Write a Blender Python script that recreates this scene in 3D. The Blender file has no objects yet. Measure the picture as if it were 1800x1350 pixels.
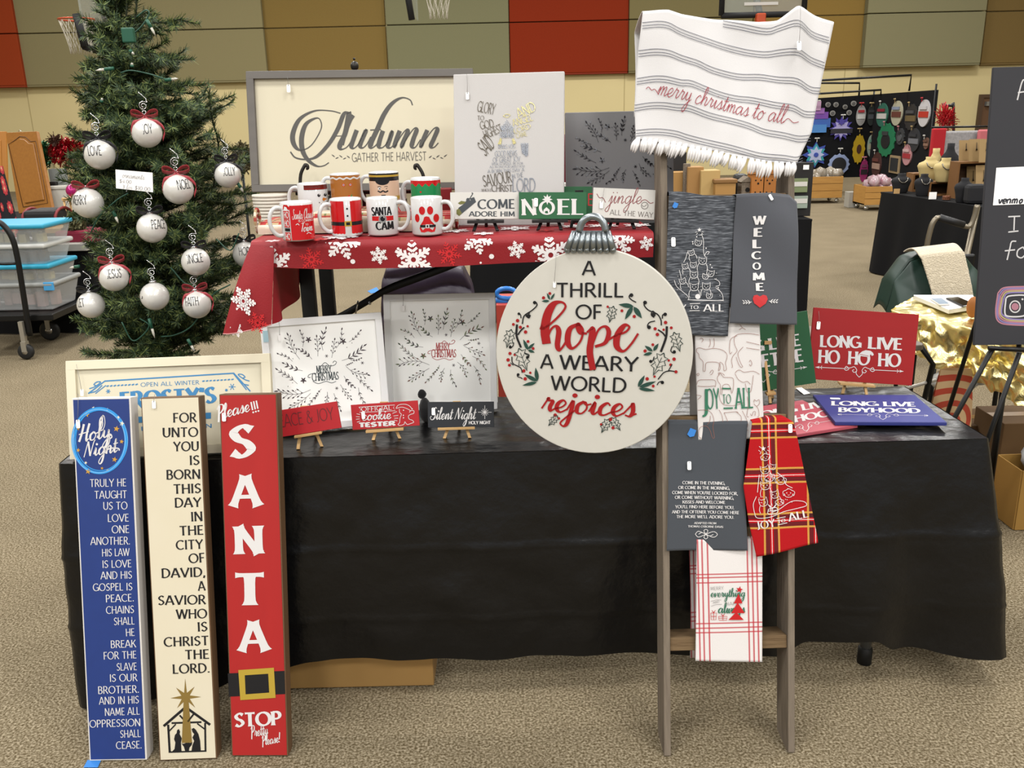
import bpy, bmesh, math, random
from mathutils import Vector as V, Matrix, noise
sin, cos, tan, pi, rad = math.sin, math.cos, math.tan, math.pi, math.radians
sc = bpy.context.scene
col = sc.collection
rng = random.Random(7)

# ---------------------------------------------------------------- camera, world, lamps, exposure
FPX, TH, RO, CH = 1575.0, rad(16.8), rad(1.33), 1.60      # focal length in pixels, pitch, roll, eye height
CAM = V((0, 0, CH))
Ff = V((0, cos(TH), -sin(TH))); U0 = V((0, sin(TH), cos(TH))); R0 = V((1, 0, 0))
cd = bpy.data.cameras.new('camera'); co = bpy.data.objects.new('camera', cd); col.objects.link(co)
cd.sensor_width = 36.0; cd.lens = FPX / 1800 * 36.0; cd.clip_start = 0.05; cd.clip_end = 100
rr = R0 * cos(RO) - U0 * sin(RO); uu = R0 * sin(RO) + U0 * cos(RO)
co.matrix_world = Matrix(((rr.x, uu.x, -Ff.x, CAM.x), (rr.y, uu.y, -Ff.y, CAM.y), (rr.z, uu.z, -Ff.z, CAM.z), (0, 0, 0, 1)))
sc.camera = co
sc.view_settings.view_transform = 'Standard'; sc.view_settings.look = 'None'
sc.view_settings.gamma = 1.0; sc.view_settings.exposure = 0.0; sc.view_settings.use_curve_mapping = False
w = bpy.data.worlds.new('world'); sc.world = w; w.use_nodes = True
w.node_tree.nodes['Background'].inputs[0].default_value = (1.0, 0.98, 0.95, 1)
w.node_tree.nodes['Background'].inputs[1].default_value = 0.48
def lamp(x, y, z, e, sx=1.3, sy=1.3, c=(1.0, 0.978, 0.94)):
    l = bpy.data.lights.new('ceiling_and_fill_lamp', 'AREA'); l.shape = 'RECTANGLE'; l.size = sx; l.size_y = sy
    l.energy = e; l.color = c
    o = bpy.data.objects.new('ceiling_and_fill_lamp', l); col.objects.link(o); o.location = (x, y, z)
    return o
for _x in (-8.5, -2.6, 3.2, 9.0):
    for _y in (-10.0, -4.5, 0.2, 4.9, 10.5, 17.0):  # rearmost row is added fill, to brighten the pictures below the raised table
        lamp(_x, _y, 7.2, 430 if _y < -8 else 290 if _y < -3 else (240 if _y < 6 else 340))

# ---------------------------------------------------------------- rays from photo pixels (to measure where things stand)
def ray(px, py):
    x, y = px - 900.0, py - 675.0
    x1 = x * cos(RO) - y * sin(RO); y1 = x * sin(RO) + y * cos(RO)
    return Ff * FPX + R0 * x1 - U0 * y1
def on_z(px, py, z=0.0):
    d = ray(px, py); return CAM + d * ((z - CH) / d.z)
def on_y(px, py, y):
    d = ray(px, py); return CAM + d * (y / d.y)
def on_plane(px, py, p, n):
    d = ray(px, py); return CAM + d * ((p - CAM).dot(n) / d.dot(n))

# ---------------------------------------------------------------- materials
def lin(c):
    if isinstance(c, str):
        c = tuple(int(c[i:i + 2], 16) / 255 for i in (0, 2, 4))
    return tuple(x / 12.92 if x <= 0.04045 else ((x + 0.055) / 1.055) ** 2.4 for x in c) + (1,)
_M = {}
KALB = dict(wall_paint=1, wall_seam=1, white_gloss_frame=1, white_print_sheet=1.1, black_plastic_film=1, needle_dark=1, needle_light=1, pearl_white_glass=.92, gold_foil=1, white_linen=.97, fringe_yarn=1.0, offwhite_cotton=.92, white_red_check=.95, weathered_wood=.9, tag_card=.95, cardboard=.9, white_print=.9, black_leg_paint=.8, clear_bin_plastic=1)
def sc3(c, k): c = lin(c); return (c[0] * k, c[1] * k, c[2] * k, 1)
def mat(name, c, rough=0.6, metal=0.0, spec=0.4, c2=None, sc_=20.0, amt=0.5, stretch=(1, 1, 1), bump=0.0, bsc=None, alpha=1.0, trans=0.0, sheen=0.0, coat=0.0, det=3.0):
    if name in _M: return _M[name]
    m = bpy.data.materials.new(name); m.use_nodes = True; nt = m.node_tree; b = nt.nodes['Principled BSDF']
    k = KALB.get(name, .74)
    b.inputs['Base Color'].default_value = sc3(c, k); b.inputs['Roughness'].default_value = rough
    b.inputs['Metallic'].default_value = metal; b.inputs['Specular IOR Level'].default_value = spec
    b.inputs['Alpha'].default_value = alpha; b.inputs['Transmission Weight'].default_value = trans
    b.inputs['Sheen Weight'].default_value = sheen; b.inputs['Coat Weight'].default_value = coat
    if c2 or bump:
        tc = nt.nodes.new('ShaderNodeTexCoord'); mp = nt.nodes.new('ShaderNodeMapping')
        mp.inputs['Scale'].default_value = stretch
        nt.links.new(tc.outputs['Object'], mp.inputs['Vector'])
    if c2:
        n = nt.nodes.new('ShaderNodeTexNoise'); n.inputs['Scale'].default_value = sc_; n.inputs['Detail'].default_value = det
        nt.links.new(mp.outputs[0], n.inputs['Vector'])
        r = nt.nodes.new('ShaderNodeValToRGB'); r.color_ramp.elements[0].color = sc3(c, k); r.color_ramp.elements[1].color = sc3(c2, k)
        r.color_ramp.elements[0].position = 0.5 - amt * 0.5; r.color_ramp.elements[1].position = 0.5 + amt * 0.5
        nt.links.new(n.outputs['Fac'], r.inputs[0]); nt.links.new(r.outputs[0], b.inputs['Base Color'])
    if bump:
        n2 = nt.nodes.new('ShaderNodeTexNoise'); n2.inputs['Scale'].default_value = bsc or sc_; n2.inputs['Detail'].default_value = 4
        nt.links.new(mp.outputs[0], n2.inputs['Vector'])
        bp = nt.nodes.new('ShaderNodeBump'); bp.inputs['Strength'].default_value = bump; bp.inputs['Distance'].default_value = 0.01
        nt.links.new(n2.outputs['Fac'], bp.inputs['Height']); nt.links.new(bp.outputs[0], b.inputs['Normal'])
    _M[name] = m; return m

# ---------------------------------------------------------------- mesh builder
class MB:
    def __init__(s): s.v = []; s.f = []; s.m = []; s.s = []
    def add(s, vs, fs, m=0, smooth=False, M=None):
        k = len(s.v)
        s.v.extend((M @ V(p)) if M else V(p) for p in vs)
        for f in fs: s.f.append([i + k for i in f]); s.m.append(m); s.s.append(smooth)
        return s
    def box(s, c, d, m=0, M=None):
        x, y, z = (i / 2 for i in d)
        vs = [V((c[0] + a * x, c[1] + b * y, c[2] + e * z)) for a in (-1, 1) for b in (-1, 1) for e in (-1, 1)]
        return s.add(vs, [(0, 1, 3, 2), (4, 6, 7, 5), (0, 4, 5, 1), (2, 3, 7, 6), (0, 2, 6, 4), (1, 5, 7, 3)], m, False, M)
    def hexa(s, q, t, m=0):
        # quad q (4 world points) given thickness vector t
        vs = [V(p) for p in q] + [V(p) + V(t) for p in q]
        return s.add(vs, [(0, 1, 2, 3), (7, 6, 5, 4), (0, 4, 5, 1), (1, 5, 6, 2), (2, 6, 7, 3), (3, 7, 4, 0)], m)
    def tube(s, pts, r, n=8, m=0, closed=False, M=None, caps=True):
        pts = [V(p) for p in pts]; N = len(pts); vs = []
        rs = r if isinstance(r, (list, tuple)) else [r] * N
        up = None
        for i, p in enumerate(pts):
            a = pts[(i - 1) % N] if (closed or i > 0) else p
            b = pts[(i + 1) % N] if (closed or i < N - 1) else p
            t = (b - a)
            t = t.normalized() if t.length > 1e-9 else V((0, 0, 1))
            if up is None:
                up = t.orthogonal().normalized()
            else:
                up = (up - t * up.dot(t)); up = up.normalized() if up.length > 1e-6 else t.orthogonal().normalized()
            w_ = t.cross(up)
            for k in range(n):
                an = 2 * pi * k / n; vs.append(p + (up * cos(an) + w_ * sin(an)) * rs[i])
        fs = []
        for i in range(N if closed else N - 1):
            j = (i + 1) % N
            for k in range(n): fs.append((i * n + k, i * n + (k + 1) % n, j * n + (k + 1) % n, j * n + k))
        if not closed and caps: fs += [list(range(n))[::-1], [(N - 1) * n + k for k in range(n)]]
        return s.add(vs, fs, m, True, M)
    def lathe(s, prof, n=32, m=0, M=None, smooth=True, cap=False):
        # prof: list of (r, z) about local z
        vs = [(r * cos(2 * pi * k / n), r * sin(2 * pi * k / n), z) for r, z in prof for k in range(n)]
        fs = [(i * n + k, i * n + (k + 1) % n, (i + 1) * n + (k + 1) % n, (i + 1) * n + k) for i in range(len(prof) - 1) for k in range(n)]
        if cap: fs += [list(range(n))[::-1], [(len(prof) - 1) * n + k for k in range(n)]]
        return s.add(vs, fs, m, smooth, M)
    def sphere(s, c, r, n=20, m=0, M=None, sq=(1, 1, 1)):
        k = n // 2
        prof = [(sin(pi * i / k), -cos(pi * i / k)) for i in range(k + 1)]
        vs = [(c[0] + r * sq[0] * a * cos(2 * pi * j / n), c[1] + r * sq[1] * a * sin(2 * pi * j / n), c[2] + r * sq[2] * z) for a, z in prof for j in range(n)]
        fs = [(i * n + j, i * n + (j + 1) % n, (i + 1) * n + (j + 1) % n, (i + 1) * n + j) for i in range(k) for j in range(n)]
        return s.add(vs, fs, m, True, M)
    def prism(s, pts, t, m=0, M=None, ms=None):
        # outline pts (2D, ccw) in local xy, from z=-t to 0
        n = len(pts)
        vs = [(p[0], p[1], 0) for p in pts] + [(p[0], p[1], -t) for p in pts]
        s.add(vs, [list(range(n))], m, False, M); s.add(vs, [list(range(n, 2 * n))[::-1]], m if ms is None else ms, False, M)
        s.add(vs, [(i, n + i, n + (i + 1) % n, (i + 1) % n) for i in range(n)], m if ms is None else ms, False, M)
        return s
    def grid(s, fn, nu, nv, m=0, smooth=True, closed=False):
        vs = [fn(i / nu, j / nv) for j in range(nv + 1) for i in range(nu + 1)]
        fs = [(j * (nu + 1) + i, j * (nu + 1) + i + 1, (j + 1) * (nu + 1) + i + 1, (j + 1) * (nu + 1) + i) for j in range(nv) for i in range(nu)]
        return s.add(vs, fs, m, smooth)

INV = {}
def reg(o, M):
    o.matrix_world = M; INV[o.name] = M.inverted(); return o
def tag(o, label=None, cat=None, group=None, kind=None):
    if label: o['label'] = label
    if cat: o['category'] = cat
    if group: o['group'] = group
    if kind: o['kind'] = kind
    return o
def thing(name, label, cat, M=None, group=None, kind=None):
    o = bpy.data.objects.new(name, None); col.objects.link(o); o.empty_display_size = 0.05
    if M is None: M = Matrix.Identity(4)
    elif not isinstance(M, Matrix): M = Matrix.Translation(V(M))
    reg(o, M); tag(o, label, cat, group, kind); return o
def part(name, mb, mats, parent=None, world=True, bevel=0.0, label=None, seg=2, solid=0.0, bang=0.6):
    me = bpy.data.meshes.new(name)
    I = INV[parent.name] if (parent is not None and world and parent.name in INV) else None
    vs = [I @ p for p in mb.v] if I else mb.v
    me.from_pydata([tuple(p) for p in vs], [], mb.f)
    if not isinstance(mats, (list, tuple)): mats = [mats]
    for m in mats: me.materials.append(m)
    me.polygons.foreach_set('material_index', mb.m); me.polygons.foreach_set('use_smooth', mb.s)
    if bevel:
        bm = bmesh.new(); bm.from_mesh(me)
        bmesh.ops.remove_doubles(bm, verts=bm.verts, dist=1e-6)
        es = [e for e in bm.edges if e.is_manifold and e.calc_face_angle(0) > bang]
        bmesh.ops.bevel(bm, geom=es, offset=bevel, segments=seg, affect='EDGES', profile=0.5, clamp_overlap=True)
        bm.to_mesh(me); bm.free()
    me.update()
    o = bpy.data.objects.new(name, me); col.objects.link(o)
    if parent is not None:
        o.parent = parent
        if parent.name in INV: INV[o.name] = INV[parent.name]
    if solid:
        md = o.modifiers.new('thickness', 'SOLIDIFY'); md.thickness = solid; md.offset = -1
    if label: o['label'] = label
    return o
def single(name, mb, mats, label, cat, group=None, kind=None, at=None, **k):
    # a thing that is one mesh; its origin goes to `at` (or the mean of its lowest points)
    if at is None:
        zs = min(p.z for p in mb.v); lo = [p for p in mb.v if p.z < zs + 0.01]
        at = sum(lo, V()) / len(lo)
    M = Matrix.Translation(V(at))
    mb.v = [p - V(at) for p in mb.v]
    o = part(name, mb, mats, None, **k); o.matrix_world = M; INV[o.name] = M.inverted()
    return tag(o, label, cat, group, kind)

# ---------------------------------------------------------------- boards: a plane with a frame, measured from the photo
class Board:
    def __init__(s, o, ex, lean=0.0, up=None):
        s.o = V(o); s.ex = V(ex).normalized()
        Z = V((0, 0, 1)); hb = Z.cross(s.ex).normalized()
        ey = (up or (Z * cos(lean) + hb * sin(lean)))
        s.n = s.ex.cross(ey).normalized(); s.ey = s.n.cross(s.ex).normalized()
        s.M = Matrix(((s.ex.x, s.ey.x, s.n.x, s.o.x), (s.ex.y, s.ey.y, s.n.y, s.o.y), (s.ex.z, s.ey.z, s.n.z, s.o.z), (0, 0, 0, 1)))
        s.I = s.M.inverted(); s.disp = None
    def px(s, x, y):
        p = s.I @ on_plane(x, y, s.o, s.n); return V((p.x, p.y))
    def P(s, p, e=0.0):
        z = s.disp(p[0], p[1]) if s.disp else 0.0
        return V((p[0], p[1], z + e))
    def size(s, TL, TR, BR):
        a, b, c = s.px(*TL), s.px(*TR), s.px(*BR)
        return c.x, (a.y + b.y) / 2
def board(BL, BR, lean, z=None, y=None):
    a, b = (on_z(*BL, z), on_z(*BR, z)) if z is not None else (on_y(*BL, y), on_y(*BR, y))
    return Board(a, b - a, rad(lean))

# ---------------------------------------------------------------- pen strokes and lettering
def catmull(pts, k=5):
    if len(pts) < 3: return [V(p) for p in pts]
    P = [V(p) for p in pts]; out = []
    for i in range(len(P) - 1):
        p0 = P[i - 1] if i else P[0] * 2 - P[1]; p1, p2 = P[i], P[i + 1]
        p3 = P[i + 2] if i + 2 < len(P) else P[-1] * 2 - P[-2]
        for j in range(k):
            t = j / k
            out.append(0.5 * ((2 * p1) + (p2 - p0) * t + (2 * p0 - 5 * p1 + 4 * p2 - p3) * t * t + (3 * p1 - p0 - 3 * p2 + p3) * t ** 3))
    out.append(P[-1]); return out
def ribbon(pts, wf):
    # 2D polyline to quads; wf(i, dir) -> width
    n = len(pts); vs = []; fs = []
    for i, p in enumerate(pts):
        a = pts[max(i - 1, 0)]; b = pts[min(i + 1, n - 1)]; d = b - a
        d = d.normalized() if d.length > 1e-9 else V((1, 0))
        q = V((-d.y, d.x)) * wf(i, d) * 0.5
        vs += [p + q, p - q]
    for i in range(n - 1): fs.append((2 * i, 2 * i + 1, 2 * i + 3, 2 * i + 2))
    return vs, fs
def dot(c, r, n=10, ry=None):
    return [V((c[0] + r * cos(2 * pi * k / n), c[1] + (ry or r) * sin(2 * pi * k / n))) for k in range(n)], [tuple(range(n))]
def arc(cx, cy, rx, ry, a0, a1, n=12):
    return [(cx + rx * cos(rad(a0 + (a1 - a0) * i / n)), cy + ry * sin(rad(a0 + (a1 - a0) * i / n))) for i in range(n + 1)]
CAP = {
 'A': (.80, [[(.02, 0), (.38, 1)], [(.42, 1), (.78, 0)], [(.15, .32), (.65, .32)]]),
 'B': (.64, [[(.1, 1), (.1, 0)], [(.1, .97), (.3, .97)] + arc(.3, .745, .22, .225, 90, -90, 8) + [(.1, .52)], [(.1, .52), (.32, .52)] + arc(.32, .275, .26, .25, 90, -90, 8) + [(.1, .03)]]),
 'C': (.80, [arc(.47, .5, .42, .47, 48, 312, 20)]),
 'D': (.80, [[(.1, 1), (.1, 0)], [(.1, .97), (.3, .97)] + arc(.3, .5, .44, .47, 90, -90, 14) + [(.1, .03)]]),
 'E': (.56, [[(.1, 1), (.1, 0)], [(.1, .96), (.52, .96)], [(.1, .52), (.46, .52)], [(.1, .04), (.54, .04)]]),
 'F': (.54, [[(.1, 1), (.1, 0)], [(.1, .96), (.52, .96)], [(.1, .5), (.46, .5)]]),
 'G': (.84, [arc(.47, .5, .42, .47, 48, 340, 20), [(.82, .45), (.82, .05)], [(.52, .44), (.84, .44)]]),
 'H': (.78, [[(.1, 1), (.1, 0)], [(.68, 1), (.68, 0)], [(.1, .52), (.68, .52)]]),
 'I': (.22, [[(.11, 1), (.11, 0)]]),
 'J': (.40, [[(.28, 1), (.28, .2)] + arc(.1, .2, .18, .2, 0, -100, 6)]),
 'K': (.70, [[(.1, 1), (.1, 0)], [(.62, 1), (.12, .42)], [(.28, .6), (.68, 0)]]),
 'L': (.54, [[(.1, 1), (.1, 0)], [(.1, .04), (.53, .04)]]),
 'M': (.96, [[(.12, 0), (.16, 1)], [(.16, 1), (.48, .15)], [(.48, .15), (.8, 1)], [(.8, 1), (.85, 0)]]),
 'N': (.80, [[(.1, 0), (.1, 1)], [(.1, 1), (.7, 0)], [(.7, 0), (.7, 1)]]),
 'O': (.94, [arc(.47, .5, .42, .47, 90, 450, 28)]),
 'P': (.62, [[(.1, 1), (.1, 0)], [(.1, .97), (.3, .97)] + arc(.3, .72, .25, .25, 90, -90, 8) + [(.1, .47)]]),
 'Q': (.94, [arc(.47, .5, .42, .47, 90, 450, 28), [(.55, .25), (.9, -.1)]]),
 'R': (.68, [[(.1, 1), (.1, 0)], [(.1, .97), (.3, .97)] + arc(.3, .73, .24, .24, 90, -90, 8) + [(.1, .49)], [(.3, .5), (.66, 0)]]),
 'S': (.60, [catmull([(.54, .86), (.32, .97), (.1, .78), (.2, .57), (.42, .45), (.53, .24), (.3, .03), (.06, .15)], 5)]),
 'T': (.68, [[(.34, 1), (.34, 0)], [(.02, .96), (.66, .96)]]),
 'U': (.78, [[(.1, 1), (.1, .33)] + arc(.39, .33, .29, .3, 180, 360, 12) + [(.68, 1)]]),
 'V': (.78, [[(.02, 1), (.39, 0)], [(.39, 0), (.76, 1)]]),
 'W': (1.1, [[(.02, 1), (.29, 0)], [(.29, 0), (.55, 1)], [(.55, 1), (.81, 0)], [(.81, 0), (1.08, 1)]]),
 'X': (.72, [[(.04, 1), (.68, 0)], [(.66, 1), (.05, 0)]]),
 'Y': (.72, [[(.02, 1), (.36, .48)], [(.70, 1), (.36, .48)], [(.36, .48), (.36, 0)]]),
 '&': (.8, [catmull([(.76, .05), (.25, .7), (.3, .97), (.5, .85), (.15, .4), (.2, .05), (.5, .05), (.72, .45)], 5)]),
 '.': (.22, [[(.11, .12), (.11, 0)]]), ',': (.22, [[(.13, .12), (.06, -.15)]]), "'": (.2, [[(.12, 1), (.08, .72)]]),
 '!': (.22, [[(.11, 1), (.11, .3)], [(.11, .12), (.11, 0)]]), ' ': (.34, []),
 '$': (.60, [catmull([(.54, .86), (.32, .97), (.1, .78), (.2, .57), (.42, .45), (.53, .24), (.3, .03), (.06, .15)], 5), [(.3, 1.1), (.3, -.1)]]),
 '0': (.6, [arc(.3, .5, .26, .47, 90, 450, 20)]), '1': (.3, [[(.04, .8), (.18, 1), (.18, 0)]]),
 '3': (.56, [catmull([(.06, .86), (.28, .97), (.46, .76), (.24, .53), (.48, .3), (.28, .03), (.04, .14)], 5)]), '4': (.6, [[(.44, 0), (.44, 1), (.04, .3), (.58, .3)]]),
}
def caps(text, th=.14, tn=.07, flare=0.0, nib=20.0, track=.08, serif=0.0):
    """lettering in capitals: returns (verts, faces, width) with cap height 1"""
    vs, fs, x = [], [], 0.0; ph = rad(nib); zz = [0]
    for ch in text:
        adv, strokes = CAP.get(ch, CAP[' '])
        for st in strokes:
            P = [V(p) for p in st]
            straight = len(P) == 2
            if straight:
                a, b = P; P = [a + (b - a) * t for t in (0, .05, .14, .3, .7, .86, .95, 1)]
            n = len(P)
            def wf(i, d):
                an = math.atan2(d.y, d.x)
                w_ = math.sqrt((th * sin(an - ph)) ** 2 + (tn * cos(an - ph)) ** 2)
                if flare:
                    e = min(i, n - 1 - i)
                    if straight: w_ *= 1 + flare * (1.0, .55, .12, 0)[min(e, 3)] * (1.0 if abs(d.y) > .5 else .9)
                    elif e < 2 and len(st) > 12 and (P[0] - P[-1]).length > .05: w_ *= 1 + flare * (.8, .4)[e]
                return w_
            v, f = ribbon(P, wf); k = len(vs)
            zz[0] += 1; vs += [V((p.x + x, p.y, zz[0])) for p in v]; fs += [[i + k for i in q] for q in f]
            if serif and straight and abs((P[-1] - P[0]).y) > .6:
                for e in (P[0], P[-1]):
                    if 0.02 < e.y < .98: continue
                    yy = tn * .5 if e.y < .5 else 1 - tn * .5
                    k = len(vs); s_ = serif; zz[0] += 1
                    vs += [V((e.x + a_ * s_ + x, yy + b_ * tn * .5, zz[0])) for a_, b_ in ((-1, -1), (1, -1), (1, 1), (-1, 1))]
                    fs.append([k, k + 1, k + 2, k + 3])
        x += adv + track
    return vs, fs
SCR = {
 'a': (1.2, [[(.85, .85), (.5, 1.0), (.12, .6), (.2, .08), (.5, .05), (.8, .5), (.88, .95), (.88, .3), (1.0, .02), (1.25, .3)]]),
 'b': (.95, [[(0, .2), (.45, 1.5), (.4, 2.1), (.2, 1.9), (.2, .3), (.4, .02), (.75, .3), (.7, .8), (1.0, .8)]]),
 'c': (.9, [[(.75, .8), (.5, 1), (.15, .6), (.2, .1), (.5, .0), (.95, .3)]]),
 'd': (1.2, [[(.8, .85), (.5, 1), (.14, .6), (.25, .05), (.55, .1), (.85, .8), (.95, 2.1), (.88, .3), (1.0, .02), (1.25, .3)]]),
 'e': (.85, [[(0, .25), (.45, .42), (.68, .75), (.45, 1), (.15, .7), (.15, .25), (.45, .0), (.9, .3)]]),
 'f': (.7, [[(0, .2), (.5, 1.6), (.45, 2.1), (.25, 1.8), (.25, -1), (.4, -1.1), (.45, -.3), (.3, .1), (.8, .3)]]),
 'g': (1.05, [[(.8, .85), (.5, 1), (.14, .6), (.25, .08), (.55, .1), (.8, .6), (.85, 1), (.8, -.6), (.5, -1.2), (.25, -.9), (.55, -.3), (1.1, .3)]]),
 'h': (1.05, [[(0, .2), (.45, 1.5), (.4, 2.1), (.2, 1.9), (.18, 0)], [(.18, .1), (.27, .6), (.55, 1), (.74, .8), (.7, .2), (.82, .02), (1.1, .3)]]),
 'i': (.6, [[(0, .2), (.25, 1), (.25, .25), (.4, .02), (.65, .3)]]),
 'j': (.55, [[(0, .2), (.3, 1), (.3, -.7), (.1, -1.15), (-.2, -.9), (.1, -.4), (.6, .25)]]),
 'k': (.95, [[(0, .2), (.45, 1.5), (.4, 2.1), (.2, 1.9), (.18, 0)], [(.2, .4), (.65, 1), (.6, .65), (.3, .55), (.6, .1), (.75, .02), (1.0, .3)]]),
 'l': (.6, [[(0, .2), (.45, 1.5), (.4, 2.1), (.22, 1.9), (.2, .4), (.35, .02), (.65, .3)]]),
 'm': (1.4, [[(0, .3), (.2, .95), (.22, .02)], [(.22, .1), (.3, .65), (.55, 1), (.66, .8), (.63, .02)], [(.63, .1), (.72, .65), (.98, 1), (1.1, .8), (1.08, .2), (1.2, .02), (1.45, .3)]]),
 'n': (1.08, [[(0, .3), (.2, .95), (.22, .02)], [(.22, .1), (.3, .6), (.6, 1), (.75, .8), (.73, .2), (.85, .02), (1.12, .3)]]),
 'o': (1.0, [[(.5, 1), (.15, .65), (.2, .1), (.55, .02), (.8, .45), (.65, .9), (.45, 1)], [(.55, .95), (.75, .75), (1.05, .85)]]),
 'p': (1.0, [[(0, .3), (.25, 1), (.22, -1.2)], [(.24, .2), (.4, .9), (.7, .95), (.8, .5), (.6, .05), (.35, .12)], [(.6, .05), (1.0, .35)]]),
 'r': (.9, [[(0, .2), (.25, .95), (.28, 1.12), (.36, .92), (.65, .88), (.55, .4), (.65, .05), (.95, .3)]]),
 's': (.85, [[(0, .2), (.4, .95), (.45, 1.12), (.62, .45), (.5, .05), (.15, .12)], [(.5, .05), (.9, .3)]]),
 't': (.65, [[(.0, .2), (.32, 1.2), (.32, 1.75), (.25, .3), (.4, .02), (.7, .3)], [(0, 1.15), (.65, 1.2)]]),
 'u': (1.1, [[(0, .3), (.2, 1), (.2, .3), (.38, .02), (.65, .3), (.75, 1), (.75, .25), (.9, .02), (1.15, .3)]]),
 'v': (.95, [[(0, .3), (.2, 1), (.3, .1), (.4, .05), (.7, .7), (.7, .95), (1, .9)]]),
 'w': (1.2, [[(0, .3), (.2, 1), (.2, .2), (.4, .02), (.6, .4), (.65, .95), (.63, .2), (.85, .02), (1.05, .5), (1.05, .95), (1.3, .9)]]),
 'y': (1.05, [[(0, .3), (.2, 1), (.2, .4), (.4, .1), (.68, .4), (.78, 1), (.75, -.6), (.5, -1.2), (.25, -.9), (.55, -.3), (1.1, .3)]]),
 'S': (1.2, [[(1.0, 1.9), (.75, 2.1), (.45, 1.8), (.75, 1.15), (.95, .6), (.7, .05), (.2, .0), (-.1, .4), (.15, .6)]]),
 'N': (1.35, [[(0, 0), (.38, 2.0)], [(.38, 2.0), (.88, .05)], [(.88, .05), (1.15, 1.6), (1.35, 2.1)]]),
 'H': (1.25, [[(.35, 2.1), (.25, 1.0), (.05, 0)], [(1.05, 2.1), (.9, .9), (.95, .0), (1.2, .25)], [(-.1, .9), (1.1, 1.1)]]),
 'P': (1.05, [[(.3, 2.0), (.2, -.4)], [(-.1, 1.5), (.3, 2.1), (.9, 2.0), (.95, 1.4), (.5, .9), (.25, 1.0)]]),
 'T': (1.0, [[(0, 1.9), (1.2, 2.1)], [(.65, 2.0), (.45, 0)]]),
 'C': (1.1, [[(1, 1.6), (.8, 2.1), (.3, 1.6), (.15, .6), (.5, 0), (1.1, .4)]]),
 'O': (1.1, [[(.6, 2.1), (.1, 1.5), (.2, .2), (.7, .1), (1, .9), (.8, 1.9), (.5, 2.0), (.5, 1.3)]]),
 ' ': (.6, []), '!': (.5, [[(.3, 2.1), (.2, .6)], [(.16, .2), (.16, 0)]]),
}
def script(text, th=.2, tn=.07, slant=.28, track=0.0, k=6):
    vs, fs, x = [], [], 0.0; zz = 0
    for ch in text:
        adv, strokes = SCR.get(ch, SCR[' '])
        for st in strokes:
            P = catmull(st, k)
            def wf(i, d): return tn + (th - tn) * max(0.0, -d.y) ** 1.2 if d.y < 0 else tn
            W = [wf(i, (P[min(i + 1, len(P) - 1)] - P[max(i - 1, 0)]).normalized()) for i in range(len(P))]
            W = [sum(W[max(0, i - 2):i + 3]) / len(W[max(0, i - 2):i + 3]) for i in range(len(W))]
            P = [V((p.x + x + p.y * slant, p.y)) for p in P]; zz += 1
            v, f = ribbon(P, lambda i, d: W[i]); q = len(vs)
            vs += [V((p.x, p.y, zz)) for p in v]; fs += [[i + q for i in g] for g in f]
        if ch in 'ij':
            v, f = dot((x + .32 + 1.45 * slant, 1.45), th * .62); q = len(vs); vs += [V((p.x, p.y, 0)) for p in v]; fs += [[i + q for i in g] for g in f]
        x += adv + track
    return vs, fs
def bounds(vs):
    return min(p.x for p in vs), max(p.x for p in vs), min(p.y for p in vs), max(p.y for p in vs)
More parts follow.
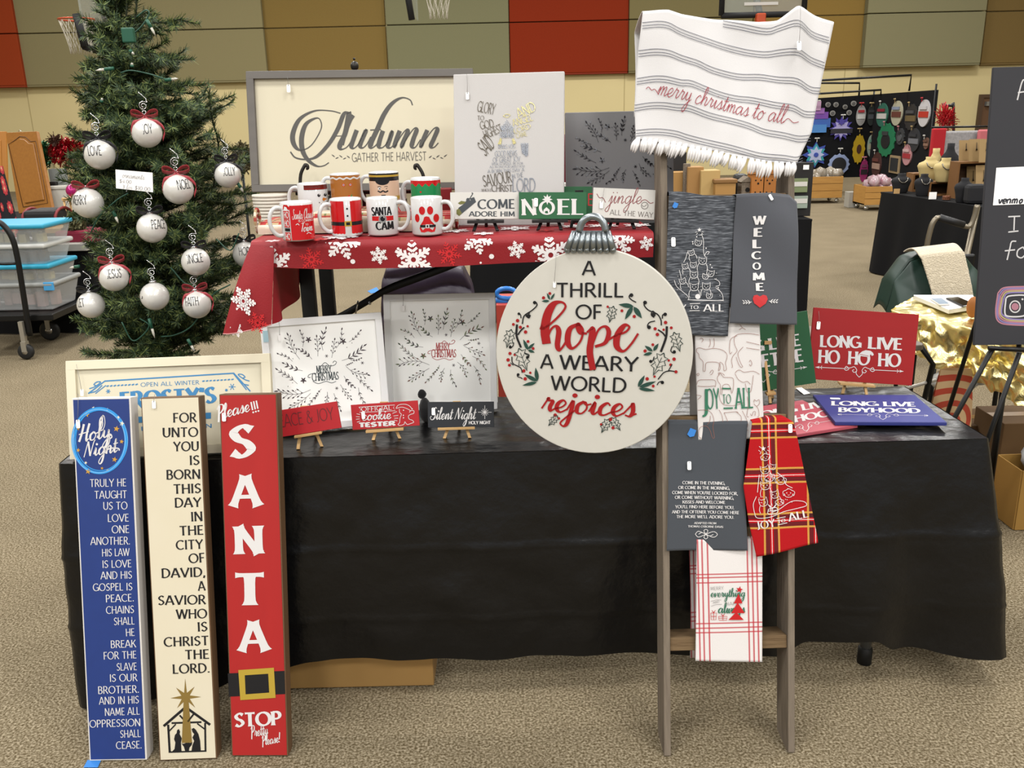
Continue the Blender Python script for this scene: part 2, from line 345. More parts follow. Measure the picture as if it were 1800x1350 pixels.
class Art:
    """flat lettering and drawings gathered for one board; becomes one mesh lying on its face"""
    def __init__(s, b, e=0.0009): s.b = b; s.mb = MB(); s.e = e; s.lift = 0
    def put(s, vs, fs, m=0, lift=0.0):
        s.lift += 1
        e = s.e + lift + (s.lift % 7) * 0.00004
        s.mb.add([s.b.P(p, e + (p.z % 5 * .00005 if len(p) > 2 else 0)) for p in vs], fs, m)
    def fit(s, g, L, R, h, m=0, base=None, lift=0.0):
        """glyphs g so that their ink runs from pixel L to pixel R (bottom line) and is h pixels high; base: the glyph y range that h covers"""
        vs, fs = g; x0, x1, y0, y1 = bounds(vs)
        if base: y0, y1 = base
        a = s.b.px(*L); bx = s.b.px(*R) - a; by = s.b.px(L[0] + (L[1] - R[1]) * -h / max(1, math.hypot(R[0] - L[0], R[1] - L[1])), L[1] - h) - a
        s.put([V((*(a + bx * ((p.x - x0) / (x1 - x0)) + by * ((p.y - y0) / (y1 - y0))), p.z)) for p in vs], fs, m, lift)
    def line(s, pts, wpx, m=0, smooth=True, taper=False, lift=0.0, k=5):
        P = [s.b.px(*p) for p in pts]
        if smooth: P = catmull(P, k)
        u = (s.b.px(901, 675) - s.b.px(900, 675)).length; n = len(P)
        v, f = ribbon(P, (lambda i, d: wpx * u * (1 - .85 * abs(2 * i / (n - 1) - 1) ** 1.5)) if taper else (lambda i, d: wpx * u))
        s.put(v, f, m, lift)
    def pen(s, pts, th, tn, m=0, k=6, lift=0.0):
        P = catmull([s.b.px(*p) for p in pts], k); u = (s.b.px(901, 675) - s.b.px(900, 675)).length; n = len(P)
        W = []
        for i in range(n):
            d = P[min(i + 1, n - 1)] - P[max(i - 1, 0)]; d = d.normalized() if d.length > 0 else V((1, 0)); W.append(tn + (th - tn) * max(0, -d.y) ** 1.3)
        W = [sum(W[max(0, i - 3):i + 4]) / len(W[max(0, i - 3):i + 4]) for i in range(n)]
        v, f = ribbon(P, lambda i, d: W[i] * u); s.put(v, f, m, lift)
    def poly(s, pts, m=0, smooth=False, lift=0.0):
        P = [s.b.px(*p) for p in pts]
        if smooth: P = catmull(P + [P[0]], 4)[:-1]
        s.put(P, [list(range(len(P)))], m, lift)
    def disc(s, c, r, m=0, lift=0.0, ry=None, n=12):
        s.poly([(c[0] + r * cos(2 * pi * k / n), c[1] - (ry or r) * sin(2 * pi * k / n)) for k in range(n)], m, lift=lift)
    def leaf(s, p, q, wpx, m=0, n=6, lift=0.0):
        p, q = V(p), V(q); d = q - p; nn = V((-d.y, d.x)).normalized()
        A = [p + d * (i / n) + nn * wpx * .5 * sin(pi * (i / n) ** .8) for i in range(n + 1)]
        B = [p + d * (i / n) - nn * wpx * .5 * sin(pi * (i / n) ** .8) for i in range(n - 1, 0, -1)]
        s.poly(A + B, m, lift=lift)
    def done(s, parent, mats, name='lettering', label=None):
        return part(name, s.mb, mats, parent, world=False, label=label)

# ================================================================ SETTING
# carpet
def carpet():
    m = bpy.data.materials.new('carpet'); m.use_nodes = True; nt = m.node_tree; b = nt.nodes['Principled BSDF']
    tc = nt.nodes.new('ShaderNodeTexCoord')
    def noi(s, d=4):
        n = nt.nodes.new('ShaderNodeTexNoise'); n.inputs['Scale'].default_value = s; n.inputs['Detail'].default_value = d
        nt.links.new(tc.outputs['Object'], n.inputs['Vector']); return n
    a, c, g = noi(150, 6), noi(3.0, 3), noi(300, 2)
    r = nt.nodes.new('ShaderNodeValToRGB'); e = r.color_ramp.elements
    e[0].position = .34; e[0].color = lin('52462f'); e[1].position = .66; e[1].color = lin('a69a82')
    x = e.new(.5); x.color = lin('7c705a')
    nt.links.new(a.outputs['Fac'], r.inputs[0])
    mx = nt.nodes.new('ShaderNodeMixRGB'); mx.blend_type = 'MULTIPLY'; mx.inputs[0].default_value = .35
    r2 = nt.nodes.new('ShaderNodeValToRGB'); r2.color_ramp.elements[0].position = .3; r2.color_ramp.elements[0].color = (.62, .6, .58, 1); r2.color_ramp.elements[1].position = .7
    nt.links.new(c.outputs['Fac'], r2.inputs[0]); nt.links.new(r.outputs[0], mx.inputs[1]); nt.links.new(r2.outputs[0], mx.inputs[2])
    nt.links.new(mx.outputs[0], b.inputs['Base Color']); b.inputs['Roughness'].default_value = .95; b.inputs['Specular IOR Level'].default_value = .1
    bp = nt.nodes.new('ShaderNodeBump'); bp.inputs['Strength'].default_value = .7; bp.inputs['Distance'].default_value = .012
    nt.links.new(g.outputs['Fac'], bp.inputs['Height']); nt.links.new(bp.outputs[0], b.inputs['Normal'])
    return m
WY = 23.0
f = MB().box((0, 10, -.03), (34, 28, .06)); tag(part('floor', f, carpet()), 'brown grey flecked carpet of the hall', None, kind='structure')
M_wall = mat('wall_paint', 'c8b98a', .8, c2='bfb082', sc_=.6, amt=.9)
M_seam = mat('wall_seam', 'a5966a', .9)
wb = MB().box((0, WY + .15, 4.4), (34, .3, 8.9))
for px in (52, 300, 760, 1097, 1480): 
    x = on_y(px, 190, WY).x; wb.box((x, WY - .002, 1.2), (.02, .006, 2.6), 1)
tag(part('wall_back', wb, [M_wall, M_seam]), 'pale yellow painted hall wall under the acoustic panels', kind='structure')
for nm, x in (('wall_left', -17.1), ('wall_right', 17.1)):
    tag(part(nm, MB().box((x, 10, 4.4), (.2, 28, 8.9)), M_wall), 'pale yellow painted side wall', kind='structure')
# acoustic panels, one object each
zb = on_y(800, 133.5, WY).z
zs = on_y(700, 44.5, WY - .12).z
PAN = [(-230, 39, '9c4020', .30), (41, 469, '8f8662', .20), (470, 682, '87703f', .08), (683, 896, '828061', .20), (897, 1104, '8a3018', .16),
       (1105, 1319, '7f7550', .22), (1320, 1516, '93773f', .08), (1517, 1722, '8d8868', .30), (1723, 2010, '806a40', .10)]
for i, (a, b, c, d) in enumerate(PAN):
    xa, xb = on_y(a, 120, WY - d).x, on_y(b, 120, WY - d).x
    m = mat('panel_fabric_%d' % i, c, .95, spec=.1, c2=c, bump=.25, bsc=60)
    q = MB().box(((xa + xb) / 2, WY - d / 2, (zb + zs) / 2 - .005), (xb - xa, d, zs - zb - .01)).box(((xa + xb) / 2, WY - d / 2, zs + 2.4), (xb - xa, d, 4.78))
    q.box(((xa + xb) / 2, WY - d / 2, zb - .02), (xb - xa, d * .96, .04), 1)
    tag(part('trim_%d' % (i + 1), q, [m, mat('panel_edge_%d' % i, c, .8)], bevel=.012, seg=1), 'fabric covered acoustic panel high on the back wall', kind='structure')
# door at the right
p = on_y(1727, 172, WY - .03); q = MB().box((p.x + .5, WY - .03, p.z / 2), (1.0, .06, p.z), 0)
d1 = part('door_1', q, [mat('door_wood', '6b4d36', .5)]); tag(d1, 'brown exit door with overhead closer', kind='structure')
fr = MB()
for dx, sx in ((-.04, .08), (1.04, .08)): fr.box((p.x + dx, WY - .05, p.z / 2), (sx, .1, p.z))
fr.box((p.x + .5, WY - .05, p.z + .04), (1.16, .1, .08)); part('door_frame', fr, mat('door_frame', '55402f', .5), d1)
part('door_closer', MB().box((p.x + .3, WY - .12, p.z - .14), (.5, .1, .1)), mat('grey_metal', '9a9a98', .4, .6), d1)

# ---------------------------------------------------------------- display table with the black plastic cover
TZ = .73
LF, RF, RB = on_z(105, 818, TZ), on_z(1736, 773, TZ), on_z(1588, 681, TZ)
TB = (RF - LF).normalized(); TN = V((-TB.y, TB.x, 0)); TD = (RB - RF).dot(TN); TL_ = (RF - LF).length
def tpt(u, v, z=TZ): p = LF + TB * u + TN * v; return V((p.x, p.y, z))
RBx = (RB - LF).dot(TB)
M_black = mat('black_plastic_film', '0b0b0c', .30, spec=.36, bump=.55, bsc=12, stretch=(1, 1.6, 1))
t = thing('folding_table', 'long folding table hidden under the black plastic table cover', 'table', tpt(TL_ / 2, TD / 2, 0))
part('tabletop', MB().hexa([tpt(.01, .01, TZ - .012), tpt(TL_ - .01, .01, TZ - .012), tpt(TL_ - .03, TD - .01, TZ - .012), tpt(.01, TD - .01, TZ - .012)], V((0, 0, -.035))), mat('table_laminate', '8a8378', .5), t)
for u in (.28, TL_ - .24):
    for v in (.07, TD - .08):
        l = MB().tube([tpt(u, v, 0.04), tpt(u, v, TZ - .05)], .016, 10); lo = part('leg', l, mat('grey_steel', '8e9092', .4, .7), t)
        part('foot_cap', MB().lathe([(.0, 0), (.021, 0), (.021, .05), (.015, .055)], 12, M=Matrix.Translation(tpt(u, v, 0))), mat('black_rubber', '141414', .6), lo)
# cover: top sheet plus skirt all round, hem heights along the perimeter
PER = [tpt(0, TD), tpt(0, 0), tpt(TL_, 0), tpt(RBx, TD)]
seg = [(PER[i + 1] - PER[i]).length for i in range(3)]; LEN = sum(seg)
def perim(s):
    for i in range(3):
        if s <= seg[i] or i == 2:
            t_ = min(1, s / seg[i]); d = (PER[i + 1] - PER[i]).normalized(); n = V((d.y, -d.x, 0))
            return PER[i].lerp(PER[i + 1], t_), n
        s -= seg[i]
def hem(s):
    a = s - seg[0]; L = seg[1]
    K = [(-1, .16), (-.3, .02), (-.1, .0), (.06, .004), (.25, .03), (.5, .10), (.62, .128), (1.2, .128), (1.75, .11), (1.95, .112), (2.03, .15), (2.2, .165), (2.28, .12), (L, .10), (L + .2, .06), (L + .6, .05)]
    for (x0, y0), (x1, y1) in zip(K, K[1:]):
        if a <= x1: u = (a - x0) / (x1 - x0); u = u * u * (3 - 2 * u); return y0 + (y1 - y0) * u
    return .05
def skirt(u, v):
    s = u * LEN; p, n = perim(s)
    # rounded normals near the two front corners
    for cpos in (seg[0], seg[0] + seg[1]):
        dd = (s - cpos) / .10
        if abs(dd) < 1:
            n0 = perim(cpos - .2)[1]; n1 = perim(cpos + .2)[1]; n = n0.lerp(n1, (dd + 1) / 2).normalized()
    z = TZ + .004 - (TZ - hem(s)) * v
    a = s - seg[0]
    flare = .035 * v + .012 * sin(v * 3.0)
    fold = (.004 + .009 * min(1, max(0, (a - .6) * 3))) * sin(s * 9.0 + 1.3 * sin(s * 2.1)) * v + .007 * sin(s * 23 + 2) * v
    if -.35 < a < .28: flare += .03 * v * max(0, 1 - abs(a + .06) / .2)
    if a > seg[1] - .55: fold += .028 * sin((a - seg[1]) * 15) * v ** 1.2; flare += .02 * v
    if abs(a - seg[1]) < .2: flare += .045 * v * (1 - abs(a - seg[1]) / .2)
    crease = .004 * math.exp(-((z - .47) / .006) ** 2) + .003 * math.exp(-((z - .26) / .006) ** 2)
    wr = .006 * noise.noise(V((s * 5, z * 9, 3))) * min(1, v * 4) + .003 * noise.noise(V((s * 16, z * 14, 9))) * min(1, v * 4)
    return p + n * (flare + fold + crease + wr + .004) + V((0, 0, z - p.z))
def topsheet(u, v):
    a = u * TL_ + (RBx - TL_) * v * u
    p = tpt(a, TD * v)
    h = .0030 * noise.noise(V((a * 5, v * 4, 0))) + .0030 * abs(noise.noise(V((a * 13, v * 9, 5)))) + .0012 * noise.noise(V((a * 34, v * 16, 9)))
    h *= min(1, v * 6, u * 30, (1 - u) * 30)
    return V((p.x, p.y, TZ + .004 + h))
cv = MB().grid(topsheet, 260, 60).grid(skirt, 260, 60)
cover = single('table_cover', cv, M_black, 'black plastic table cover draped over the long display table down to the carpet', 'tablecloth', at=tpt(TL_ / 2, TD / 2))
# cardboard box under the table
a, b = on_y(470, 1204, 2.25), on_y(762, 1190, 2.25)
M_card = mat('cardboard', '9c7a46', .8, c2='8f6d3c', sc_=6, amt=.8)
bx = MB().hexa([V((a.x - .02, 2.255, .004)), V((b.x, 2.255, .004)), V((b.x, 2.62, .004)), V((a.x - .02, 2.62, .004))], V((0, 0, .13)))
t = thing('cardboard_box', 'flat brown cardboard box lying under the black covered table', 'box', V(((a.x + b.x) / 2, 2.46, 0)))
part('carton', bx, M_card, t, bevel=.003); part('packing_tape', MB().box(((a.x + b.x) / 2, 2.46, .1355), (b.x - a.x, .05, .001)), mat('clear_tape', 'b08d56', .25), t)

# ---------------------------------------------------------------- raised table with the snowflake cloth
RZ, RY0, RY1 = 1.307, 2.33, 3.10
rl, rrr = on_y(441, 426, RY0), on_y(1149, 395, RY0)
RZ = rl.z
M_red = mat('red_table_fabric', '9c1f28', .55, spec=.35, c2='931a22', sc_=4, amt=.9, bump=.08, bsc=240)
M_redback = mat('red_fabric_back', 'a0202a', .7, spec=.2)
M_wh = mat('white_print', 'ece6e6', .6); M_lred = mat('bright_red_print', 'd8262c', .55)
t = thing('raised_table', 'black legged table standing behind under the red snowflake cloth', 'table', V(((rl.x + rrr.x) / 2, 2.7, 0)))
part('tabletop', MB().box(((rl.x + rrr.x) / 2, (RY0 + RY1) / 2, RZ - .02), (rrr.x - rl.x - .06, RY1 - RY0 - .02, .03)), mat('dark_laminate', '2a2826', .5), t, bevel=.004)
for px, yy in ((541, 2.86), (575, 3.05)):
    x = on_y(px, 500, yy).x
    for X in (x, rrr.x - (x - rl.x) * .7):
        part('leg', MB().box((X, yy, (RZ - .035) / 2), (.046, .03, RZ - .035)), mat('black_leg_paint', '161616', .45), t, bevel=.004)
def flake(c, r, th=.16, rot=0, ring=True):
    """snowflake outline pieces around c: list of polygons"""
    out = []
    def bar(p, q, w_):
        p, q = V(p), V(q); d = (q - p).normalized(); n = V((-d.y, d.x)) * w_ / 2; out.append([p + n, p - n, q - n, q + n])
    for k in range(6):
        an = rot + pi / 2 + k * pi / 3; d = V((cos(an), sin(an))); w_ = th * r
        bar(V(c) + d * r * .17, V(c) + d * r, w_)
        for s_, l in ((.42, .30), (.68, .24)):
            for sg in (-1, 1):
                e = V((cos(an + sg * 0.95), sin(an + sg * 0.95))); o_ = V(c) + d * r * s_; bar(o_, o_ + e * r * l, w_ * .9)
        if ring:
            an2 = an + pi / 6; bar(V(c) + V((cos(an2), sin(an2))) * r * .2, V(c) + V((cos(an2), sin(an2))) * r * .42, w_ * .8)
    for k in range(12):
        a0, a1 = 2 * pi * k / 12, 2 * pi * (k + 1) / 12; r0, r1 = r * .13, r * .3
        out.append([V(c) + V((cos(x), sin(x))) * y for x, y in ((a0, r0), (a1, r0), (a1, r1), (a0, r1))])
    return out
def clipy(poly, y, keep_below=True):
    res = []
    for i in range(len(poly)):
        a, b = poly[i], poly[(i + 1) % len(poly)]; ia = (a[1] <= y) == keep_below; ib = (b[1] <= y) == keep_below
        if ia: res.append(a)
        if ia != ib: u = (y - a[1]) / (b[1] - a[1]); res.append(V((a[0] + (b[0] - a[0]) * u, y)))
    return res
cl = MB()
ex = V((1, 0, 0))
fb = Board(V((rl.x, RY0 - .004, RZ - .075)), ex, rad(-4))          # the front flap
FH = .075
def fdisp(x, y):
    return .004 * sin(x * 17) * (1 - y / FH) + .010 * (max(0, y - FH + .018) / .018) ** 2 * -1
fb.disp = fdisp
W_ = rrr.x - rl.x
def hemy(x): return .004 + .010 * max(0, 1 - x / .2) - .004 * sin(x * 5) + (.012 * max(0, (x - .62)) if x > .62 else 0)
def flap(u, v):
    x = u * W_; y = hemy(x) + (FH - hemy(x)) * v; return fb.M @ fb.P((x, y))
cl.grid(flap, 120, 12)
cl.grid(lambda u, v: V((rl.x + u * W_, RY0 + .012 + v * (RY1 - RY0), RZ + .003 + .0012 * noise.noise(V((u * 14, v * 7, 1))))), 60, 24)
cl.grid(lambda u, v: (fb.M @ fb.P((u * W_, FH))).lerp(V((rl.x + u * W_, RY0 + .012, RZ + .003)), v), 60, 2)
def put_flakes(board_, specs, clipval=None, M=None):
    for (x, y), r, th, mi, rot in specs:
        for pl in flake((x, y), r, th, rot):
            if clipval is not None: pl = clipy(clipy(pl, clipval), hemy(x) + .001, False) if len(clipy(pl, clipval)) > 2 else []
            if len(pl) >= 3: cl.add([(M or board_.M) @ board_.P(p, .0012 + .0001 * rng.random()) for p in pl], [list(range(len(pl)))], mi)
u_px = (fb.px(701, 440) - fb.px(700, 440)).length
SP = [((484, 466), 34, .15, 1, .1), ((599, 424), 34, .15, 1, .35), ((548, 456), 22, .1, 2, .2), ((666, 449), 16, .16, 1, .1), ((727, 456), 35, .15, 1, .05), ((790, 446), 22, .1, 2, .3),
      ((838, 419), 29, .15, 1, .2), ((908, 439), 16, .16, 1, .25), ((968, 448), 36, .15, 1, .1), ((1090, 420), 26, .15, 1, .4), ((1040, 445), 20, .1, 2, 0), ((1136, 428), 13, .16, 1, .2)]
put_flakes(fb, [(fb.px(*c), r * u_px, th, mi, ro) for c, r, th, mi, ro in SP], FH - .004)
for c, r in (((620, 460), 4.4), ((864, 451), 4.6), ((1105, 438), 4.2), ((458, 484), 4), ((700, 437), 2.5), ((845, 462), 2)):
    p = fb.px(*c); v, fcs = dot(p, r * u_px); cl.add([fb.M @ fb.P(q, .0014) for q in v], fcs, 1)
tb = Board(V((0, 0, RZ + .0045)), ex, up=V((0, 1, 0)))               # flakes lying on the top sheet
put_flakes(tb, [(tb.px(*c), r, .15, mi, ro) for c, r, mi, ro in [((598, 417), .05, 1, .3), ((560, 421), .03, 2, 0), ((665, 413), .03, 1, 0), ((745, 409), .03, 2, 0), ((800, 406), .04, 1, .2), ((905, 402), .045, 1, 0), ((850, 411), .03, 1, 0), ((1010, 398), .04, 1, .1), ((1060, 397), .045, 1, 0), ((960, 405), .025, 2, 0), ((1120, 396), .04, 1, 0), ((480, 424), .02, 1, 0)]])
# corner fold and the end that hangs down at the left
def PY(px, py, y): return on_y(px, py, y)
c_top = [PY(441, 430, RY0 - .007), PY(462, 432, RY0 - .012), PY(482, 436, RY0 - .012)]
c_mid = [PY(416, 500, RY0 - .027), PY(448, 497, RY0 - .037), PY(481, 480, RY0 - .022)]
c_bot = [PY(393, 586, RY0 - .032), PY(430, 583, RY0 - .047), PY(478, 570, RY0 - .027)]
def blend3(A, t_):
    return A[0] * ((1 - t_) * (1 - 2 * t_)) + A[1] * (4 * t_ * (1 - t_)) + A[2] * (t_ * (2 * t_ - 1))
def corner(u, v):
    A = [blend3([c_bot[i], c_mid[i], c_top[i]], v) for i in range(3)]
    p = blend3(A, u); return p + V((0, -.006 * sin(u * 6.3 + 1) * (1 - v), 0))
cl.grid(corner, 16, 20)
e_top = [PY(482, 440, RY0 - .02), V((rl.x + .004, 2.6, RZ)), V((rl.x + .004, 2.93, RZ))]
e_bot = [PY(478, 570, RY0 - .026), PY(508, 541, 2.5), PY(533, 500, 2.86)]
cl.grid(lambda u, v: blend3(e_bot, u).lerp(blend3(e_top, u), v) + V((.012 * sin(u * 11) * (1 - v), 0, 0)), 20, 14, 3)
cl.grid(lambda u, v: (V((rl.x, RY0 + .012 + u * .6, RZ + .003))).lerp(blend3([V((rl.x - .01, RY0 - .01, RZ - .03)), V((rl.x - .03, 2.6, RZ - .15)), V((rl.x - .02, 3.0, RZ - .12))], u), 1 - v), 16, 8)
cb = Board(PY(393, 586, RY0 - .034), PY(478, 574, RY0 - .034) - PY(393, 586, RY0 - .034), rad(2))
for c, r, mi, ro, sq in (((430, 528), 27, 1, .25, .8), ((418, 578), 14, 1, .1, .8), ((455, 566), 20, 2, .2, .9)):
    for pl in flake((0, 0), r * u_px, .16 if mi == 1 else .1, ro):
        o_ = cb.px(*c); cl.add([cb.M @ V((o_.x + q.x * sq, o_.y + q.y, .012)) for q in pl], [list(range(len(pl)))], mi)
hm = [corner(i / 16, 0) for i in range(17)]
cl.tube(hm, .0016, 5, 4)
single('snowflake_tablecloth', cl, [M_red, M_wh, M_lred, M_redback, mat('hem_thread', 'd09a96', .8)], 'red tablecloth with white snowflakes hanging over the raised back table', 'tablecloth', at=V(((rl.x + rrr.x) / 2, 2.6, RZ)))

# ================================================================ SIGNS AND DISPLAYS
def crop(ox, oy, s): return lambda x, y: (ox + x / s, oy + y / s)
M_white = mat('white_paint', 'd6d3cd', .55, spec=.35); M_vinyl = mat('white_vinyl', 'e2dfde', .5, spec=.3)
M_ink = mat('black_vinyl', '17171a', .45, spec=.35); M_redv = mat('red_vinyl', 'c3161c', .45, spec=.35); M_grn = mat('green_vinyl', '1f4a3c', .5)
M_cream = mat('cream_paint', 'e2d9c2', .6, spec=.3, c2='ddd3b8', sc_=9, amt=1)
M_brownwood = mat('walnut_stain', '77593c', .6, c2='5f4630', sc_=14, stretch=(1, .12, 1), amt=.9)
M_pine = mat('pine_wood', 'dcb47c', .6, c2='cfa468', sc_=18, stretch=(1, .2, 1), amt=.9)
M_blackwood = mat('black_wood', '1c1a1a', .5)
M_tag = mat('tag_card', 'f4f2f0', .6); M_string = mat('tag_string', '8d8a86', .8)
def plate(name, B, w, h, t, face, edge, label, cat, parent=None, inset=0.0, group=None, bev=.0015, facename='face', bodyname='board'):
    """a flat board: thing at the frame of B with a body and a painted face"""
    th = parent or thing(name, label, cat, B.M, group)
    part(bodyname, MB().box((w / 2, h / 2, -t / 2 - .0004), (w, h, t - .0008)), edge, th, world=False, bevel=bev)
    if inset is not None:
        part(facename, MB().prism([(inset, inset), (w - inset, inset), (w - inset, h - inset), (inset, h - inset)], .0004, M=Matrix.Translation((0, 0, .0003))), face, th, world=False)
    return th
def price_tag(B, c, label, s0=None, ht=15, rot=0.0, e=.004):
    """white price tag hung on a string over the front of a board; c: its centre, s0: where the string starts"""
    p = B.px(*c); u = (B.px(c[0], c[1] - 1) - p).length; h = ht * u; w_ = h * .46
    M = B.M @ Matrix.Translation(B.P(p, e)) @ Matrix.Rotation(rot, 4, 'Z')
    t = thing('price_tag', label, 'price tag', M)
    out = []
    for cx, cy, a in ((w_ / 2 - w_ * .3, h / 2 - w_ * .3, 0), (-w_ / 2 + w_ * .3, h / 2 - w_ * .3, 90), (-w_ / 2 + w_ * .3, -h / 2 + w_ * .3, 180), (w_ / 2 - w_ * .3, -h / 2 + w_ * .3, 270)):
        out += arc(cx, cy, w_ * .3, w_ * .3, a, a + 90, 4)
    part('tag_card', MB().prism(out, .0008), M_tag, t, world=False)
    hv, hf = dot((0, h * .36), w_ * .12, 8); part('hole', MB().add([V((q.x, q.y, .0002)) for q in hv], hf), mat('tag_hole', '6d6a68', .8), t, world=False)
    if s0:
        q = M.inverted() @ (B.M @ B.P(B.px(*s0), e + .001)); part('string', MB().tube([(0, h * .36, .001), V((0, h * .36, .001)).lerp(q, .5) + V((.001, 0, .001)), q], .0005, 5), M_string, t, world=False)
    return t
# ---------------- three tall signs leaning on the table
cA, cB, cC, cD = crop(60, 600, 3.75), crop(60, 950, 3.375), crop(100, 680, 3.972), crop(250, 1170, 6.667)
LEAN = 13.5
B1 = board((157, 1337.6), (258, 1336), LEAN, z=.003); w, h = B1.size((117.6, 700), (222, 698.7), (258, 1336))
t1 = plate('vertical_sign', B1, w, h, .044, mat('navy_paint', '1b3880', .6, c2='183376', sc_=30, amt=1), mat('sign_white_edge', 'e6e2dc', .6), 'tall navy blue porch sign with white edges and O Holy Night wreath', 'sign', inset=.004)
A = Art(B1)
def lines(A, L, m, kw, h_, cr):
    for tx, l, r in L: A.fit(caps(tx, **kw), cr(*l), cr(*r), h_, m, base=(0, 1))
KW = dict(th=.13, tn=.075, nib=10, track=.07)
lines(A, [('TRULY HE', (370, 960), (608, 955)), ('TAUGHT', (400, 1037), (612, 1033)), ('US TO', (458, 1110), (617, 1107)), ('LOVE', (488, 1190), (625, 1187)), ('ONE', (513, 1265), (628, 1262)), ('ANOTHER.', (372, 1342), (632, 1338))], 0, KW, 13.6, cA)
lines(A, [('HIS LAW', (405, 95), (568, 90)), ('IS LOVE', (408, 163), (578, 158)), ('AND HIS', (395, 230), (582, 225)), ('GOSPEL IS', (350, 300), (584, 295)), ('PEACE.', (428, 367), (592, 360)), ('CHAINS', (428, 435), (594, 430)), ('SHALL', (476, 502), (597, 497)), ('HE', (547, 568), (597, 565)), ('BREAK', (457, 638), (607, 633)), ('FOR THE', (415, 706), (608, 698)), ('SLAVE', (492, 772), (610, 768)), ('IS OUR', (452, 838), (615, 833)), ('BROTHER.', (382, 910), (622, 902)), ('AND IN HIS', (386, 973), (623, 965)), ('NAME ALL', (422, 1040), (627, 1032)), ('OPPRESSION', (330, 1110), (631, 1100)), ('SHALL', (513, 1170), (633, 1165)), ('CEASE.', (487, 1237), (638, 1232))], 0, KW, 13.2, cB)
for k, (rx, ry, ox, oy, wd, m) in enumerate(((190, 228, 0, 0, 3.2, 1), (180, 218, 3, 4, 2.6, 1), (185, 222, -5, 3, 1.6, 2), (172, 214, 6, -4, 1.6, 1), (193, 224, 5, -2, 1.0, 2))):
    A.line([cC(298 + ox + rx * cos(a * pi / 18 + k), 375 + oy + ry * sin(a * pi / 18 + k)) for a in range(37)], wd, m, k=2)
def star5(A, c, r, m, n=5, inner=.42, rot=0.0, ry=None):
    A.poly([(c[0] + (r if i % 2 == 0 else r * inner) * sin(i * pi / n + rot), c[1] - (r if i % 2 == 0 else r * inner) * cos(i * pi / n + rot)) for i in range(2 * n)], m)
for x, y, r, m in ((257, 148, 3.2, 3), (353, 160, 3.6, 3), (210, 193, 5.2, 4), (430, 213, 3.2, 3), (455, 256, 4.6, 3), (417, 293, 5.6, 4), (453, 382, 4.2, 4), (475, 455, 3.0, 4), (150, 442, 4, 4), (150, 290, 4, 4), (203, 530, 3, 3), (220, 590, 5.4, 4), (316, 568, 3, 4), (357, 585, 3.4, 4), (404, 507, 5.2, 4)):
    star5(A, cC(x, y), r, m, rot=.2)
sw = dict(th=.26, tn=.12)
A.fit(script('O', slant=.3, **sw), cC(300, 310), cC(352, 300), 27, 0)
A.fit(script('Holy', **sw), cC(150, 385), cC(382, 352), 14, 0, base=(0, 1)); A.fit(script('Night', **sw), cC(188, 492), cC(438, 452), 13, 0, base=(0, 1))
A.line([cC(345, 345), cC(375, 330), cC(385, 350), cC(370, 362)], 2.2, 0); A.line([cC(340, 445), cC(380, 428), cC(430, 430), cC(437, 445)], 2.2, 0)
A.done(t1, [M_vinyl, mat('cyan_vinyl', '2b97e4', .5), mat('pale_cyan_vinyl', '6fb4ea', .5), mat('cream_star', 'f3e8d0', .5), mat('gold_star', 'd8a544', .45, .3)])
price_tag(B1, (138.4, 745), 'white price tag on the navy holy night sign', (139, 692), 15)

B2 = board((280.7, 1337.6), (381.5, 1333.7), LEAN, z=.003); w, h = B2.size((252, 698), (353.3, 697.6), (381.5, 1333.7))
t2 = plate('vertical_sign', B2, w, h, .044, M_cream, M_brownwood, 'tall cream sign with black lettering and a nativity stable at its foot', 'sign', inset=.003)
A = Art(B2); KW = dict(th=.17, tn=.10, nib=12, track=.1, flare=.3)
lines(A, [('FOR', (917, 535), (1075, 532)), ('UNTO', (848, 632), (1083, 628)), ('YOU', (917, 725), (1087, 720)), ('IS', (1027, 815), (1092, 813)), ('BORN', (873, 910), (1097, 905)), ('THIS', (922, 1005), (1102, 998)), ('DAY', (928, 1095), (1105, 1090)), ('IN', (1037, 1187), (1112, 1183)), ('THE', (962, 1280), (1116, 1273))], 0, KW, 16.6, cA)
lines(A, [('CITY', (842, 55), (1005, 48)), ('OF', (918, 135), (1013, 128)), ('DAVID,', (757, 222), (1018, 213)), ('A', (972, 298), (1020, 295)), ('SAVIOR', (737, 383), (1022, 377)), ('WHO', (840, 465), (1028, 460)), ('IS', (972, 540), (1030, 537)), ('CHRIST', (770, 630), (1035, 620)), ('THE', (898, 705), (1038, 700)), ('LORD.', (823, 790), (1043, 782))], 0, KW, 16.4, cB)
A.poly([cD(*p) for p in ((488, 380), (542, 380), (585, 900), (465, 905))], 1)
tips = ((505, 150), (615, 245), (692, 365), (622, 490), (520, 520), (410, 497), (330, 380), (398, 257))
sp = []
for i, p in enumerate(tips):
    q = tips[(i + 1) % 8]; mx_, my_ = (p[0] + q[0]) / 2, (p[1] + q[1]) / 2; d = math.hypot(mx_ - 510, my_ - 368)
    sp += [cD(*p), cD(510 + (mx_ - 510) / d * 52, 368 + (my_ - 368) / d * 52)]
A.poly(sp, 1)
for p, q, wd in (((518, 478), (252, 708), 30), ((500, 478), (797, 692), 30), ((345, 672), (695, 660), 22), ((518, 500), (518, 665), 26), ((440, 580), (510, 655), 20), ((605, 565), (535, 655), 20), ((305, 690), (324, 1020), 26), ((738, 670), (743, 1005), 22), ((312, 1012), (754, 999), 18), ((318, 765), (395, 685), 16), ((730, 740), (645, 676), 16)):
    A.line([cD(*p), cD(*q)], wd / 6.667, 0, smooth=False)
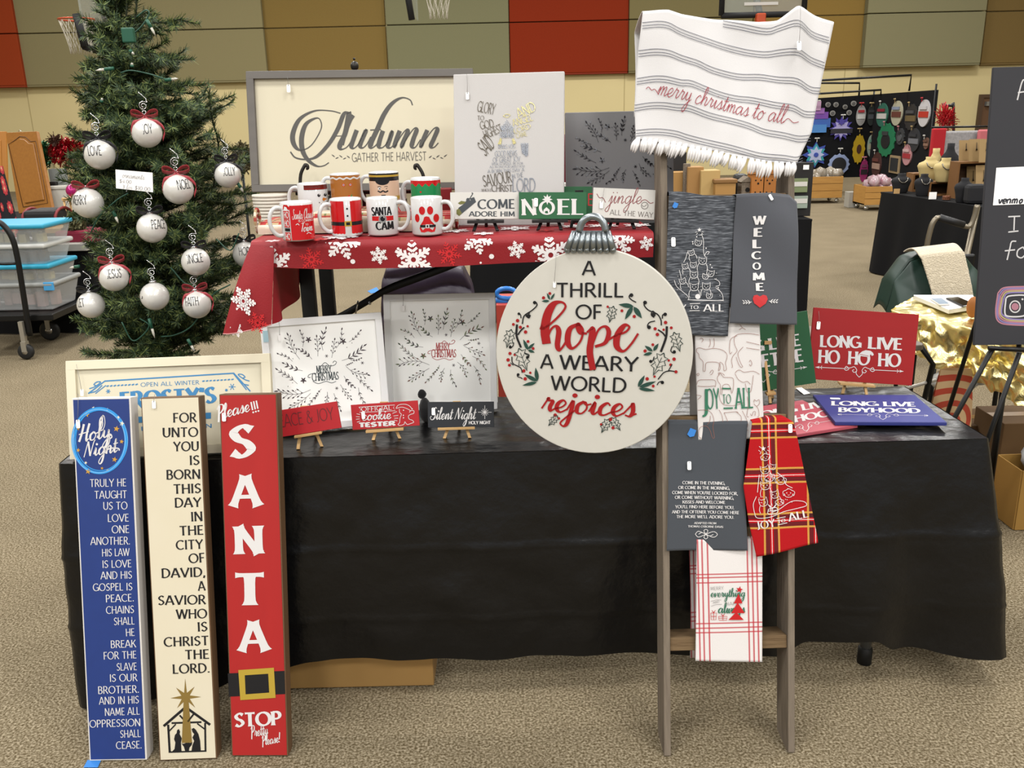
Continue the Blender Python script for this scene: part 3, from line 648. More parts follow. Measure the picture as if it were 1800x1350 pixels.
A.poly([cD(*p) for p in ((430, 740), (445, 770), (440, 800), (465, 850), (455, 900), (462, 1000), (345, 1012), (380, 975), (390, 900), (375, 860), (385, 810), (405, 790), (410, 755))], 0)
A.poly([cD(*p) for p in ((580, 740), (605, 728), (630, 750), (660, 800), (680, 880), (688, 1000), (578, 1003), (590, 930), (610, 880), (590, 840), (610, 800), (590, 775))], 0)
A.poly([cD(*p) for p in ((460, 910), (480, 915), (500, 910), (535, 890), (560, 905), (590, 895), (580, 930), (555, 960), (547, 1003), (505, 1004), (490, 950))], 0)
A.done(t2, [M_ink, mat('gold_foil_star', '94793c', .45, .25)])
price_tag(B2, (271.5, 711), 'white price tag on the cream nativity sign', (273, 693), 14)

B3 = board((407.3, 1329.3), (506.5, 1329), LEAN, z=.003); w, h = B3.size((368, 693.3), (472.8, 692), (506.5, 1329))
M_rpaint = mat('red_sign_paint', 'b32422', .6, spec=.3, c2='a82020', sc_=24, stretch=(1, .2, 1), amt=.9)
t3 = plate('vertical_sign', B3, w, h, .044, M_rpaint, M_brownwood, 'tall red sign with large white letters and a black buckled belt', 'sign', inset=.003)
A = Art(B3); cS = crop(360, 680, 5.625); KW = dict(th=.25, tn=.11, nib=14, flare=.55)
for ch, l, r, hh in (('S', (403, 806.5), (450.5, 806), 61), ('A', (401, 894.5), (465, 893), 61), ('N', (410, 979), (466.5, 977), 58), ('T', (414.7, 1064), (465, 1063), 58), ('A', (416, 1149), (478.5, 1147), 59)):
    A.fit(caps(ch, **KW), l, r, hh, 0)
A.fit(script('Please', th=.3, tn=.12), (382, 738), (441, 722), 11, 0, base=(0, 1))
for x, y in ((466, 150), (492, 142), (518, 136)): A.line([cS(x - 8, y), cS(x + 8, y + 80)], 2.6, 0, False); A.disc(cS(x + 14, y + 102), 1.6, 0)
A.fit(caps('STOP', th=.24, tn=.12, nib=14, flare=.35, track=.06), cD(1085, 718), cD(1640, 692), 24, 0, base=(0, 1))
A.fit(script('Pretty', th=.3, tn=.14), cD(1275, 838), cD(1482, 800), 9, 0, base=(0, 1)); A.fit(script('Please!', th=.3, tn=.14), cD(1405, 935), cD(1638, 890), 8, 0, base=(0, 1))
A.poly([cD(1004, 90), cD(1667, 60), cD(1676, 332), cD(1018, 362)], 1)
A.poly([cD(1128, 50), cD(1545, 22), cD(1565, 375), cD(1152, 402)], 2, lift=.0005); A.poly([cD(1205, 110), cD(1478, 92), cD(1490, 312), cD(1215, 332)], 1, lift=.001)
A.done(t3, [M_vinyl, M_ink, mat('gold_buckle', 'b89c34', .5)])
price_tag(B3, (394.5, 733), 'white price tag on the tall red sign', None, 15)
# ---------------- framed board behind them
FB = board((123, 808), (481, 792), 16, z=TZ + .013); w, h = FB.size((103.5, 636), (474.7, 620), (481, 792))
tF = thing('framed_sign', 'cream framed sign with blue winter lettering standing behind the tall signs', 'sign', FB.M)
M_cr2 = mat('cream_frame', 'e9e0c6', .55, spec=.35)
part('panel', MB().box((w / 2, h / 2, -.012), (w - .01, h - .01, .006)), mat('ivory_panel', 'e3dbc2', .6), tF, world=False)
def frame_rails(t, w, h, fw, m, d=.02, z=0.0, names='frame'):
    q = MB(); q.box((w / 2, h - fw / 2, z - d / 2), (w, fw, d)); q.box((w / 2, fw / 2, z - d / 2), (w, fw, d))
    q.box((fw / 2, h / 2, z - d / 2), (fw, h - 2 * fw, d)); q.box((w - fw / 2, h / 2, z - d / 2), (fw, h - 2 * fw, d))
    return part('frame', q, m, t, world=False, bevel=.0012)
frame_rails(tF, w, h, .024, M_cr2)
A = Art(FB, e=-.0085)
for k in (0,):
    A.line([cA(348, 345), cA(458, 262), cA(1312, 210), cA(1420, 330)], 2.4, 0, False)
    A.line([cA(395, 345), cA(465, 290)], 1.6, 0, False); A.line([cA(1310, 215), cA(1395, 320)], 1.8, 0, False)
    for i in range(9): A.line([cA(468 + i * 24, 298 - i * 1.4), cA(484 + i * 24, 292 - i * 1.4)], 2.2, 0, False)
    for i in range(9): A.line([cA(1102 + i * 24, 264 - i * 1.4), cA(1118 + i * 24, 260 - i * 1.4)], 2.2, 0, False)
    A.fit(caps('OPEN ALL WINTER', th=.11, tn=.1), cA(695, 300), cA(1083, 283), 7.2, 0, base=(0, 1))
    A.fit(caps("FROSTY'S", th=.3, tn=.09, nib=6, serif=.14, track=.1), cA(560, 440), cA(1200, 405), 28, 0, base=(0, 1))
    for cx, cy, sx in ((400, 300, 1), (1370, 250, -1)):
        A.line([cA(cx - 45 * sx, cy + 12), cA(cx - 10 * sx, cy), cA(cx + 30 * sx, cy - 30), cA(cx + 5 * sx, cy - 32), cA(cx - 15 * sx, cy - 15), cA(cx, cy - 8)], 1.8, 0)
        A.line([cA(cx - 40 * sx, cy + 40), cA(cx, cy + 28), cA(cx + 40 * sx, cy - 10)], 1.8, 0)
    for c, r in (((1300, 300), 6), ((480, 330), 4), ((1262, 322), 2.5)):
        for i in range(3):
            a = i * pi / 3; x, y = cA(*c); A.line([(x - r * cos(a), y - r * sin(a)), (x + r * cos(a), y + r * sin(a))], 1.3, 0, False)
    A.fit(caps('BEST IN TOWN', th=.14, tn=.12), cA(700, 590), cA(1165, 570), 7, 0, base=(0, 1))
    A.poly([cA(560, 505), cA(1160, 470), cA(1160, 510), cA(560, 545)], 0)
A.done(tF, [mat('sky_blue_vinyl', '3f88bd', .5)])
price_tag(FB, (145.5, 690), 'price tag hanging from the cream framed winter sign', (136, 640), 12, e=.006)
# blue tape on the carpet
def tape(B, pts, label, e=.002):
    P = [B.px(*p) for p in pts]; q = MB().prism([(p.x, p.y) for p in P], .0006, M=B.M @ Matrix.Translation(B.P(P[0], e)) @ Matrix.Translation((-0, 0, 0)) if False else Matrix.Identity(4))
    q.v = [B.M @ (B.P((p.x, p.y), e + p.z)) for p in q.v]
    return single('tape_piece', q, mat('painter_tape', '2f7fd0', .6), label, 'tape')
GB = Board(V((0, 0, .001)), V((1, 0, 0)), up=V((0, 1, 0)))
tape(GB, ((147, 1350), (154, 1337), (178, 1337), (172, 1350)), 'strip of blue painter tape on the carpet under the navy sign')
tape(GB, ((646, 512), (662, 505), (668, 513), (652, 516)), 'blue tape mark on the far carpet under the snowflake cloth')
# ---------------- white picture frames with sprigs
def sprig(A, p, q, mats, kind, wl=2.2, rs=None):
    r = rs or rng; p, q = V(p), V(q); d = q - p; L = d.length; n = V((-d.y, d.x)).normalized(); bend = (r.random() - .5) * L * .25
    pt = lambda t: p + d * t + n * bend * 4 * t * (1 - t)
    ms = mats if isinstance(mats, (list, tuple)) else [mats]
    A.line([pt(i / 5) for i in range(6)], .55, ms[0], k=2)
    K = max(3, int(L / 9.5))
    for i in range(K + 1):
        t_ = .25 + .75 * i / K; c = pt(min(t_, 1)); u = d.normalized()
        if i == K: A.leaf(c, c + u * L * .16, wl * 1.1, r.choice(ms)); break
        for sg in (-1, 1):
            an = .62 * sg; v = V((u.x * cos(an) - u.y * sin(an), u.x * sin(an) + u.y * cos(an)))
            ll = L * (.24 if kind == 0 else .18)
            if kind == 2: A.line([c, c + v * ll], .5, ms[0], False); A.leaf(c + v * ll * .8, c + v * ll * 1.35, wl, r.choice(ms))
            else: A.leaf(c, c + v * ll, wl if kind == 0 else wl * .6, r.choice(ms))
SPR = [((340, 515), (262, 355), 2), ((360, 430), (343, 325), 1), ((425, 515), (340, 450), 0), ((465, 495), (457, 365), 2), ((500, 455), (520, 310), 0), ((560, 505), (580, 385), 2), ((590, 440), (628, 315), 1), ((630, 525), (780, 425), 0), ((680, 395), (755, 322), 1), ((690, 520), (760, 508), 1),
       ((360, 595), (235, 545), 0), ((290, 530), (195, 480), 1), ((325, 685), (190, 590), 1), ((415, 725), (195, 735), 2), ((660, 565), (805, 620), 2), ((645, 630), (715, 705), 0), ((730, 640), (830, 725), 1), ((620, 690), (690, 785), 2), ((745, 710), (800, 830), 1), ((490, 720), (450, 780), 1), ((415, 750), (280, 845), 2), ((530, 740), (510, 835), 2), ((575, 750), (620, 862), 1), ((470, 760), (400, 850), 1), ((655, 560), (700, 540), 1)]
def wreath_art(A, T, mats, seed, wl=2.2):
    r = random.Random(seed)
    for a, b, k in SPR: sprig(A, T(*a), T(*b), mats, k, wl, r)
    for c in ((400, 380), (640, 392), (365, 660)):
        for i in range(5): x, y = T(*c); an = i * 1.257 + .3; A.leaf((x, y), (x + 6 * cos(an), y + 6 * sin(an)), 2.6, r.choice(mats))
    for c in ((525, 493), (595, 715), (772, 540)):
        x, y = T(*c)
        for i in range(3): an = i * pi / 3; A.line([(x - 3 * cos(an), y - 3 * sin(an)), (x + 3 * cos(an), y + 3 * sin(an))], .7, mats[0], False)
    for i in range(16):
        an = r.random() * 6.28; rr_ = r.uniform(.8, 1.05); A.disc(T(515 + 300 * rr_ * cos(an), 590 + 240 * rr_ * sin(an)), .8, r.choice(mats), n=6)
def merry(A, T, m):
    A.fit(caps('MERRY', th=.17, tn=.07, nib=5, flare=.5, track=.02), T(455, 612), T(562, 605), 13, m, base=(0, 1))
    A.fit(caps('CHRISTMAS', th=.17, tn=.07, nib=5, flare=.5, track=.02), T(425, 667), T(610, 655), 14, m, base=(0, 1))
    A.line([T(490, 560), T(515, 538), T(545, 560), T(580, 555), T(593, 535), T(578, 528), T(568, 540)], .9, m)
    A.line([T(445, 610), T(405, 622), T(398, 640), T(415, 640)], .9, m); A.line([T(430, 668), T(470, 683), T(520, 668), T(560, 678), T(590, 668)], .9, m)
cF = crop(440, 500, 3.913)
M_fr = mat('white_gloss_frame', 'e6e6e6', .28, spec=.5); M_print = mat('white_print_sheet', 'e9e9e6', .3, spec=.45)
M_plum = mat('plum_foil', '4e4248', .4, .3); M_foil = [M_plum, mat('olive_foil', '7c8660', .4, .35), mat('dark_green_foil', '48543c', .4, .35), mat('rose_foil', '8e6a5e', .4, .35)]
def picture(BL, BR, TL, TR, lean, label):
    B = board(BL, BR, lean, z=TZ + .014); w, h = B.size(TL, TR, BR)
    t = thing('picture_frame', label, 'picture', B.M)
    part('print', MB().box((w / 2, h / 2, -.009), (w - .01, h - .01, .004)), M_print, t, world=False)
    frame_rails(t, w, h, .019, M_fr, d=.022, z=.002)
    return B, t, w, h
P1, tp1, w1, h1 = picture((476, 764), (686, 743), (451, 565), (658.5, 548.5), 12, 'white framed sprig print in plum tones, tilted beside the red peace sign')
A = Art(P1, e=-.0064); wreath_art(A, lambda x, y: cF(x, y), [0], 3); merry(A, lambda x, y: cF(x, y), 1); A.done(tp1, [M_plum, mat('dark_teal_vinyl', '20343a', .5)], 'printed_art')
part('reflective_tape', MB().box((.012, h1 - .045, .003), (.014, .032, .0015)), mat('pale_blue_tape', 'bfe4f0', .3), tp1, world=False)
price_tag(P1, (492, 593), 'white price tag on the plum sprig picture', (490, 560), 13, e=.005)
P2, tp2, w2, h2 = picture((681, 722), (874, 719), (677.7, 516.6), (875, 515.8), 10, 'white framed sprig print in green tones with red greeting, beside the round sign')
def T2(x, y):
    dx, dy = x - 510, y - 610; a = .065; return cF(1325 + .925 * (dx * cos(a) - dy * sin(a)), 455 + .925 * (dx * sin(a) + dy * cos(a)))
A = Art(P2, e=-.0064); wreath_art(A, T2, [0, 1, 2, 3], 4); merry(A, T2, 4); A.done(tp2, M_foil + [mat('berry_vinyl', 'b8282e', .5)], 'printed_art')
price_tag(P2, (709, 541), 'white price tag on the green sprig picture', (709, 518), 12, e=.005)
# ---------------- little easels with small signs
def easel(lL, lR, fL, fR, top, z, m, label, back=.09):
    a, b = on_z(*fL, z), on_z(*fR, z); y = (a.y + b.y) / 2 + .004; L, R = on_y(*lL, y), on_y(*lR, y); tp = on_y(*top, y + .036)
    t = thing('tabletop_easel', label, 'easel', V(((a.x + b.x) / 2, y, z)))
    u = (R - L).normalized()
    part('ledge', MB().hexa([L + V((0, -.014, -.003)), R + V((0, -.014, -.003)), R + V((0, .010, -.003)), L + V((0, .010, -.003))], V((0, 0, .007))), m, t, bevel=.0008)
    def stick(p, q, w_=.0085):
        d = (q - p).normalized(); s_ = V((1, 0, 0)) * w_ / 2; f_ = d.cross(V((1, 0, 0))).normalized() * .003
        mb = MB(); vs = [p - s_ - f_, p + s_ - f_, p + s_ + f_, p - s_ + f_]; mb.hexa(vs, q - p); return mb
    for f, e in ((a, -.3), (b, .3)): part('leg', stick(f, tp + V((e * .03, .004, -.03))), m, t, bevel=.0006)
    part('leg', stick(V(((a.x + b.x) / 2, y + back, z)), tp + V((0, .006, -.012))), m, t, bevel=.0006, label='rear prop leg')
    part('crossbar', MB().box(tp + V((0, 0, -.004)), (.022, .006, .010)), m, t)
    return y
def small_sign(BL, BR, TL, TR, y, lean, face, edge, label, t=.007, name='small_sign'):
    B = board(BL, BR, lean, y=y); w, h = B.size(TL, TR, BR)
    s = plate(name, B, w, h, t, face, edge, label, 'sign', inset=.0006, bev=.0008)
    return B, s, w, h
cE = crop(620, 690, 6.43)
M_red2 = mat('scarlet_sign', 'b5232a', .5, spec=.3)
yp = easel((519, 766), (567, 758), (524, 790), (566, 785), (535, 714), TZ + .0045, M_pine, 'natural wood easel under the red peace and joy sign')
BP, sp1, *_ = small_sign((484, 770), (600, 752), (480, 722), (593, 706.5), yp - .011, 12, M_red2, M_red2, 'small red sign with dark outlined letters on a wooden easel')
A = Art(BP); A.fit(caps('PEACE & JOY', th=.08, tn=.05, track=.02), (484, 753), (588, 737), 22, 0, base=(0, 1)); A.done(sp1, [mat('brown_outline', '5c2226', .6)])
price_tag(BP, (488.5, 751.5), 'white price tag on the small red peace sign', None, 15)
yc = easel((644, 757), (710, 752), (656, 774), (703, 771), (675, 707), TZ + .0045, M_pine, 'natural wood easel under the cookie tester sign')
BC, sc1, *_ = small_sign((620, 756), (737.7, 748), (617, 711.6), (735, 704.5), yc - .011, 12, M_red2, M_red2, 'small red cookie tester sign with a gingerbread figure on a wooden easel')
A = Art(BC)
A.line([cE(70, 165), cE(475, 140), cE(460, 170), cE(482, 205), cE(78, 225), cE(95, 190), cE(70, 165)], .8, 0, False)
A.fit(caps('OFFICIAL', th=.11, tn=.09), cE(98, 215), cE(440, 195), 8, 0, base=(0, 1)); A.fit(script('cookie', th=.24, tn=.16, slant=.12), cE(110, 315), cE(440, 295), 10.5, 0, base=(0, 1.2))
A.fit(caps('TESTER', th=.34, tn=.24, serif=.08), cE(75, 393), cE(490, 370), 7.6, 0, base=(0, 1))
for p, q in (((45, 240), (85, 248)), ((38, 272), (80, 275)), ((38, 302), (80, 298)), ((50, 335), (85, 322)), ((450, 235), (500, 215)), ((462, 265), (515, 258)), ((470, 290), (515, 290)), ((465, 310), (505, 320))): A.line([cE(*p), cE(*q)], .9, 0, False)
for L in ([(490, 175), (520, 140), (590, 132), (640, 150), (672, 185)], [(490, 180), (560, 165), (640, 195), (650, 215)], [(528, 185), (530, 225), (550, 245), (535, 290), (530, 340), (512, 360), (535, 372), (580, 358), (590, 330), (615, 360), (650, 352), (690, 335), (672, 312), (640, 300), (630, 265), (660, 245), (690, 235), (690, 205), (655, 205), (640, 225)]):
    A.line([cE(*p) for p in L], .9, 0)
for c in ((575, 200), (573, 257), (575, 285), (672, 185)): A.disc(cE(*c), 1.1, 0)
A.done(sc1, [M_vinyl]); price_tag(BC, (639, 729.7), 'white price tag on the cookie tester sign', None, 13)
ys = easel((770, 752), (835, 750), (781, 771), (826, 770), (803, 706), TZ + .0045, M_pine, 'natural wood easel under the black silent night sign')
BS, ss1, *_ = small_sign((752.3, 751.7), (868.6, 751), (751.8, 706.5), (868, 706.5), ys - .011, 12, mat('charcoal_sign', '23262c', .5), M_blackwood, 'small black silent night sign with a starburst on a wooden easel')
A = Art(BS); A.fit(script('Silent Night', th=.27, tn=.11), cE(875, 305), cE(1400, 300), 10, 0, base=(0, 1)); A.fit(caps('HOLY NIGHT', th=.24, tn=.18, track=.06), cE(1312, 358), cE(1557, 355), 5.6, 0, base=(0, 1))
for i in range(12):
    an = i * pi / 6; r = 12 if i % 3 == 0 else 7; x, y = cE(1493, 222); A.line([(x + 2 * cos(an), y + 2 * sin(an)), (x + r * cos(an), y + r * sin(an) * (1 if i % 6 else 1))], .8, 0, False)
A.disc(cE(1493, 222), 2, 0); A.done(ss1, [M_vinyl]); price_tag(BS, (762, 723), 'white price tag on the black silent night sign', None, 13)

# ================================================================ ON THE RAISED TABLE
def plaid(name, base, stripes, rough=.85, coords='Object', bump=.15):
    """woven check: stripes = (axis 0/1, period, centre, half width, colour, strength) in metres on the part's own axes"""
    m = mat(name, base, rough, spec=.15, bump=bump, bsc=700); nt = m.node_tree; b = nt.nodes['Principled BSDF']
    tc = nt.nodes.new('ShaderNodeTexCoord'); sp = nt.nodes.new('ShaderNodeSeparateXYZ'); nt.links.new(tc.outputs[coords], sp.inputs[0])
    prev = None
    for ax, per, c, hw, colr, st in stripes:
        d = nt.nodes.new('ShaderNodeMath'); d.operation = 'MULTIPLY_ADD'; d.inputs[1].default_value = 1 / per; d.inputs[2].default_value = -c / per + 100.5
        nt.links.new(sp.outputs[ax], d.inputs[0])
        f = nt.nodes.new('ShaderNodeMath'); f.operation = 'FRACT'; nt.links.new(d.outputs[0], f.inputs[0])
        g = nt.nodes.new('ShaderNodeMath'); g.operation = 'COMPARE'; g.inputs[1].default_value = .5; g.inputs[2].default_value = hw / per; nt.links.new(f.outputs[0], g.inputs[0])
        k = nt.nodes.new('ShaderNodeMath'); k.operation = 'MULTIPLY'; k.inputs[1].default_value = st; nt.links.new(g.outputs[0], k.inputs[0])
        mx = nt.nodes.new('ShaderNodeMixRGB'); nt.links.new(k.outputs[0], mx.inputs[0]); mx.inputs[2].default_value = sc3(colr, KALB.get(name, .74))
        if prev: nt.links.new(prev.outputs[0], mx.inputs[1])
        else: mx.inputs[1].default_value = sc3(base, KALB.get(name, .74))
        prev = mx
    nt.links.new(prev.outputs[0], b.inputs['Base Color']); return m
# plaid runner over a low box, carrying the back row of mugs
Yb = 2.535
TOPS = [(on_y(x, y, Yb).x, on_y(x, y, Yb).z - .0975) for x, y in ((519, 322), (582, 305), (653, 302), (730, 312))]
def ztop(x):
    if x <= TOPS[0][0]: return TOPS[0][1]
    for (x0, z0), (x1, z1) in zip(TOPS, TOPS[1:]):
        if x <= x1:
            u = min(1, max(0, ((x - x0) / (x1 - x0) - .45) / .1)); return z0 + (z1 - z0) * u * u * (3 - 2 * u)
    return TOPS[-1][1]
zt = sum(t_[1] for t_ in TOPS) / 4
xa, xb = on_y(456, 400, 2.46).x, on_y(796, 400, 2.46).x
M_plaid = plaid('plaid_runner', 'b39a76', [(0, .05, 0, .008, 'a8222c', .9), (0, .05, .02, .003, '5a6a44', .8), (2, .03, .01, .005, 'a8222c', .8), (1, .05, 0, .009, 'a8222c', .85), (1, .05, .022, .003, 'e8dcc8', .8), (2, .03, .022, .002, 'e8dcc8', .8)])
q = MB(); zb_ = RZ + .0065; ht = zt - zb_
prof = [(2.44, 0)] + [(2.44 + .03 - .03 * cos(rad(a)), .02 + (ht - .02) * sin(rad(a))) for a in range(0, 91, 15)] + [(2.625, ht), (2.638, ht - .02), (2.642, 0)]
def run(u, v):
    i = v * (len(prof) - 1); k = min(int(i), len(prof) - 2); t_ = i - k
    y = prof[k][0] + (prof[k + 1][0] - prof[k][0]) * t_; z = prof[k][1] + (prof[k + 1][1] - prof[k][1]) * t_
    x = xa + u * (xb - xa); n_ = .003 * noise.noise(V((x * 18, y * 20, z * 20))) * (v < .5); z *= (ztop(x) - zb_) / ht
    return V((x, y + n_, zb_ + max(0, z) + (n_ if v < .2 else 0)))
q.grid(run, 60, 22)
for x, s_ in ((xa, -1), (xb, 1)):           # looped ends of the wired ribbon
    for r, o in ((.033, .0), (.026, .02)):
        q.tube([(x + s_ * (.004 + o * .3), 2.465 + o + r * .8 * cos(a * pi / 8), zb_ + r + r * sin(a * pi / 8) * .98) for a in range(16)], .004, 6, closed=True)
single('plaid_runner', q, M_plaid, 'red and tan plaid runner folded over a low box behind the front mugs', 'runner', at=V(((xa + xb) / 2, 2.47, zb_)))
M_cer = mat('white_ceramic', 'dcdbdb', .12, spec=.5, coat=.3); M_mred = mat('mug_red', 'c9131a', .15, spec=.5); M_mblk = mat('mug_black', '17151a', .2); M_gold = mat('mug_gold', 'c7a23c', .3, .2)
M_ging = mat('gingerbread', 'a9692c', .2); M_skin = mat('nutcracker_skin', 'd8b69c', .2); M_mgrn = mat('mug_green', '1f8a50', .2); M_mbrown = mat('mug_maroon', '6b2019', .2); M_orange = mat('carrot_orange', 'd07a1e', .3); M_dred = mat('mug_dark_red', '9a1c1c', .2)
class Cyl:
    def __init__(s, r, h): s.r, s.h, s.mb, s.n = r, h, MB(), 0
    def at(s, x, t, e=0):
        a = math.asin(max(-.999, min(.999, x))); R = s.r + .0004 + e; return V((R * sin(a), -R * cos(a), t * s.h))
    def add(s, vs, fs, m): s.n += 1; s.mb.add([s.at(p[0], p[1], (s.n % 9) * .00007 + (p[2] % 4 * .00004 if len(p) > 2 else 0)) for p in vs], fs, m, True)
    def rect(s, x0, x1, t0, t1, m, top=None, bot=None):
        n = max(4, int(abs(x1 - x0) * 24)); vs = []
        for i in range(n + 1):
            x = x0 + (x1 - x0) * i / n; vs += [(x, bot(x) if bot else t0), (x, top(x) if top else t1)]
        s.add(vs, [(2 * i, 2 * i + 2, 2 * i + 3, 2 * i + 1) for i in range(n)], m)
    def disc(s, x, t, r, m, ry=None, n=14):
        ar = s.r / s.h
        vs = [(x, t)] + [(x + r * cos(2 * pi * k / n), t + (ry or r) * ar * sin(2 * pi * k / n)) for k in range(n)]
        s.add(vs, [(0, 1 + k, 1 + (k + 1) % n) for k in range(n)], m)
    def fan(s, pts, m):
        cx = sum(p[0] for p in pts) / len(pts); cy = sum(p[1] for p in pts) / len(pts); n = len(pts)
        s.add([(cx, cy)] + list(pts), [(0, 1 + k, 1 + (k + 1) % n) for k in range(n)], m)
    def line(s, pts, w_, m, sm=True):
        ar = s.h / s.r; P = [V((p[0], p[1] * ar)) for p in pts]; P = catmull(P, 4) if sm else P
        v, f = ribbon(P, lambda i, d: w_); s.add([(p.x, p.y / ar) for p in v], f, m)
    def text(s, g, x0, x1, t0, t1, m, base=(0, 1)):
        vs, fs = g; a, b, c, d = bounds(vs); c, d = base
        s.add([(x0 + (x1 - x0) * (p.x - a) / (b - a), t0 + (t1 - t0) * (p.y - c) / (d - c), p.z) for p in vs], fs, m)
def mug(cx, by, z, side, label, art, y=None, r=.041, h=.096, hang=20):
    if y: z = ztop(on_y(cx, 350, y).x) + .0015; hang = -24
    if y is None: p = on_z(cx, by, z); p.y += r
    else: p = on_y(cx, by, y); p.z = z
    fwd = math.atan2(p.x, p.y)
    M = Matrix.Translation(V((p.x, p.y, z))) @ Matrix.Rotation(-fwd, 4, 'Z')
    t = thing('mug', label, 'mug', M, 'holiday mugs on the raised table')
    b = MB().lathe([(0, .004), (r * .86, .0005), (r * .94, .0), (r, .004), (r, h - .002), (r - .0015, h), (r - .004, h - .001), (r - .0045, .01), (0, .008)], 40)
    part('cup', b, M_cer, t, world=False)
    a0 = rad(180 + hang if side < 0 else -hang); d = V((cos(a0), sin(a0), 0))
    pts = [d * (r - .002 + x) + V((0, 0, zz)) for x, zz in ((0, h * .84), (.012, h * .87), (.024, h * .82), (.032, h * .66), (.033, h * .48), (.027, h * .28), (.014, h * .15), (0, h * .14))]
    part('handle', MB().tube(catmull(pts, 4), .0052, 10), M_cer, t, world=False)
    c = Cyl(r, h); mats = art(c); part('printed_design', c.mb, mats, t, world=False); return t
def a_town(c):
    c.rect(-.42, .985, .03, .93, 0)
    for tx, t0 in (('HO', .60), ('HO', .38), ('HO', .04)):
        c.rect(-.80, -.47, t0 - .015, t0 + .195, 0); c.text(caps(tx, th=.2, tn=.14, track=.1), -.77, -.5, t0 + .01, t0 + .17, 1)
    c.rect(-.78, -.48, .265, .345, 2); c.rect(-.68, -.57, .275, .335, 1)
    c.fan([(-.82, .82), (-.47, .82), (-.30, .84), (-.27, .80), (-.4, .88), (-.55, .95), (-.75, .95)], 0); c.line([(-.84, .82), (-.5, .82)], .05, 1, False)
    c.text(script('Santa Claus', th=.26, tn=.12), -.30, .96, .58, .70, 1); c.text(caps('IS COMING', th=.15, tn=.1), .06, .93, .50, .56, 1); c.text(caps('TO', th=.15, tn=.1), .45, .62, .40, .45, 1)
    c.text(script('Town', th=.3, tn=.14), .18, .86, .25, .36, 1); c.line([(-.12, .43), (0, .46), (.08, .42)], .04, 1); c.line([(.48, .18), (.6, .21), (.75, .17)], .04, 1)
    return [M_mred, M_vinyl, M_mblk]
def a_suit(c):
    wav = lambda x: .07 + .02 * abs(sin(x * 16))
    c.rect(-.93, -.12, 0, .95, 0, bot=wav); c.rect(.28, .98, 0, .95, 0, bot=wav); c.rect(-.95, .99, .30, .40, 1)
    c.rect(-.14, .30, .28, .42, 2); c.rect(-.04, .20, .31, .39, 1)
    for t in (.56, .75): c.disc(.08, t, .06, 1)
    return [M_mred, M_mblk, M_gold]
def a_cam(c):
    c.text(caps('SANTA', th=.28, tn=.12, nib=0, track=.04), -.68, .58, .55, .77, 0); c.text(caps('CAM', th=.28, tn=.12, nib=0, track=.1), -.48, .66, .17, .38, 0)
    c.rect(-.66, .66, .41, .53, 1); c.disc(-.01, .46, .25, 2); c.disc(-.01, .46, .225, 0); c.disc(-.01, .46, .19, 2); c.disc(-.01, .46, .165, 0); c.line([(.05, .52), (.08, .48)], .03, 2)
    return [M_mblk, M_mred, M_cer]
def a_paw(c):
    for x, t, rx, ry in ((-.62, .47, .14, .26), (-.30, .67, .19, .26), (.20, .67, .19, .26), (.56, .46, .18, .26)): c.disc(x, t, rx, 0, ry)
    c.fan([(-.05, .52), (.12, .50), (.22, .40), (.42, .30), (.50, .20), (.42, .10), (.22, .09), (0, .12), (-.22, .09), (-.42, .10), (-.50, .20), (-.42, .30), (-.26, .40), (-.18, .50)], 0)
    c.rect(-.46, .50, .225, .29, 1); c.rect(-.12, .10, .205, .305, 2); c.rect(-.06, .04, .225, .285, 1)
    return [M_mred, M_mblk, M_cer]
def a_snow(c):
    c.rect(-.56, .97, .83, .96, 0); c.rect(-.56, .97, .845, .862, 1)
    for x in (.38, .80): c.disc(x, .67, .10, 2); c.disc(x + .02, .69, .03, 3)
    c.fan([(.60, .57), (.66, .60), (.90, .55), (.66, .50), (.60, .53)], 4)
    for x, t in ((.38, .47), (.5, .42), (.66, .40), (.8, .42), (.9, .47)): c.disc(x, t, .03, 2)
    return [M_mbrown, M_dred, M_mblk, M_cer, M_orange]
def a_ging(c):
    c.rect(-.97, .99, .02, .96, 0); c.rect(-.97, .99, .83, .9, 1, top=lambda x: .90 + .018 * sin(x * 14), bot=lambda x: .855 + .018 * sin(x * 14))
    for x in (-.12, .32): c.disc(x, .70, .10, 2); c.disc(x, .70, .06, 1); c.disc(x, .70, .035, 3)
    c.line([(-.08, .60), (.1, .54), (.32, .61)], .035, 2)
    c.fan([(-.02, .44), (.18, .38), (-.02, .32)], 4); c.fan([(.38, .44), (.18, .38), (.38, .32)], 4); c.disc(.18, .38, .07, 2)
    for t in (.2, .06): c.disc(.18, t, .08, 2)
    return [M_ging, M_cer, M_mred, M_mblk, M_mgrn]
def a_nut(c):
    c.rect(-.97, .99, .02, .97, 0); c.rect(-.97, .99, .92, .97, 1); c.rect(-.97, .99, .865, .925, 2); c.rect(-.97, .99, .76, .87, 1)
    c.rect(-.55, .35, .6, .8, 1, bot=lambda x: .77 - .12 * math.sqrt(max(0, 1 - ((x + .1) / .46) ** 2)))
    for x in (-.32, .12):
        c.disc(x, .555, .09, 4); c.disc(x + .02, .55, .045, 1); c.line([(x - .12, .60), (x, .615), (x + .12, .60)], .035, 1)
    c.line([(-.44, .49), (-.26, .455), (-.1, .49), (.06, .455), (.24, .49)], .09, 1); c.line([(-.16, .44), (-.02, .44)], .02, 3)
    c.rect(-.22, .06, .12, .38, 1); c.rect(-.97, -.24, .24, .33, 2); c.rect(.1, .99, .24, .33, 2); c.rect(-.97, -.7, .02, .22, 3); c.rect(.5, .99, .02, .22, 3)
    return [M_skin, M_mblk, M_gold, M_dred, M_cer]
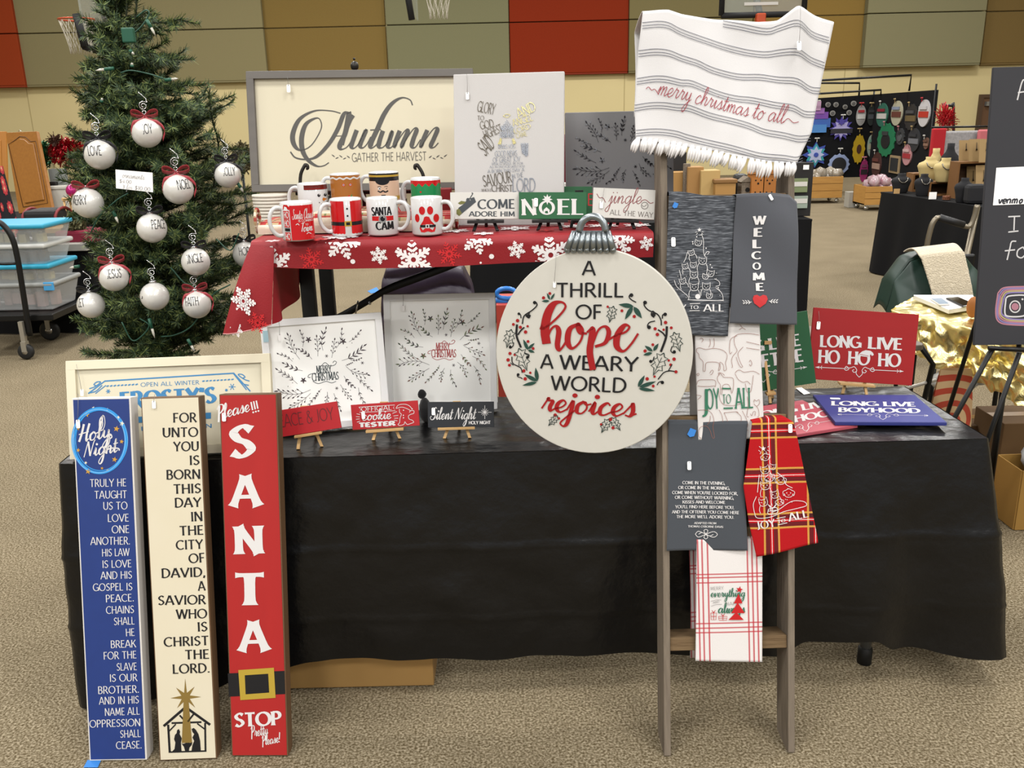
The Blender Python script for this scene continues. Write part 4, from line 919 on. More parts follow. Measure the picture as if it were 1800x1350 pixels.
def a_elf(c):
    c.rect(-.98, .99, .02, .92, 0); c.rect(-.98, .99, .7, .93, 1, bot=lambda x: .76 + .10 * abs(((x * 2.3) % 1) * 2 - 1))
    for t in (.62, .42, .22): c.disc(-.34, t, .06, 1)
    c.rect(-.98, .99, .08, .17, 2); c.rect(-.5, -.2, .06, .19, 3)
    return [M_mgrn, M_mred, M_mblk, M_gold]
zR = RZ + .0065
mug(519.5, 424.5, zR, -1, 'white mug with red wrap and HO HO HO strip, leftmost in the front row', a_town)
mug(606.5, 416.5, zR, -1, 'white mug printed like a red suit with black belt and gold buckle', a_suit)
mug(671, 415, zR, 1, 'white mug with Santa Cam lettering around a camera lens', a_cam)
mug(750, 414.5, zR, 1, 'white mug with a red paw print wearing a belt', a_paw)
zt2 = zt
mug(521, 0, zt2, -1, 'snowman face mug with maroon rim band behind the red wrap mug', a_snow, y=Yb)
mug(583, 0, zt2, -1, 'brown gingerbread face mug with white icing in the back row', a_ging, y=Yb)
mug(655, 0, zt2, -1, 'nutcracker face mug with black and gold hat band in the back row', a_nut, y=Yb)
mug(732, 0, zt2, -1, 'green elf suit mug with red zigzag collar in the back row', a_elf, y=Yb)
# boxes between the mugs and the big boards
def giftbox(px, py, w_, h_, y, m, m2, label, name='gift_box'):
    p = on_y(px, py, y); t = thing(name, label, 'box', V((p.x, p.y, zR)))
    part('carton', MB().box((p.x, p.y, zR + h_ / 2), (w_, .05, h_)), m, t, bevel=.002)
    part('ribbon', MB().box((p.x, p.y, zR + h_ / 2), (.012, .052, h_ + .002)).box((p.x, p.y, zR + h_ * .6), (w_ + .002, .052, .012)), m2, t)
giftbox(697, 380, .06, on_y(697, 331, 2.69).z - zR, 2.69, M_white, M_ink, 'white box with black crossed ribbon behind the green elf mug')
giftbox(773, 380, .075, on_y(773, 331, 2.68).z - zR, 2.68, mat('maroon_box', '8c1720', .5), M_white, 'maroon gift box with white ribbon beside the autumn board')
q = MB(); p = on_y(478, 380, 2.70); hh = on_y(478, 341, 2.70).z - zR
for i in range(9): q.tube([(p.x + .045 * cos(a * pi / 8) * (1 + .1 * i / 8), p.y + .03 * sin(a * pi / 8), zR + hh * (i + .5) / 9) for a in range(16)], hh / 17, 6, closed=True)
single('wicker_basket', q, mat('white_wicker', 'd9d3c6', .8), 'small white woven basket behind the leftmost mugs', 'basket', at=V((p.x, p.y, zR)))
q = MB().box((on_y(553, 350, 2.69).x, 2.69, zR + .05), (.028, .04, .1)); single('dark_tin', q, M_blackwood, 'narrow black tin between snowman and gingerbread mugs', 'tin', bevel=.003)
q = MB().box((on_y(618, 350, 2.69).x, 2.69, zR + .045), (.04, .04, .09)); single('dark_tin', q, M_blackwood, 'black tin between gingerbread and nutcracker mugs', 'tin', bevel=.003)
# big framed autumn board on a metal easel
Ya = 2.74
BA = board((443.8, 337.7), (835, 332.5), 9, y=Ya); w, h = BA.size((423.7, 122.5), (838, 124), (835, 332.5))
tA = thing('autumn_board', 'large cream autumn board with grey wood frame on a dark easel', 'sign', BA.M)
part('panel', MB().box((w / 2, h / 2, -.010), (w - .01, h - .01, .005)), mat('autumn_panel', 'ded6bd', .6, spec=.3), tA, world=False)
frame_rails(tA, w, h, .021, mat('grey_wood_frame', '77726c', .6, c2='625e5a', sc_=20, stretch=(.2, 1, 1), amt=.9), d=.03, z=.006)
cG = crop(400, 100, 4.219)
A = Art(BA, e=-.0068)
A.pen([cG(*p) for p in ((835, 415), (760, 397), (640, 398), (530, 460), (480, 570), (490, 650), (540, 690), (620, 650), (690, 530), (680, 460), (640, 455), (575, 500), (545, 600), (555, 700), (600, 770), (660, 808), (710, 805), (748, 782))], 8.5, 1.8, 0, 8)
A.pen([cG(*p) for p in ((895, 408), (860, 420), (815, 530), (750, 640), (660, 735), (580, 758), (500, 745), (462, 702))], 8, 2.5, 0, 8)
A.pen([cG(*p) for p in ((895, 408), (895, 430), (870, 560), (830, 650), (840, 682), (880, 668), (915, 620), (950, 545))], 9, 1.8, 0, 8)
A.pen([cG(*p) for p in ((930, 430), (905, 470), (870, 560), (845, 650))], 7, 4, 0, 8)
A.line([cG(770, 585), cG(860, 583)], 1.2, 0, False)
A.pen([cG(*p) for p in ((955, 540), (930, 610), (915, 660), (935, 675), (970, 640), (1010, 560), (1025, 540), (1000, 600), (980, 655), (1000, 672), (1030, 645), (1060, 590))], 8, 1.8, 0, 8)
A.pen([cG(*p) for p in ((1370, 355), (1350, 315), (1290, 300), (1220, 340), (1160, 420), (1110, 530), (1060, 640), (1065, 672), (1100, 650), (1135, 590), (1150, 550))], 9, 2, 0, 8)
A.line([cG(1055, 540), cG(1135, 536)], 2, 0, False)
A.pen([cG(*p) for p in ((1150, 545), (1125, 620), (1120, 665), (1150, 668), (1190, 620), (1220, 545), (1200, 610), (1185, 660), (1210, 670), (1245, 620), (1270, 560))], 8, 1.8, 0, 8)
A.pen([cG(*p) for p in ((1275, 545), (1250, 610), (1235, 668), (1280, 590), (1320, 540), (1335, 550), (1300, 630), (1290, 668), (1335, 590), (1380, 530), (1400, 540), (1375, 610), (1365, 660), (1390, 668), (1430, 610))], 8, 1.8, 0, 8)
A.pen([cG(*p) for p in ((1480, 540), (1450, 610), (1432, 668), (1480, 590), (1530, 528), (1555, 535), (1530, 600), (1505, 660), (1530, 668), (1562, 635))], 8, 1.8, 0, 8)
A.fit(caps('GATHER THE HARVEST', th=.085, tn=.075), cG(920, 777), cG(1472, 765), 15.5, 0, base=(0, 1))
for x0, sx in ((905, -1), (1490, 1)):
    for i in range(5): A.leaf(cG(x0 + sx * i * 28, 748 - i * 2), cG(x0 + sx * (i * 28 + 26), 735 + (i % 2) * 30 - 6 - i * 2), 1.8, 0)
A.done(tA, [mat('slate_vinyl', '55534f', .5)], 'lettering')
price_tag(BA, (508, 156), 'white price tag on the big autumn board', (506, 136), 14, e=.006)
te = thing('display_easel', 'dark metal easel with curled hooks holding the autumn board', 'easel', V((on_y(640, 380, 2.8).x, 2.8, zR)))
M_iron = mat('dark_iron', '34312e', .4, .7)
ec = BA.M @ V((w * .47, h, -.03)); 
part('finial', MB().sphere(ec + V((0, .01, .018)), .0125, 14, sq=(1, 1, 1.15)).lathe([(.009, 0), (.009, .006), (.004, .01)], 10, M=Matrix.Translation(ec + V((0, .01, .0)))).sphere(ec + V((0, .01, .038)), .004, 8), M_iron, te)
part('mast', MB().tube([ec + V((0, .012, .01)), ec + V((0, .012, -.3)), V((ec.x, ec.y + .012, zR + .02))], .006, 8), M_iron, te)
for px, sx in ((530, 1), (740, -1)):
    top = on_y(px + 5 * sx, 292, Ya - .045); bas = on_y(px - (2 if sx > 0 else -8), 335, Ya - .05); k = .006
    pts = [V((ec.x + (bas.x - ec.x) * .98, Ya + .04, bas.z - .02)), V((bas.x, Ya - .03, bas.z - .02)), bas, (bas + top) / 2 + V((-.004 * sx, 0, .01)), top, top + V((.004 * sx, 0, .003)), top + V((.009 * sx, 0, .001)), top + V((.009 * sx, 0, -.006)), top + V((.005 * sx, 0, -.006))]
    part('hook', MB().tube(catmull(pts, 4), .0052, 8), M_iron, te)
part('crossbar', MB().tube([on_y(520, 340, Ya + .04), on_y(752, 336, Ya + .04)], .006, 8), M_iron, te)
for dx, dy in ((-.15, -.02), (.15, -.02), (0, .13)): part('leg', MB().tube([V((ec.x, ec.y - .03, zR + .16)), V((ec.x + dx, 2.75 + dy, zR + .004))], .006, 8), M_iron, te)
# canvases
BN = board((799.8, 397), (990.7, 395.5), 9, z=zR + .001); w, h = BN.size((791, 129.6), (987.8, 126.5), (990.7, 395.5))
M_canv = mat('white_canvas', 'cfccca', .75, spec=.2, bump=.12, bsc=900)
tC = plate('canvas_print', BN, w, h, .02, M_canv, M_canv, 'white canvas with a foil angel made of handwritten words', 'picture', inset=None, bev=.002, bodyname='canvas')
cH = crop(780, 100, 4.22); A = Art(BN)
for tx, l, r, hh, m in (('GLORY', (245, 405), (375, 430), 19, 0), ('TO', (250, 470), (300, 470), 8, 0), ('GOD', (275, 540), (375, 520), 14, 0), ('HIGHEST', (310, 610), (440, 555), 14, 0), ('SAID', (312, 740), (385, 660), 22, 0),
                        ('AND', (555, 460), (690, 395), 16, 1), ('ANGEL', (515, 520), (665, 470), 12, 1), ('LORD', (525, 570), (650, 530), 9, 1), ('CAME', (540, 605), (620, 585), 8, 1),
                        ('UNTO YOU', (420, 545), (520, 545), 8, 2), ('FEAR NOT', (415, 600), (525, 600), 9, 2), ('BRING YOU', (405, 680), (530, 680), 7, 2), ('GOOD NEWS', (380, 740), (545, 735), 10, 2), ('OF GREAT JOY', (365, 785), (570, 775), 9, 2), ('WHICH SHALL BE FOR', (355, 803), (590, 797), 4, 2), ('ALL PEOPLE FOR UNTO YOU', (340, 825), (600, 820), 4, 2), ('A BORN THIS DAY A', (325, 862), (600, 850), 6, 2), ('SAVIOUR', (298, 965), (510, 930), 20, 0), ('CHRIST', (355, 1000), (510, 1000), 12, 0), ('LORD', (510, 1002), (680, 1000), 24, 2), ('WHICH IS', (280, 1000), (355, 998), 5, 0), ('IN THE', (510, 905), (590, 890), 8, 2)):
    A.fit(caps(tx, th=.11, tn=.06, nib=25, flare=.3, track=.02), cH(*l), cH(*r), hh, m, base=(0, 1))
A.line([cH(440, 440), cH(465, 425), cH(492, 432), cH(470, 448), cH(442, 440)], 1, 1)
for i in range(5): A.line([cH(575 + i * 12, 640), cH(585 + i * 9, 740 - abs(i - 3) * 8)], 1.6, 2)
for p in (((400, 650), (420, 600), (432, 612), (425, 650)), ((505, 610), (520, 605), (538, 640), (515, 650))): A.poly([cH(*x) for x in p], 1)
for i in range(9): A.line([cH(425 + i * 11, 535 - (5 - abs(i - 4)) * 14), cH(428 + i * 10, 600)], .9, 2)
A.done(tC, [mat('bronze_foil', '5e5648', .3, .6), mat('pale_gold_foil', 'cfc58c', .25, .6), mat('silver_foil', 'a7adb8', .22, .75)])
price_tag(BN, (822, 169), 'price tag hanging on the angel canvas', (821, 131), 13)
BG = Board(V((on_y(996, 385, 2.59).x, 2.59, zR + .001)), V((1, 0, 0)), rad(9)); w, h = BG.size((1007.5, 197.6), (1189, 193), (1184, 381))
M_gcan = mat('grey_canvas', '868688', .7, spec=.25, bump=.1, bsc=900)
tG = plate('canvas_print', BG, w, h, .02, M_gcan, M_gcan, 'grey canvas with shiny black sprigs behind the jingle sign', 'picture', inset=None, bev=.002, bodyname='canvas')
A = Art(BG)
def T3(x, y): return (780 + 1330 / 4.22 + (x - 510) * .255, 100 + 720 / 4.22 + (y - 610) * .21)
wreath_art(A, T3, [0, 0, 1], 6, 2.4); A.fit(script('Merry', th=.2, tn=.1), T3(430, 610), T3(600, 605), 6, 0, base=(0, 1)) if 'M' in SCR else None
A.done(tG, [mat('black_foil', '2c2b30', .25, .6), mat('pewter_foil', '8f9096', .2, .8)], 'printed_art')
# small signs on black easels along the raised table
ye = easel((821.5, 390), (886, 389), (833, 406), (874.5, 405.5), (852, 345), zR, M_blackwood, 'black easel under the come adore him sign')
Bc, sC, *_ = small_sign((791.8, 385.4), (911, 384.8), (791, 337.7), (912, 338), ye - .011, 12, M_white, M_white, 'small white come adore him sign with an angel blowing a trumpet')
A = Art(Bc); A.fit(caps('COME', th=.2, tn=.09, nib=12, flare=.2), cH(250, 1128), cH(525, 1125), 16.5, 0, base=(0, 1)); A.fit(caps('ADORE HIM', th=.18, tn=.11, nib=12, flare=.15), cH(185, 1183), cH(527, 1183), 8.6, 0, base=(0, 1))
A.poly([cH(*p) for p in ((172, 1060), (195, 1065), (240, 1075), (205, 1105), (150, 1150), (115, 1180), (95, 1165), (110, 1120), (150, 1090))], 0); A.poly([cH(*p) for p in ((105, 1085), (130, 1068), (165, 1075), (150, 1090), (120, 1095))], 1)
A.poly([cH(*p) for p in ((95, 1135), (115, 1125), (135, 1160), (115, 1180), (95, 1165))], 1); A.disc(cH(180, 1060), 3.2, 0); A.line([cH(190, 1055), cH(215, 1015), cH(207, 1010)], 1.5, 0); A.poly([cH(195, 1050), cH(225, 1040), cH(240, 1075), cH(205, 1080)], 0)
A.done(sC, [mat('slate_ink', '3a4046', .5), mat('olive_gold', '6c6a34', .4, .3)])
yn = easel((935, 389), (998, 388), (945.5, 404.5), (986.5, 404), (968, 345), zR, M_blackwood, 'black easel under the green noel sign')
M_dgreen = mat('forest_sign', '24603a', .55, spec=.3)
Bn, sN, *_ = small_sign((912, 385), (1031, 385), (914, 337.7), (1033, 337.7), yn - .011, 12, M_dgreen, M_dgreen, 'small green noel sign with a star and stable inside the O')
A = Art(Bn); KW = dict(th=.2, tn=.075, nib=8, serif=.13)
for ch, l, r in (('N', (577, 1175), (690, 1172)), ('E', (840, 1172), (935, 1172)), ('L', (945, 1172), (1035, 1172))): A.fit(caps(ch, **KW), cH(*l), cH(*r), 28, 0, base=(0, 1))
A.fit(caps('O', th=.19, tn=.1, nib=0), cH(705, 1172), cH(825, 1172), 25, 0); star5(A, cH(768, 1058), 9.5, 0, 8, .5); A.poly([cH(*p) for p in ((740, 1150), (740, 1135), (762, 1115), (785, 1135), (785, 1160), (775, 1160), (770, 1142), (752, 1145), (750, 1160))], 0)
A.done(sN, [M_vinyl]); price_tag(Bn, (942, 356), 'white price tag on the green noel sign', None, 15)
Bq, sQ, *_ = small_sign((975, 376), (1040.7, 376), (991.6, 326.8), (1048, 328.7), 2.52, 12, M_dgreen, M_dgreen, 'dark green sign with red letters mostly behind the noel sign')
A = Art(Bq); A.fit(caps('E', th=.12, tn=.1), cH(1070, 1105), cH(1108, 1105), 22, 0); A.done(sQ, [M_redv])
easel((1006, 389), (1018, 389), (1004, 400), (1020, 400), (1018, 335), zR, M_blackwood, 'black easel behind the noel sign, under the dark green sign')
yj = easel((1058, 388), (1122, 389), (1070.5, 402.5), (1115, 402), (1092, 336), zR, M_blackwood, 'black easel under the white jingle sign')
Bj, sJ, *_ = small_sign((1041, 382), (1150, 386.5), (1048.5, 328.7), (1154, 335), yj - .011, 12, M_white, M_white, 'small white jingle all the way sign next to the ladder')
A = Art(Bj); A.fit(script('jingle', th=.11, tn=.08), cH(1195, 1085), cH(1470, 1090), 13, 0, base=(0, 1)); A.fit(caps('ALL THE WAY', th=.1, tn=.06, flare=.3), cH(1230, 1170), cH(1552, 1192), 9, 1, base=(0, 1))
A.line([cH(1135, 1015), cH(1155, 1045), cH(1180, 1045), cH(1200, 1080)], 1, 0); A.line([cH(1460, 1070), cH(1495, 1060), cH(1530, 1085), cH(1555, 1080)], 1, 0)
A.line([cH(1490 + 25 * cos(a * pi / 8), 1103 + 25 * sin(a * pi / 8)) for a in range(17)], .9, 1, k=2); A.line([cH(1470, 1100), cH(1485, 1110), cH(1505, 1095)], .8, 1)
A.done(sJ, [mat('rose_ink', '8d3c40', .5), mat('taupe_ink', '6d6560', .5)]); price_tag(Bj, (1057, 360), 'clear edged price tag on the white jingle sign', (1062, 330), 13)
# ---------------- big round ornament sign on the front of the table
OB = Board(on_z(1045, 797, .745), V((cos(rad(14)), -sin(rad(14)), 0)), rad(3))
tO = thing('ornament_sign', 'large round white ornament sign with hope lettering and metal cap', 'sign', OB.M)
pts = [OB.px(1045 + 173 * cos(a * pi / 48), 617 - 180 * sin(a * pi / 48)) for a in range(96)]
y0 = min(p.y for p in pts); pts = [(p.x, p.y - y0) for p in pts]
part('disc', MB().prism(pts, .016), mat('ornament_white', 'd8d5cc', .5, spec=.35, c2='d3d0c6', sc_=40, amt=1), tO, world=False, bevel=.002)
cO, cP = crop(860, 360, 3), crop(820, 400, 5)
A = Art(OB, e=.0016); KW = dict(th=.135, tn=.12, nib=10)
for tx, l, r in (('A', (488, 370), (563, 372)), ('THRILL', (357, 487), (707, 487)), ('OF', (455, 602), (593, 602)), ('A', (268, 862), (340, 864)), ('WEARY', (368, 866), (787, 879)), ('WORLD', (322, 975), (722, 990))):
    A.fit(caps(tx, **KW), cO(*l), cO(*r), 25, 0, base=(0, 1))
for P, th in (([(650, 870), (690, 880), (800, 790), (870, 700), (840, 655), (770, 670), (715, 760), (690, 900), (705, 1020)], 15), ([(705, 1000), (740, 900), (785, 865), (812, 910), (800, 1030), (820, 1075), (870, 1010), (900, 930)], 9), ([(990, 845), (910, 890), (890, 1000), (930, 1060), (1000, 1000), (1025, 900), (985, 848), (1000, 920), (1060, 930)], 10),
              ([(1060, 920), (1110, 885), (1095, 1000), (1085, 1100), (1112, 1250)], 11), ([(1110, 1020), (1160, 900), (1220, 868), (1252, 920), (1220, 1010), (1130, 1045)], 8), ([(1215, 1005), (1310, 950), (1400, 915), (1432, 872), (1390, 858), (1330, 940), (1322, 1040), (1380, 1085), (1450, 1020), (1510, 930)], 11)):
    A.pen([cP(*p) for p in P], th, 3.6, 1, 8, lift=.0004)
A.fit(script('rejoices', th=.3, tn=.13, slant=.15), cO(272, 1085), cO(778, 1120), 21, 1, base=(0, 1))
def holly(c, sz, ang):
    P = [(0, 1), (.18, .72), (.5, .72), (.3, .42), (.55, .15), (.3, .02), (.5, -.35), (.2, -.42), (0, -1), (-.2, -.42), (-.5, -.35), (-.3, .02), (-.55, .15), (-.3, .42), (-.5, .72), (-.18, .72), (0, 1)]
    R = lambda p: (c[0] + sz * (p[0] * cos(ang) - p[1] * sin(ang)), c[1] - sz * (p[0] * sin(ang) + p[1] * cos(ang)))
    A.line([R(p) for p in P], 1.5, 2, False); A.line([R((0, -.9)), R((0, .6))], 1, 2, False)
    for s_ in (-1, 1):
        for t in (-.3, .15): A.line([R((0, t)), R((s_ * .25, t + .22))], .8, 2, False)
for c, s_, a in (((105, 705), 17, -.25), ((178, 815), 21, .35), ((990, 722), 18, .3), ((893, 840), 22, -.45), ((645, 577), 15, -.25), ((337, 1138), 12, -.75), ((612, 1165), 14, -.5), ((668, 1155), 14, .6)): holly(cO(*c), s_, a)
for p, q, w_ in (((205, 765), (180, 708), 6), ((205, 760), (240, 728), 5), ((205, 765), (240, 778), 5), ((255, 928), (245, 858), 7), ((255, 930), (185, 893), 7), ((252, 935), (175, 952), 6), ((762, 535), (682, 525), 8), ((757, 535), (716, 605), 8), ((762, 537), (805, 598), 9), ((320, 500), (305, 465), 4), ((325, 500), (346, 465), 4), ((318, 506), (277, 508), 4.5), ((862, 772), (820, 742), 6), ((866, 770), (893, 730), 6), ((860, 780), (812, 792), 5.5), ((785, 960), (820, 898), 7), ((790, 962), (880, 930), 7), ((788, 968), (875, 980), 6)):
    A.leaf(cO(*p), cO(*q), w_, 3)
for P, w_ in (([(147, 630), (145, 690), (168, 752)], 3.6), ([(152, 685), (165, 665), (186, 645)], 2.4), ([(120, 800), (125, 835), (165, 858), (175, 885)], 1.8), ([(112, 832), (128, 845)], 1.4), ([(937, 640), (932, 700), (905, 775)], 3.6), ([(890, 658), (915, 675), (930, 695)], 2.4), ([(890, 920), (920, 885), (950, 875), (978, 878)], 1.8), ([(945, 875), (965, 840)], 1.6),
              ([(175, 628), (185, 585), (225, 557), (252, 530), (245, 512), (236, 518)], 2), ([(155, 572), (166, 580), (168, 598)], 1.6), ([(215, 572), (200, 572), (195, 585), (210, 596), (218, 580)], 1.8), ([(820, 512), (818, 530), (840, 555), (885, 575), (905, 605), (908, 635)], 2), ([(880, 575), (862, 560), (855, 580), (870, 594)], 1.8), ([(930, 578), (915, 580), (913, 600)], 1.8), ([(875, 612), (845, 620), (835, 640), (848, 652)], 1.8), ([(745, 470), (738, 485), (750, 500), (775, 514)], 1.8), ([(130, 725), (125, 745), (108, 755), (112, 740)], 1.6), ([(185, 780), (210, 790), (205, 805), (195, 800)], 1.6), ([(150, 890), (150, 905), (170, 912), (175, 918)], 1.6), ([(965, 745), (958, 770), (975, 782), (980, 768)], 1.6), ([(885, 950), (895, 935), (915, 930), (912, 942)], 1.6), ([(870, 800), (862, 822), (848, 820)], 1.6)):
    A.line([cO(*p) for p in P], w_, 0)
for x, y, r in ((240, 515, 3), (157, 574, 2.4), (207, 585, 3.4), (822, 515, 3.4), (866, 580, 3.8), (928, 577, 3.2), (843, 645, 3.4), (750, 476, 3.4), (112, 750, 2.6), (203, 803, 2.6), (153, 895, 2.6), (976, 775, 3), (913, 936, 3), (852, 825, 2.8)): A.disc(cO(x, y), r, 0)
for i, (x, y) in enumerate(((150, 610), (128, 630), (165, 645), (203, 640), (192, 670), (205, 720), (110, 783), (135, 790), (100, 817), (107, 845), (183, 875), (217, 885), (190, 917), (700, 558), (765, 588), (625, 537), (930, 620), (960, 648), (875, 653), (920, 658), (887, 683), (863, 737), (822, 770), (947, 820), (975, 813), (957, 843), (985, 880), (872, 905), (833, 917), (865, 955), (653, 1175), (590, 1157), (348, 1108), (320, 467), (287, 490), (368, 1125), (640, 1130), (232, 757))):
    A.disc(cO(x, y), (3.1, 2.6, 2.9, 2.2)[i % 4], 1)
A.done(tO, [M_ink, mat('hope_red', 'a60f15', .45), mat('holly_line', '1d3430', .5), mat('holly_green', '1f473c', .5)])
M_galv = mat('galvanised_metal', 'aab2b6', .3, .85, c2='8a9296', sc_=60, amt=.8)
q = MB(); u = (OB.px(901, 400) - OB.px(900, 400)).length
for i in range(8):
    a, b = OB.px(*cO(447 + i * 25.5, 142)), OB.px(*cO(412 + i * 34.5, 236)); q.tube([V((a.x, a.y, -.004)), V((b.x, b.y, .004))], [5 * u, 6.2 * u], 10); q.sphere((b.x, b.y, .004), 6.2 * u, 10)
a = [OB.px(*cO(*p)) for p in ((432, 138), (634, 138), (662, 238), (408, 238))]
q.prism([(p.x, p.y) for p in a][::-1], .012, M=Matrix.Translation((0, 0, -.002)))
part('metal_cap', q, M_galv, tO, world=False)
part('hanging_loop', MB().tube([V((*OB.px(*cO(*p)), -.004)) for p in catmull([(472, 140), (485, 100), (510, 72), (545, 62), (580, 72), (603, 100), (614, 140)], 4)], 6.2 * u, 12), M_galv, tO, world=False)
price_tag(OB, (975, 500), 'clear price tag on the round ornament sign', (978, 446), 11)

# ================================================================ LADDER WITH TOWELS
LB = board((1173.5, 1329), (1391, 1323), 16.4, z=.003)
M_grey_wood = mat('weathered_wood', '85796a', .8, spec=.15, c2='544b42', sc_=16, stretch=(5, .5, 5), amt=.9, bump=.3, bsc=30)
M_brn_wood = mat('brown_weathered_wood', '8a7355', .8, spec=.15, c2='5b4732', sc_=14, stretch=(.5, 5, 5), amt=.9, bump=.3, bsc=30)
tL = thing('blanket_ladder', 'weathered grey wooden ladder leaning on the table, hung with towels', 'ladder', LB.M)
LH = LB.px(1391, 30).y
def rail(xs, label=None):
    b, t_ = LB.px(xs[0], 1326), LB.px(xs[1], 300); w_ = .0175; e = b + (t_ - b) * (LH / (t_.y - b.y))
    q = MB(); vs = [(b.x - w_ / 2, 0, 0), (b.x + w_ / 2, 0, 0), (b.x + w_ / 2, 0, -.098), (b.x - w_ / 2, 0, -.098)] + [(e.x + dx, LH, z) for dx, z in ((-w_ / 2, 0), (w_ / 2, 0), (w_ / 2, -.098), (-w_ / 2, -.098))]
    q.add(vs, [(0, 3, 2, 1), (4, 5, 6, 7), (0, 1, 5, 4), (1, 2, 6, 5), (2, 3, 7, 6), (3, 0, 4, 7)])
    part('rail', q, M_grey_wood, tL, world=False, bevel=.0018); return b.x, e.x
xl0, xl1 = rail((1173.5, 1167)); xr0, xr1 = rail((1391.5, 1391))
def rung(ypx, hh=.034):
    y = LB.px(1280, ypx).y; f = y / LH; a, b = xl0 + (xl1 - xl0) * f + .009, xr0 + (xr1 - xr0) * f - .009
    part('rung', MB().box(((a + b) / 2, y, -.049), (b - a, hh, .082)), M_brn_wood, tL, world=False, bevel=.002); return y
RUNG = {k: rung(k) for k in (62, 352, 545, 742, 940, 1132)}
def edge_fn(pts):
    P = [LB.px(*p) for p in pts]; L = [0]
    for a, b in zip(P, P[1:]): L.append(L[-1] + (b - a).length)
    def f(v):
        s_ = v * L[-1]
        for i in range(len(P) - 1):
            if s_ <= L[i + 1] or i == len(P) - 2: return P[i].lerp(P[i + 1], (s_ - L[i]) / (L[i + 1] - L[i]))
    return f
def towel(label, left, right, mats, disp, over=.05, back=.25, z0=.006, top=None, nu=44, nv=56, zback=-.104, group=None, name='towel', cover_z=None, bend=True, backmat=0):
    """cloth hung over a rung: front sheet between its left and right edges (top to bottom), the roll over the rung, and the back layer"""
    B = Board(LB.o, LB.ex, up=LB.ey); B.disp = lambda x, y: z0 + disp(x, y)
    l, r = edge_fn(left), edge_fn(right); tp = edge_fn(top) if top else None
    t = thing(name, label, 'towel', LB.M, group)
    q = MB()
    def front(u, v):
        a, b = l(1 - v), r(1 - v); p = a.lerp(b, u)
        if tp and v > .0:
            k = max(0, (v - .55) / .45) ** 1.0; tt = tp(u); base = l(0).lerp(r(0), u); p = p + (tt - base) * k
        z = B.disp(p.x, p.y)
        return V((p.x, p.y, z))
    q.grid(front, nu, nv)
    tops = [front(i / nu, 1) for i in range(nu + 1)]
    def roll(u, v):
        i = u * nu; k = min(int(i), nu - 1); p = tops[k].lerp(tops[k + 1], i - k); zf = p.z
        if v < .4:
            a = v / .4 * pi; zm = (zf + zback) / 2; rad_ = (zf - zback) / 2
            return V((p.x, p.y + .010 * sin(a), zm + rad_ * cos(a)))
        d = (v - .4) / .6; return V((p.x + .004 * sin(u * 9 + d * 3) + (l(1) - l(0)).x * d * .3, p.y - back * d, zback - .004 * d * (1 + sin(u * 12))))
    q.grid(roll, nu, 22, backmat)
    part('cloth', q, mats, t, world=False, solid=.0016)
    return B, t
W = lambda s_, a, b: (lambda x, y: a * noise.noise(V((x * s_, y * s_ * .5, b))))
HG = 'towels hung on the ladder'
X0 = LB.px(1280, 700).x
# white heather towel with cats
def d_cat(x, y): return .005 * noise.noise(V((x * 9, y * 4, 2))) + .003 * sin(x * 30 + 1) * max(0, (y - RUNG[352] + .12) / .12) + .004
def heather():
    m = mat('grey_heather_weave', '4b4d52', .9, spec=.1); nt = m.node_tree; b = nt.nodes['Principled BSDF']
    tc = nt.nodes.new('ShaderNodeTexCoord'); mp = nt.nodes.new('ShaderNodeMapping'); mp.inputs['Scale'].default_value = (26, 520, 26); nt.links.new(tc.outputs['Object'], mp.inputs[0])
    n = nt.nodes.new('ShaderNodeTexNoise'); n.inputs['Scale'].default_value = 1.6; n.inputs['Detail'].default_value = 3; nt.links.new(mp.outputs[0], n.inputs['Vector'])
    r = nt.nodes.new('ShaderNodeValToRGB'); e = r.color_ramp.elements; e[0].position = .40; e[0].color = lin('2c2e32'); e[1].position = .70; e[1].color = lin('7c7f85'); x = e.new(.55); x.color = lin('484b50')
    nt.links.new(n.outputs['Fac'], r.inputs[0]); nt.links.new(r.outputs[0], b.inputs['Base Color']); return m
cT, cU, cV = crop(1140, 320, 4.5), crop(1140, 560, 5.625), crop(1140, 720, 2.934)
Bt, tt = towel('grey heather towel with a white pile of cats shaped as a tree', [(1174, 344), (1170, 470), (1166, 588)], [(1291, 350), (1284, 470), (1277.5, 591.5)], [heather()], d_cat, back=.20, z0=.008, top=[(1174, 341), (1200, 341), (1240, 347), (1291, 349)])
A = Art(Bt, e=.0022)
def cat(A, c, s_, m=0, body=True, ears=1, a=0.0):
    R = lambda x, y: (c[0] + s_ * (x * cos(a) - y * sin(a)), c[1] + s_ * (x * sin(a) + y * cos(a)))
    if ears: A.line([R(*p) for p in ((-.9, .1), (-.85, -.95), (-.4, -.55), (.4, -.55), (.85, -.95), (.9, .1))], .9, m, False)
    else:
        A.line([R(*p) for p in ((-.7, -.5), (-1.15, -.2), (-1.0, .5), (-.75, .2))], .9, m); A.line([R(*p) for p in ((.7, -.5), (1.15, -.2), (1.0, .5), (.75, .2))], .9, m); A.line([R(*p) for p in ((-.7, -.45), (0, -.8), (.7, -.45))], .9, m)
    A.line([R(*p) for p in ((-.9, .1), (-.6, .65), (0, .8), (.6, .65), (.9, .1))], .9, m)
    for x in (-.38, .38): A.disc(R(x, -.02), s_ * .11, m, n=6)
    A.line([R(-.2, .3), R(0, .42), R(.2, .3)], .6, m)
    if body: A.line([R(*p) for p in ((-.85, .6), (-1.15, 1.4), (-1.1, 2.2))], .9, m); A.line([R(*p) for p in ((.85, .6), (1.15, 1.4), (1.1, 2.2))], .9, m)
